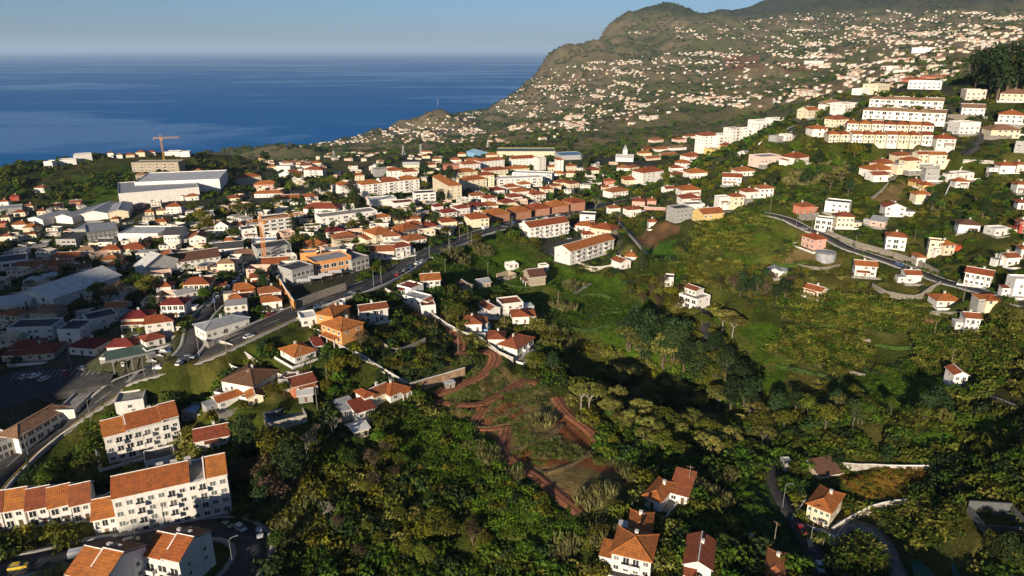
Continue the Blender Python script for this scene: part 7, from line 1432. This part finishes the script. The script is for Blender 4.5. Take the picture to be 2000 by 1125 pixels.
def car(u, v, c='white', van=False, yaw=None):
    P = hit(u, v); d = ((RP - P[:2]) ** 2).sum(1); k = int(np.argmin(d)); z = P[2]
    k2 = min(k + 1, len(RP) - 1); t = RP[k2] - RP[k]
    if yaw is None: yaw = math.atan2(t[1], t[0]) if d[k] < 400 else rng.random() * 3
    zz = height(P[0], P[1]); zz = zz + (.36 if d[k] < (RWD[k] + .2) ** 2 else .02)
    o = empty('van' if van else 'car', (P[0], P[1], zz), yaw); bm, gm = car_parts(c, van); link('body', bm, o); link('windows', gm, o); L_ = 1.45 if van else 1.3
    for sx in (-1, 1):
        for sy in (-1, 1):
            w = link('wheel', ME_WHEEL, o, (sx * L_, .68 * sy, .31), 0 if sy > 0 else math.pi); link('rim', ME_RIM, w)
    for sy in (-1, 1): link('headlight', ME_HL, o, (2.4 if van else 2.03, .55 * sy, .68)); link('tail_light', ME_TL, o, (-2.38 if van else -2.06, .58 * sy, .75))
    tag(o, place_label(f'{c} {"van" if van else "car"}', u, v, CU)[0], 'van' if van else 'car', 'vehicles on the streets')
CL = ['white', 'silver', 'dark', 'grey', 'blue', 'white', 'dark', 'silver']
for i, (u, v) in enumerate([(815, 517), (826, 513), (836, 509), (791, 531), (803, 525), (854, 500), (862, 496), (824, 514), (846, 504), (872, 491), (926, 464), (950, 447), (1005, 437), (1025, 434), (1042, 431), (1065, 427), (1090, 422), (687, 577), (678, 582), (632, 598), (622, 602), (605, 612), (596, 607), (50, 738), (70, 736), (160, 722), (312, 697), (322, 690), (332, 685), (352, 711), (360, 706), (368, 703), (312, 722), (270, 660), (236, 591), (298, 706), (420, 590), (426, 584), (436, 574), (446, 564), (458, 555), (466, 549), (410, 600), (471, 541), (1115, 481), (1123, 477), (1131, 473), (1090, 492), (1100, 489), (1110, 467), (1140, 470), (256, 437), (266, 441), (244, 438), (290, 420), (300, 424), (312, 426), (325, 420), (335, 424), (1570, 449), (1756, 520), (1945, 584), (1581, 1072), (1600, 1112), (1135, 417), (88, 742), (185, 745), (1690, 250), (1640, 228)]): car(u, v, CL[i % len(CL)])
for u, v, c, van in [(778, 539, 'red', 0), (527, 618, 'red', 0), (487, 661, 'white', 0), (37, 1112, 'yellow', 0), (157, 1088, 'white', 1), (243, 1080, 'white', 0), (257, 1062, 'dark', 0), (373, 1042, 'green', 0), (443, 1031, 'green', 0), (470, 1036, 'silver', 0), (508, 1046, 'silver', 0), (127, 730, 'red', 0), (1564, 1040, 'red', 0), (948, 448, 'white', 1), (300, 728, 'dark', 1), (1600, 1008, 'dark', 0)]: car(u, v, c, bool(van))
# ------------------------------------------------------------------ cranes, masts, pylons
M_CRANE = plain('crane_orange', (0.55, 0.22, 0.05), .6, .2, .6); M_CRANE2 = plain('crane_yellow', (0.60, 0.33, 0.08), .6, .2, .6)
def lattice(b, p, q, w, r, n):
    p, q = Vector(p), Vector(q); d = (q - p).normalized(); a = d.cross(Vector((0, 0, 1)) if abs(d.z) < .9 else Vector((1, 0, 0))).normalized(); c = d.cross(a); C4 = [(a * sx + c * sy) * w / 2 for sx, sy in ((-1, -1), (1, -1), (1, 1), (-1, 1))]
    for o in C4: b.tube([p + o, q + o], r, 4)
    for k in range(n):
        u0, u1 = p + (q - p) * k / n, p + (q - p) * (k + 1) / n
        for j in range(4): b.tube([u0 + C4[j], u1 + C4[(j + 1) % 4]], r * .6, 3, cap=False)
def crane(u, v, hgt, jib, cj, yaw, mat, label):
    P = hit(u, v); o = empty('tower_crane', (P[0], P[1], height(P[0], P[1])), yaw); b = MB(); lattice(b, (0, 0, 0), (0, 0, hgt), 1.5, .14, int(hgt / 1.6)); b.build('mast', mat, o)
    b = MB(); lattice(b, (0, 0, hgt + .6), (jib, 0, hgt + .6), 1.2, .12, int(jib / 1.8)); b.build('jib', mat, o); b = MB(); lattice(b, (0, 0, hgt + .6), (-cj, 0, hgt + .6), 1.2, .12, int(cj / 1.8)); b.build('counter_jib', mat, o)
    b = MB(); lattice(b, (0, 0, hgt), (0, 0, hgt + 4.5), .9, .11, 3); b.build('tower_head', mat, o); b = MB(); b.tube([(0, 0, hgt + 4.5), (jib * .7, 0, hgt + 1.2)], .05, 4); b.tube([(0, 0, hgt + 4.5), (-cj, 0, hgt + 1.2)], .05, 4); b.build('tie_cable', M_METAL, o)
    b = MB(); b.box(-cj, -cj + 1.6, -.7, .7, hgt - 1.4, hgt + .2); b.build('counterweight', M_CONC, o); b = MB(); b.box(.8, 2.2, -1.9, -.7, hgt - 1.6, hgt + .2); b.box(2.2, 2.25, -1.8, -.8, hgt - 1.4, hgt - .1, m=1); b.build('cab', [mat, M_GLASS], o); tag(o, label, 'crane', 'tower cranes')
crane(322, 321, 30, 20, 8, .25, M_CRANE2, 'yellow tower crane standing on the hilltop above the hotel shell'); crane(519, 517, 25, 26, 8, .75, M_CRANE, 'orange lattice tower crane in the town beside the grey shell building')
def pylon(u, v, hpx, label):
    P = hit(u, v); d = project(P)[2]; h = hpx * d / FPX; o = empty('pylon', (P[0], P[1], height(P[0], P[1])), .5); b = MB(); w = h * .16; T = [(-w, -w), (w, -w), (w, w), (-w, w)]; r = max(.12, d * .0002)
    for x, y in T: b.tube([(x, y, 0), (x * .12, y * .12, h)], r, 4)
    for k in range(5):
        s0, s1 = 1 - .88 * k / 5, 1 - .88 * (k + 1) / 5
        for j in range(4): b.tube([(T[j][0] * s0, T[j][1] * s0, h * k / 5), (T[(j + 1) % 4][0] * s1, T[(j + 1) % 4][1] * s1, h * (k + 1) / 5)], r * .6, 3, cap=False)
    b.build('lattice_tower', M_METAL, o)
    for zz in (.72, .84, .95): b = MB(); b.tube([(-h * .16, 0, h * zz), (h * .16, 0, h * zz)], r * .8, 4); b.build('crossarm', M_METAL, o)
    tag(o, label, 'pylon', 'power pylons')
pylon(653, 314, 20, 'steel power pylon in the shaded basin'); pylon(788, 303, 18, 'steel power pylon left of the blue factory hall'); pylon(822, 300, 18, 'second steel power pylon left of the blue factory hall'); pylon(953, 288, 14, 'steel power pylon behind the long cream factory')
P = hit(855, 214); d_ = project(P)[2]; o = empty('radio_mast', (P[0], P[1], height(P[0], P[1]))); b = MB(); hm = 21 * d_ / FPX; b.tube([(0, 0, 0), (0, 0, hm * .7), (0, 0, hm)], [1.1, .9, .5], 6); b.build('mast', plain('mast_paint', (0.40, 0.34, 0.32), .6, .2), o); b = MB(); b.box(-5, 5, -3, 3, -2, 4); b.build('base_hut', wall_m('white'), o); tag(o, 'tall radio mast on the conical hill by the sea', 'mast')
# ------------------------------------------------------------------ petrol station, tanks, parasols and other single things
P = hit(258, 712); o = empty('petrol_station_canopy', (P[0], P[1], P[2]), .55); b = MB(); b.box(-8, 8, -5, 5, 4.6, 5.3); b.build('canopy_roof', roof_m('green'), o); b = MB(); b.box(-8.1, 8.1, -5.1, -5.001, 4.55, 5.4); b.build('fascia', M_METAL, o)
for x in (-6, 0, 6):
    for y in (-3.2, 3.2): b = MB(); b.box(-.2, .2, -.2, .2, -1, 4.6); b.build('post', M_METAL, o, loc=(x, y, 0))
for x in (-3, 3): b = MB(); b.box(-.5, .5, -.3, .3, 0, 1.7); b.box(-.35, .35, -.32, -.3, .9, 1.5, m=1); b.build('fuel_pump', [M_TRIM, M_GLASS], o, loc=(x, 0, 0.05))
tag(o, 'grey petrol station canopy on posts at the road junction', 'canopy')
def drum(name, u, v, r, h, mat, label, cat):
    P = hit(u, v); o = empty(name, (P[0], P[1], height(P[0], P[1]))); b = MB(); b.tube([(0, 0, -2), (0, 0, h)], r, 28, cap=False); b.build('shell', mat, o, smooth_=True); b = MB(); b.tube([(0, 0, h - .25), (0, 0, h + .15)], r + .15, 28, cap=False); b.build('rim', M_CONC, o)
    b = MB(); pts = [(r * math.cos(k * .2244), r * math.sin(k * .2244), h - .1) for k in range(28)]
    for k in range(28): b.quad(pts[k], pts[(k + 1) % 28], (0, 0, h + .35))
    b.build('lid', roof_m('grey'), o); tag(o, label, cat)
drum('water_tank', 1612, 504, 4.6, 3.0, roof_m('grey'), 'round grey water tank beside the pink villa', 'water tank'); drum('silo', 102, 426, 3.2, 8.0, roof_m('concrete'), 'round grey silo beside the detached hall', 'silo')
for i, (u, v) in enumerate([(594, 559), (616, 553), (636, 548), (655, 542)]):
    P = hit(u, v); o = empty('awning', (P[0], P[1], P[2]), .25); b = MB(); b.quad((-3, -1.6, 2.7), (3, -1.6, 2.7), (3, 1.6, 3.1), (-3, 1.6, 3.1)); b.quad((-3, 1.6, 3.04), (3, 1.6, 3.04), (3, -1.6, 2.64), (-3, -1.6, 2.64)); b.build('canvas', plain('white_canvas', (.72, .7, .66), .8, .08), o)
    for x in (-2.8, 2.8): b = MB(); b.tube([(x, 0, -.5), (x, 0, 2.85)], .06, 6); b.build('post', M_METAL, o)
    tag(o, ['leftmost', 'second', 'third', 'rightmost'][i] + ' white awning of the restaurant terrace', 'awning', 'restaurant awnings')
P = hit(557, 815); o = empty('irrigation_tank', (P[0], P[1], height(P[0], P[1])), .5); b = MB()
for q in ((-6, 6, -4, -3.6), (-6, 6, 3.6, 4), (-6, -5.6, -3.6, 3.6), (5.6, 6, -3.6, 3.6)): b.box(*q, -3, 1.4)
b.build('tank_wall', M_RENDER, o); b = MB(); b.box(-5.6, 5.6, -3.6, 3.6, -2.5, .7); m_, nt_, bs_, N_, L__ = new_mat('tank_water'); bs_.inputs['Base Color'].default_value = (.006, .02, .035, 1); bs_.inputs['Roughness'].default_value = .08; b.build('water_surface', m_, o); tag(o, 'open rectangular irrigation tank with dark water', 'water tank')
P = hit(878, 757); o = empty('site_hut', (P[0], P[1], height(P[0], P[1])), .4); b = MB(); b.box(-1.7, 1.7, -1.2, 1.2, -.5, 2.3); b.build('wall', M_CONC, o); b = MB(); b.box(-1.9, 1.9, -1.4, 1.4, 2.301, 2.42); b.build('roof', roof_m('pale'), o); link('door', ME_DOOR, o, (0, -1.2, 0), 0, (.9, 1, 1.9)); tag(o, 'small pale site hut below the stained retaining wall', 'hut')
P = hit(1868, 489); o = empty('shipping_container', (P[0], P[1], height(P[0], P[1])), .2); b = MB(); b.box(-3, 3, -1.2, 1.2, 0, 2.5); b.build('body', plain('container_red', (.42, .07, .03), .6, .2), o); b = MB(); b.box(3.001, 3.05, -1.1, 1.1, .1, 2.4); b.build('door', plain('container_red', (.42, .07, .03)), o); tag(o, 'red shipping container beside the cream house with pillars', 'container')
o, zf = sheet('sports_court', [(1778, 1098), (1862, 1098), (1880, 1135), (1790, 1140)], plain('green_court', (.02, .10, .07), .8, .15, .3), .2, 'dark green sports court at the lower edge')
b = MB()
def scaffold(u1, v1, u2, v2, h, label):
    A, B, z = facade_frame((u1, v1), (u2, v2)); o = empty('scaffolding', tuple(A)); d = B - A; L_ = np.linalg.norm(d[:2]); n = max(2, int(L_ / 2.2)); nrm = np.array([d[1], -d[0], 0]) / L_
    for k in range(n + 1):
        b = MB(); p = d * k / n
        for off in (.5, 1.4): q = p + nrm * off; b.tube([(q[0], q[1], -1), (q[0], q[1], h)], .06, 4)
        b.build('upright', M_METAL, o)
    for zz in np.arange(2, h + .1, 2):
        b = MB(); p0, p1 = nrm * .5, d + nrm * .5; q0, q1 = nrm * 1.4, d + nrm * 1.4; b.quad((p0[0], p0[1], zz), (p1[0], p1[1], zz), (q1[0], q1[1], zz), (q0[0], q0[1], zz)); b.tube([(q0[0], q0[1], zz + 1), (q1[0], q1[1], zz + 1)], .04, 4); b.build('deck', M_METAL, o)
    tag(o, label, 'scaffolding', 'scaffolding')
scaffold(*px('B', 440, 936), *px('B', 660, 880), 8, 'steel scaffolding round the grey shell building'); scaffold(*px('B', 1552, 765), *px('B', 1692, 727), 7, 'steel scaffolding on the front of the cream house by the road'); scaffold(*px('B', 1012, 805), *px('B', 1205, 785), 6, 'steel scaffolding on the lower cream house near the mast')
for lb, pp in [('low stone terrace wall across the upper banana field', [(1540, 648), (1620, 655), (1700, 668)]), ('low stone terrace wall in the middle of the banana slope', [(1560, 705), (1630, 722), (1690, 735)]), ('short stone terrace wall right of the narrow gabled house', [(1890, 765), (1940, 780), (1985, 795)]), ('low stone terrace wall above the brown plots', [(1770, 642), (1820, 650), (1870, 668)]), ('stone terrace wall below the dirt bank', [(1545, 520), (1600, 528), (1640, 520)]), ('low wall below the low house with orange roof', [(1815, 612), (1870, 614), (1890, 608)])]: wall_run('terrace_wall', lb, pp, 1.1, M_STONE, .4)
# crossings
def crossing(u, v, k):
    P = hit(u, v); d = ((MAIN[:, :2] - P[:2]) ** 2).sum(1); i = int(np.argmin(d)); t = MAIN[i + 1] - MAIN[i - 1]; yaw = math.atan2(t[1], t[0]); o = empty('pedestrian_crossing', (MAIN[i][0], MAIN[i][1], MAIN[i][2] + .185), yaw)
    for s in range(-4, 5): b = MB(); b.box(-1.5, 1.5, -.25, .25, -.005, .0); b.build('stripe', M_LINE, o, loc=(0, s * .95, -abs(s) * .012))
    tag(o, ['white striped crossing by the petrol station', 'white striped crossing near the terracotta row'][k], 'crossing')
crossing(268, 735, 0); crossing(985, 444, 1)
# ------------------------------------------------------------------ the far town: thousands of houses on the slopes, too many to count
FARREG = [(400, [(480, 292), (560, 284), (650, 268), (740, 252), (830, 234), (900, 222), (950, 214), (965, 262), (1000, 285), (900, 285), (830, 280), (700, 278), (600, 290)]), (90, [(520, 320), (650, 300), (850, 300), (900, 320), (700, 335)]),
          (950, [(965, 210), (1020, 165), (1070, 135), (1120, 125), (1300, 140), (1500, 150), (1690, 140), (1640, 185), (1500, 212), (1330, 205), (1180, 235), (1100, 262), (1000, 262)]), (180, [(1130, 205), (1260, 200), (1350, 215), (1250, 240), (1120, 262), (1040, 285)]), (680, [(1120, 125), (1300, 105), (1500, 90), (1700, 60), (1880, 60), (1880, 100), (1790, 140), (1690, 145), (1500, 150), (1300, 140)]),
          (680, [(1200, 62), (1390, 50), (1560, 25), (1750, 20), (2000, 25), (2000, 70), (1800, 75), (1600, 90), (1400, 80)]), (180, [(1780, 85), (1900, 72), (2000, 55), (2000, 108), (1880, 108), (1790, 108)]), (120, [(1640, 170), (1700, 140), (1880, 120), (1880, 160), (1800, 170), (1700, 180)])]
fb = MB(); fv, ff, fm = [], [], []
cnt = 0
def far_house(P, w, d, h, yaw, wm, rm, flat, win=False):
    b = len(fv); c, s = math.cos(yaw), math.sin(yaw)
    def T(x, y, z): return (P[0] + c * x - s * y, P[1] + s * x + c * y, P[2] + z)
    for z in (-5, h):
        for x, y in ((-w / 2, -d / 2), (w / 2, -d / 2), (w / 2, d / 2), (-w / 2, d / 2)): fv.append(T(x, y, z))
    for k in range(4): ff.append((b + k, b + (k + 1) % 4, b + 4 + (k + 1) % 4, b + 4 + k)); fm.append(wm)
    if win:                                                # windows on the front and on the side towards the sun
        for z in ((1.5, 4.1) if h > 4 else (1.5,)):
            for k in range(int(w / 2.6)):
                xc = -w / 2 + (k + .5) * w / int(w / 2.6); e = len(fv)
                for x, zz in ((-.55, -.6), (.55, -.6), (.55, .6), (-.55, .6)): fv.append(T(xc + x, -d / 2 - .04, z + zz))
                ff.append((e, e + 1, e + 2, e + 3)); fm.append(6)
            for k in range(2):
                for sx in (-1, 1):
                    yc = -d / 4 + k * d / 2; e = len(fv)
                    for y, zz in ((-.5, -.55), (.5, -.55), (.5, .55), (-.5, .55)): fv.append(T(sx * (w / 2 + .04), yc + y * sx, z + zz))
                    ff.append((e, e + 1, e + 2, e + 3)); fm.append(6)
    if flat: ff.append((b + 4, b + 5, b + 6, b + 7)); fm.append(5)
    else:
        o = .5
        for x, y in ((-w / 2 - o, -d / 2 - o), (w / 2 + o, -d / 2 - o), (w / 2 + o, d / 2 + o), (-w / 2 - o, d / 2 + o)): fv.append(T(x, y, h - .1))
        k_ = min(d, w) * .5; rh = k_ * .42; fv.append(T(-w / 2 + k_, 0, h + rh)); fv.append(T(w / 2 - k_, 0, h + rh)); e = b + 8
        for f in ((e, e + 1, e + 5, e + 4), (e + 2, e + 3, e + 4, e + 5), (e + 1, e + 2, e + 5), (e + 3, e, e + 4)): ff.append(f); fm.append(rm)
for n, poly in FARREG:
    got = 0; tries = 0
    while got < n and tries < n * 30:
        tries += 1; (u, v), = rand_in(poly, 1); P = hit(u, v); r = math.hypot(P[0], P[1])
        if r < 560 or r > 5200 or P[2] < -CAM_ALT + 8: continue
        q = float(fbm(np.array([P[0] / 190 + P[2] / 60]), np.array([P[1] / 190 - P[2] / 45]), 501, 3)[0])
        band = abs(((P[2] + 60 * q) / 38.0) % 1 - .5)
        if (q < .5 or band > .17) and rng.random() > .07: continue
        w = 5.5 + 4.5 * rng.random() ** 1.5; flat = rng.random() < .38
        if rng.random() < .05: w *= 2.2
        far_house(P, w, 6 + 3 * rng.random(), 2.4 + 2.4 * rng.random() + (3 if w > 18 else 0), rng.normal() * .35 + .35, int(rng.choice([0, 0, 0, 0, 1, 1, 2])), int(rng.choice([3, 3, 4, 4, 4])), flat); got += 1
# close-packed smaller houses between the bigger ones of the town
nb = 0
for u, v in rand_in([(0, 420), (230, 400), (430, 400), (480, 345), (620, 335), (860, 320), (1240, 320), (1190, 385), (1000, 420), (840, 475), (690, 545), (560, 600), (400, 640), (0, 690)], 1100):
    P = hit(u, v); r = math.hypot(P[0], P[1])
    if r > 1000 or not free(P[:1], P[1:2], 4.2, 5.0, 2.0, 0)[0] or nb > 250: continue
    w = 6 + 4.5 * rng.random(); far_house(P, w, 6.5 + 2 * rng.random(), 2.7 if rng.random() < .6 else 5.2, rng.normal() * .3 + .2, int(rng.choice([0, 0, 0, 1, 2])), int(rng.choice([3, 3, 4, 7])), rng.random() < .2, True); nb += 1; FC = np.vstack([FC, P[:2]]); FAX = np.vstack([FAX, [1.0, 0]]); FHW = np.append(FHW, w / 2); FHD = np.append(FHD, 4.0)
me = bpy.data.meshes.new('distant_town'); me.from_pydata(fv, [], ff)
for mt in (plaster('far_white', (0.58, 0.55, 0.50)), plaster('far_cream', (0.60, 0.52, 0.40)), plaster('far_pink', (0.56, 0.40, 0.32)), plain('far_tiles', (0.40, 0.16, 0.075), .85, .3, .1), plain('far_old_tiles', (0.33, 0.18, 0.11), .85, .3, .1), plain('far_flat_roof', (0.42, 0.40, 0.37), .9, .25, .1), M_GLASS, plain('far_brown_tiles', (0.24, 0.11, 0.06), .85, .3, .3)): me.materials.append(mt)
me.polygons.foreach_set('material_index', fm); me.update(); tag(link('distant_town', me), 'countless small houses scattered over the far slopes', kind='stuff')
# ------------------------------------------------------------------ the air: thin sea haze
def haze():
    m = bpy.data.materials.new('haze_air'); m.use_nodes = True; nt = m.node_tree; nt.nodes.clear()
    out = nt.nodes.new('ShaderNodeOutputMaterial'); pv = nt.nodes.new('ShaderNodeVolumePrincipled')
    pv.inputs['Color'].default_value = (0.52, 0.74, 1.0, 1); pv.inputs['Density'].default_value = HAZE_DENSITY; pv.inputs['Anisotropy'].default_value = 0.0
    nt.links.new(pv.outputs[0], out.inputs['Volume'])
    b = MB(); b.box(-160000, 160000, -160000, 160000, -CAM_ALT - 40, HAZE_TOP)
    o = b.build('haze', m); tag(o, 'thin pale haze over the sea and the far slopes', kind='stuff')
HAZE_DENSITY = 2.7e-5; HAZE_TOP = 700.0
haze()
print('script', round(time.time() - T0, 1), 's, objects', len(bpy.data.objects))
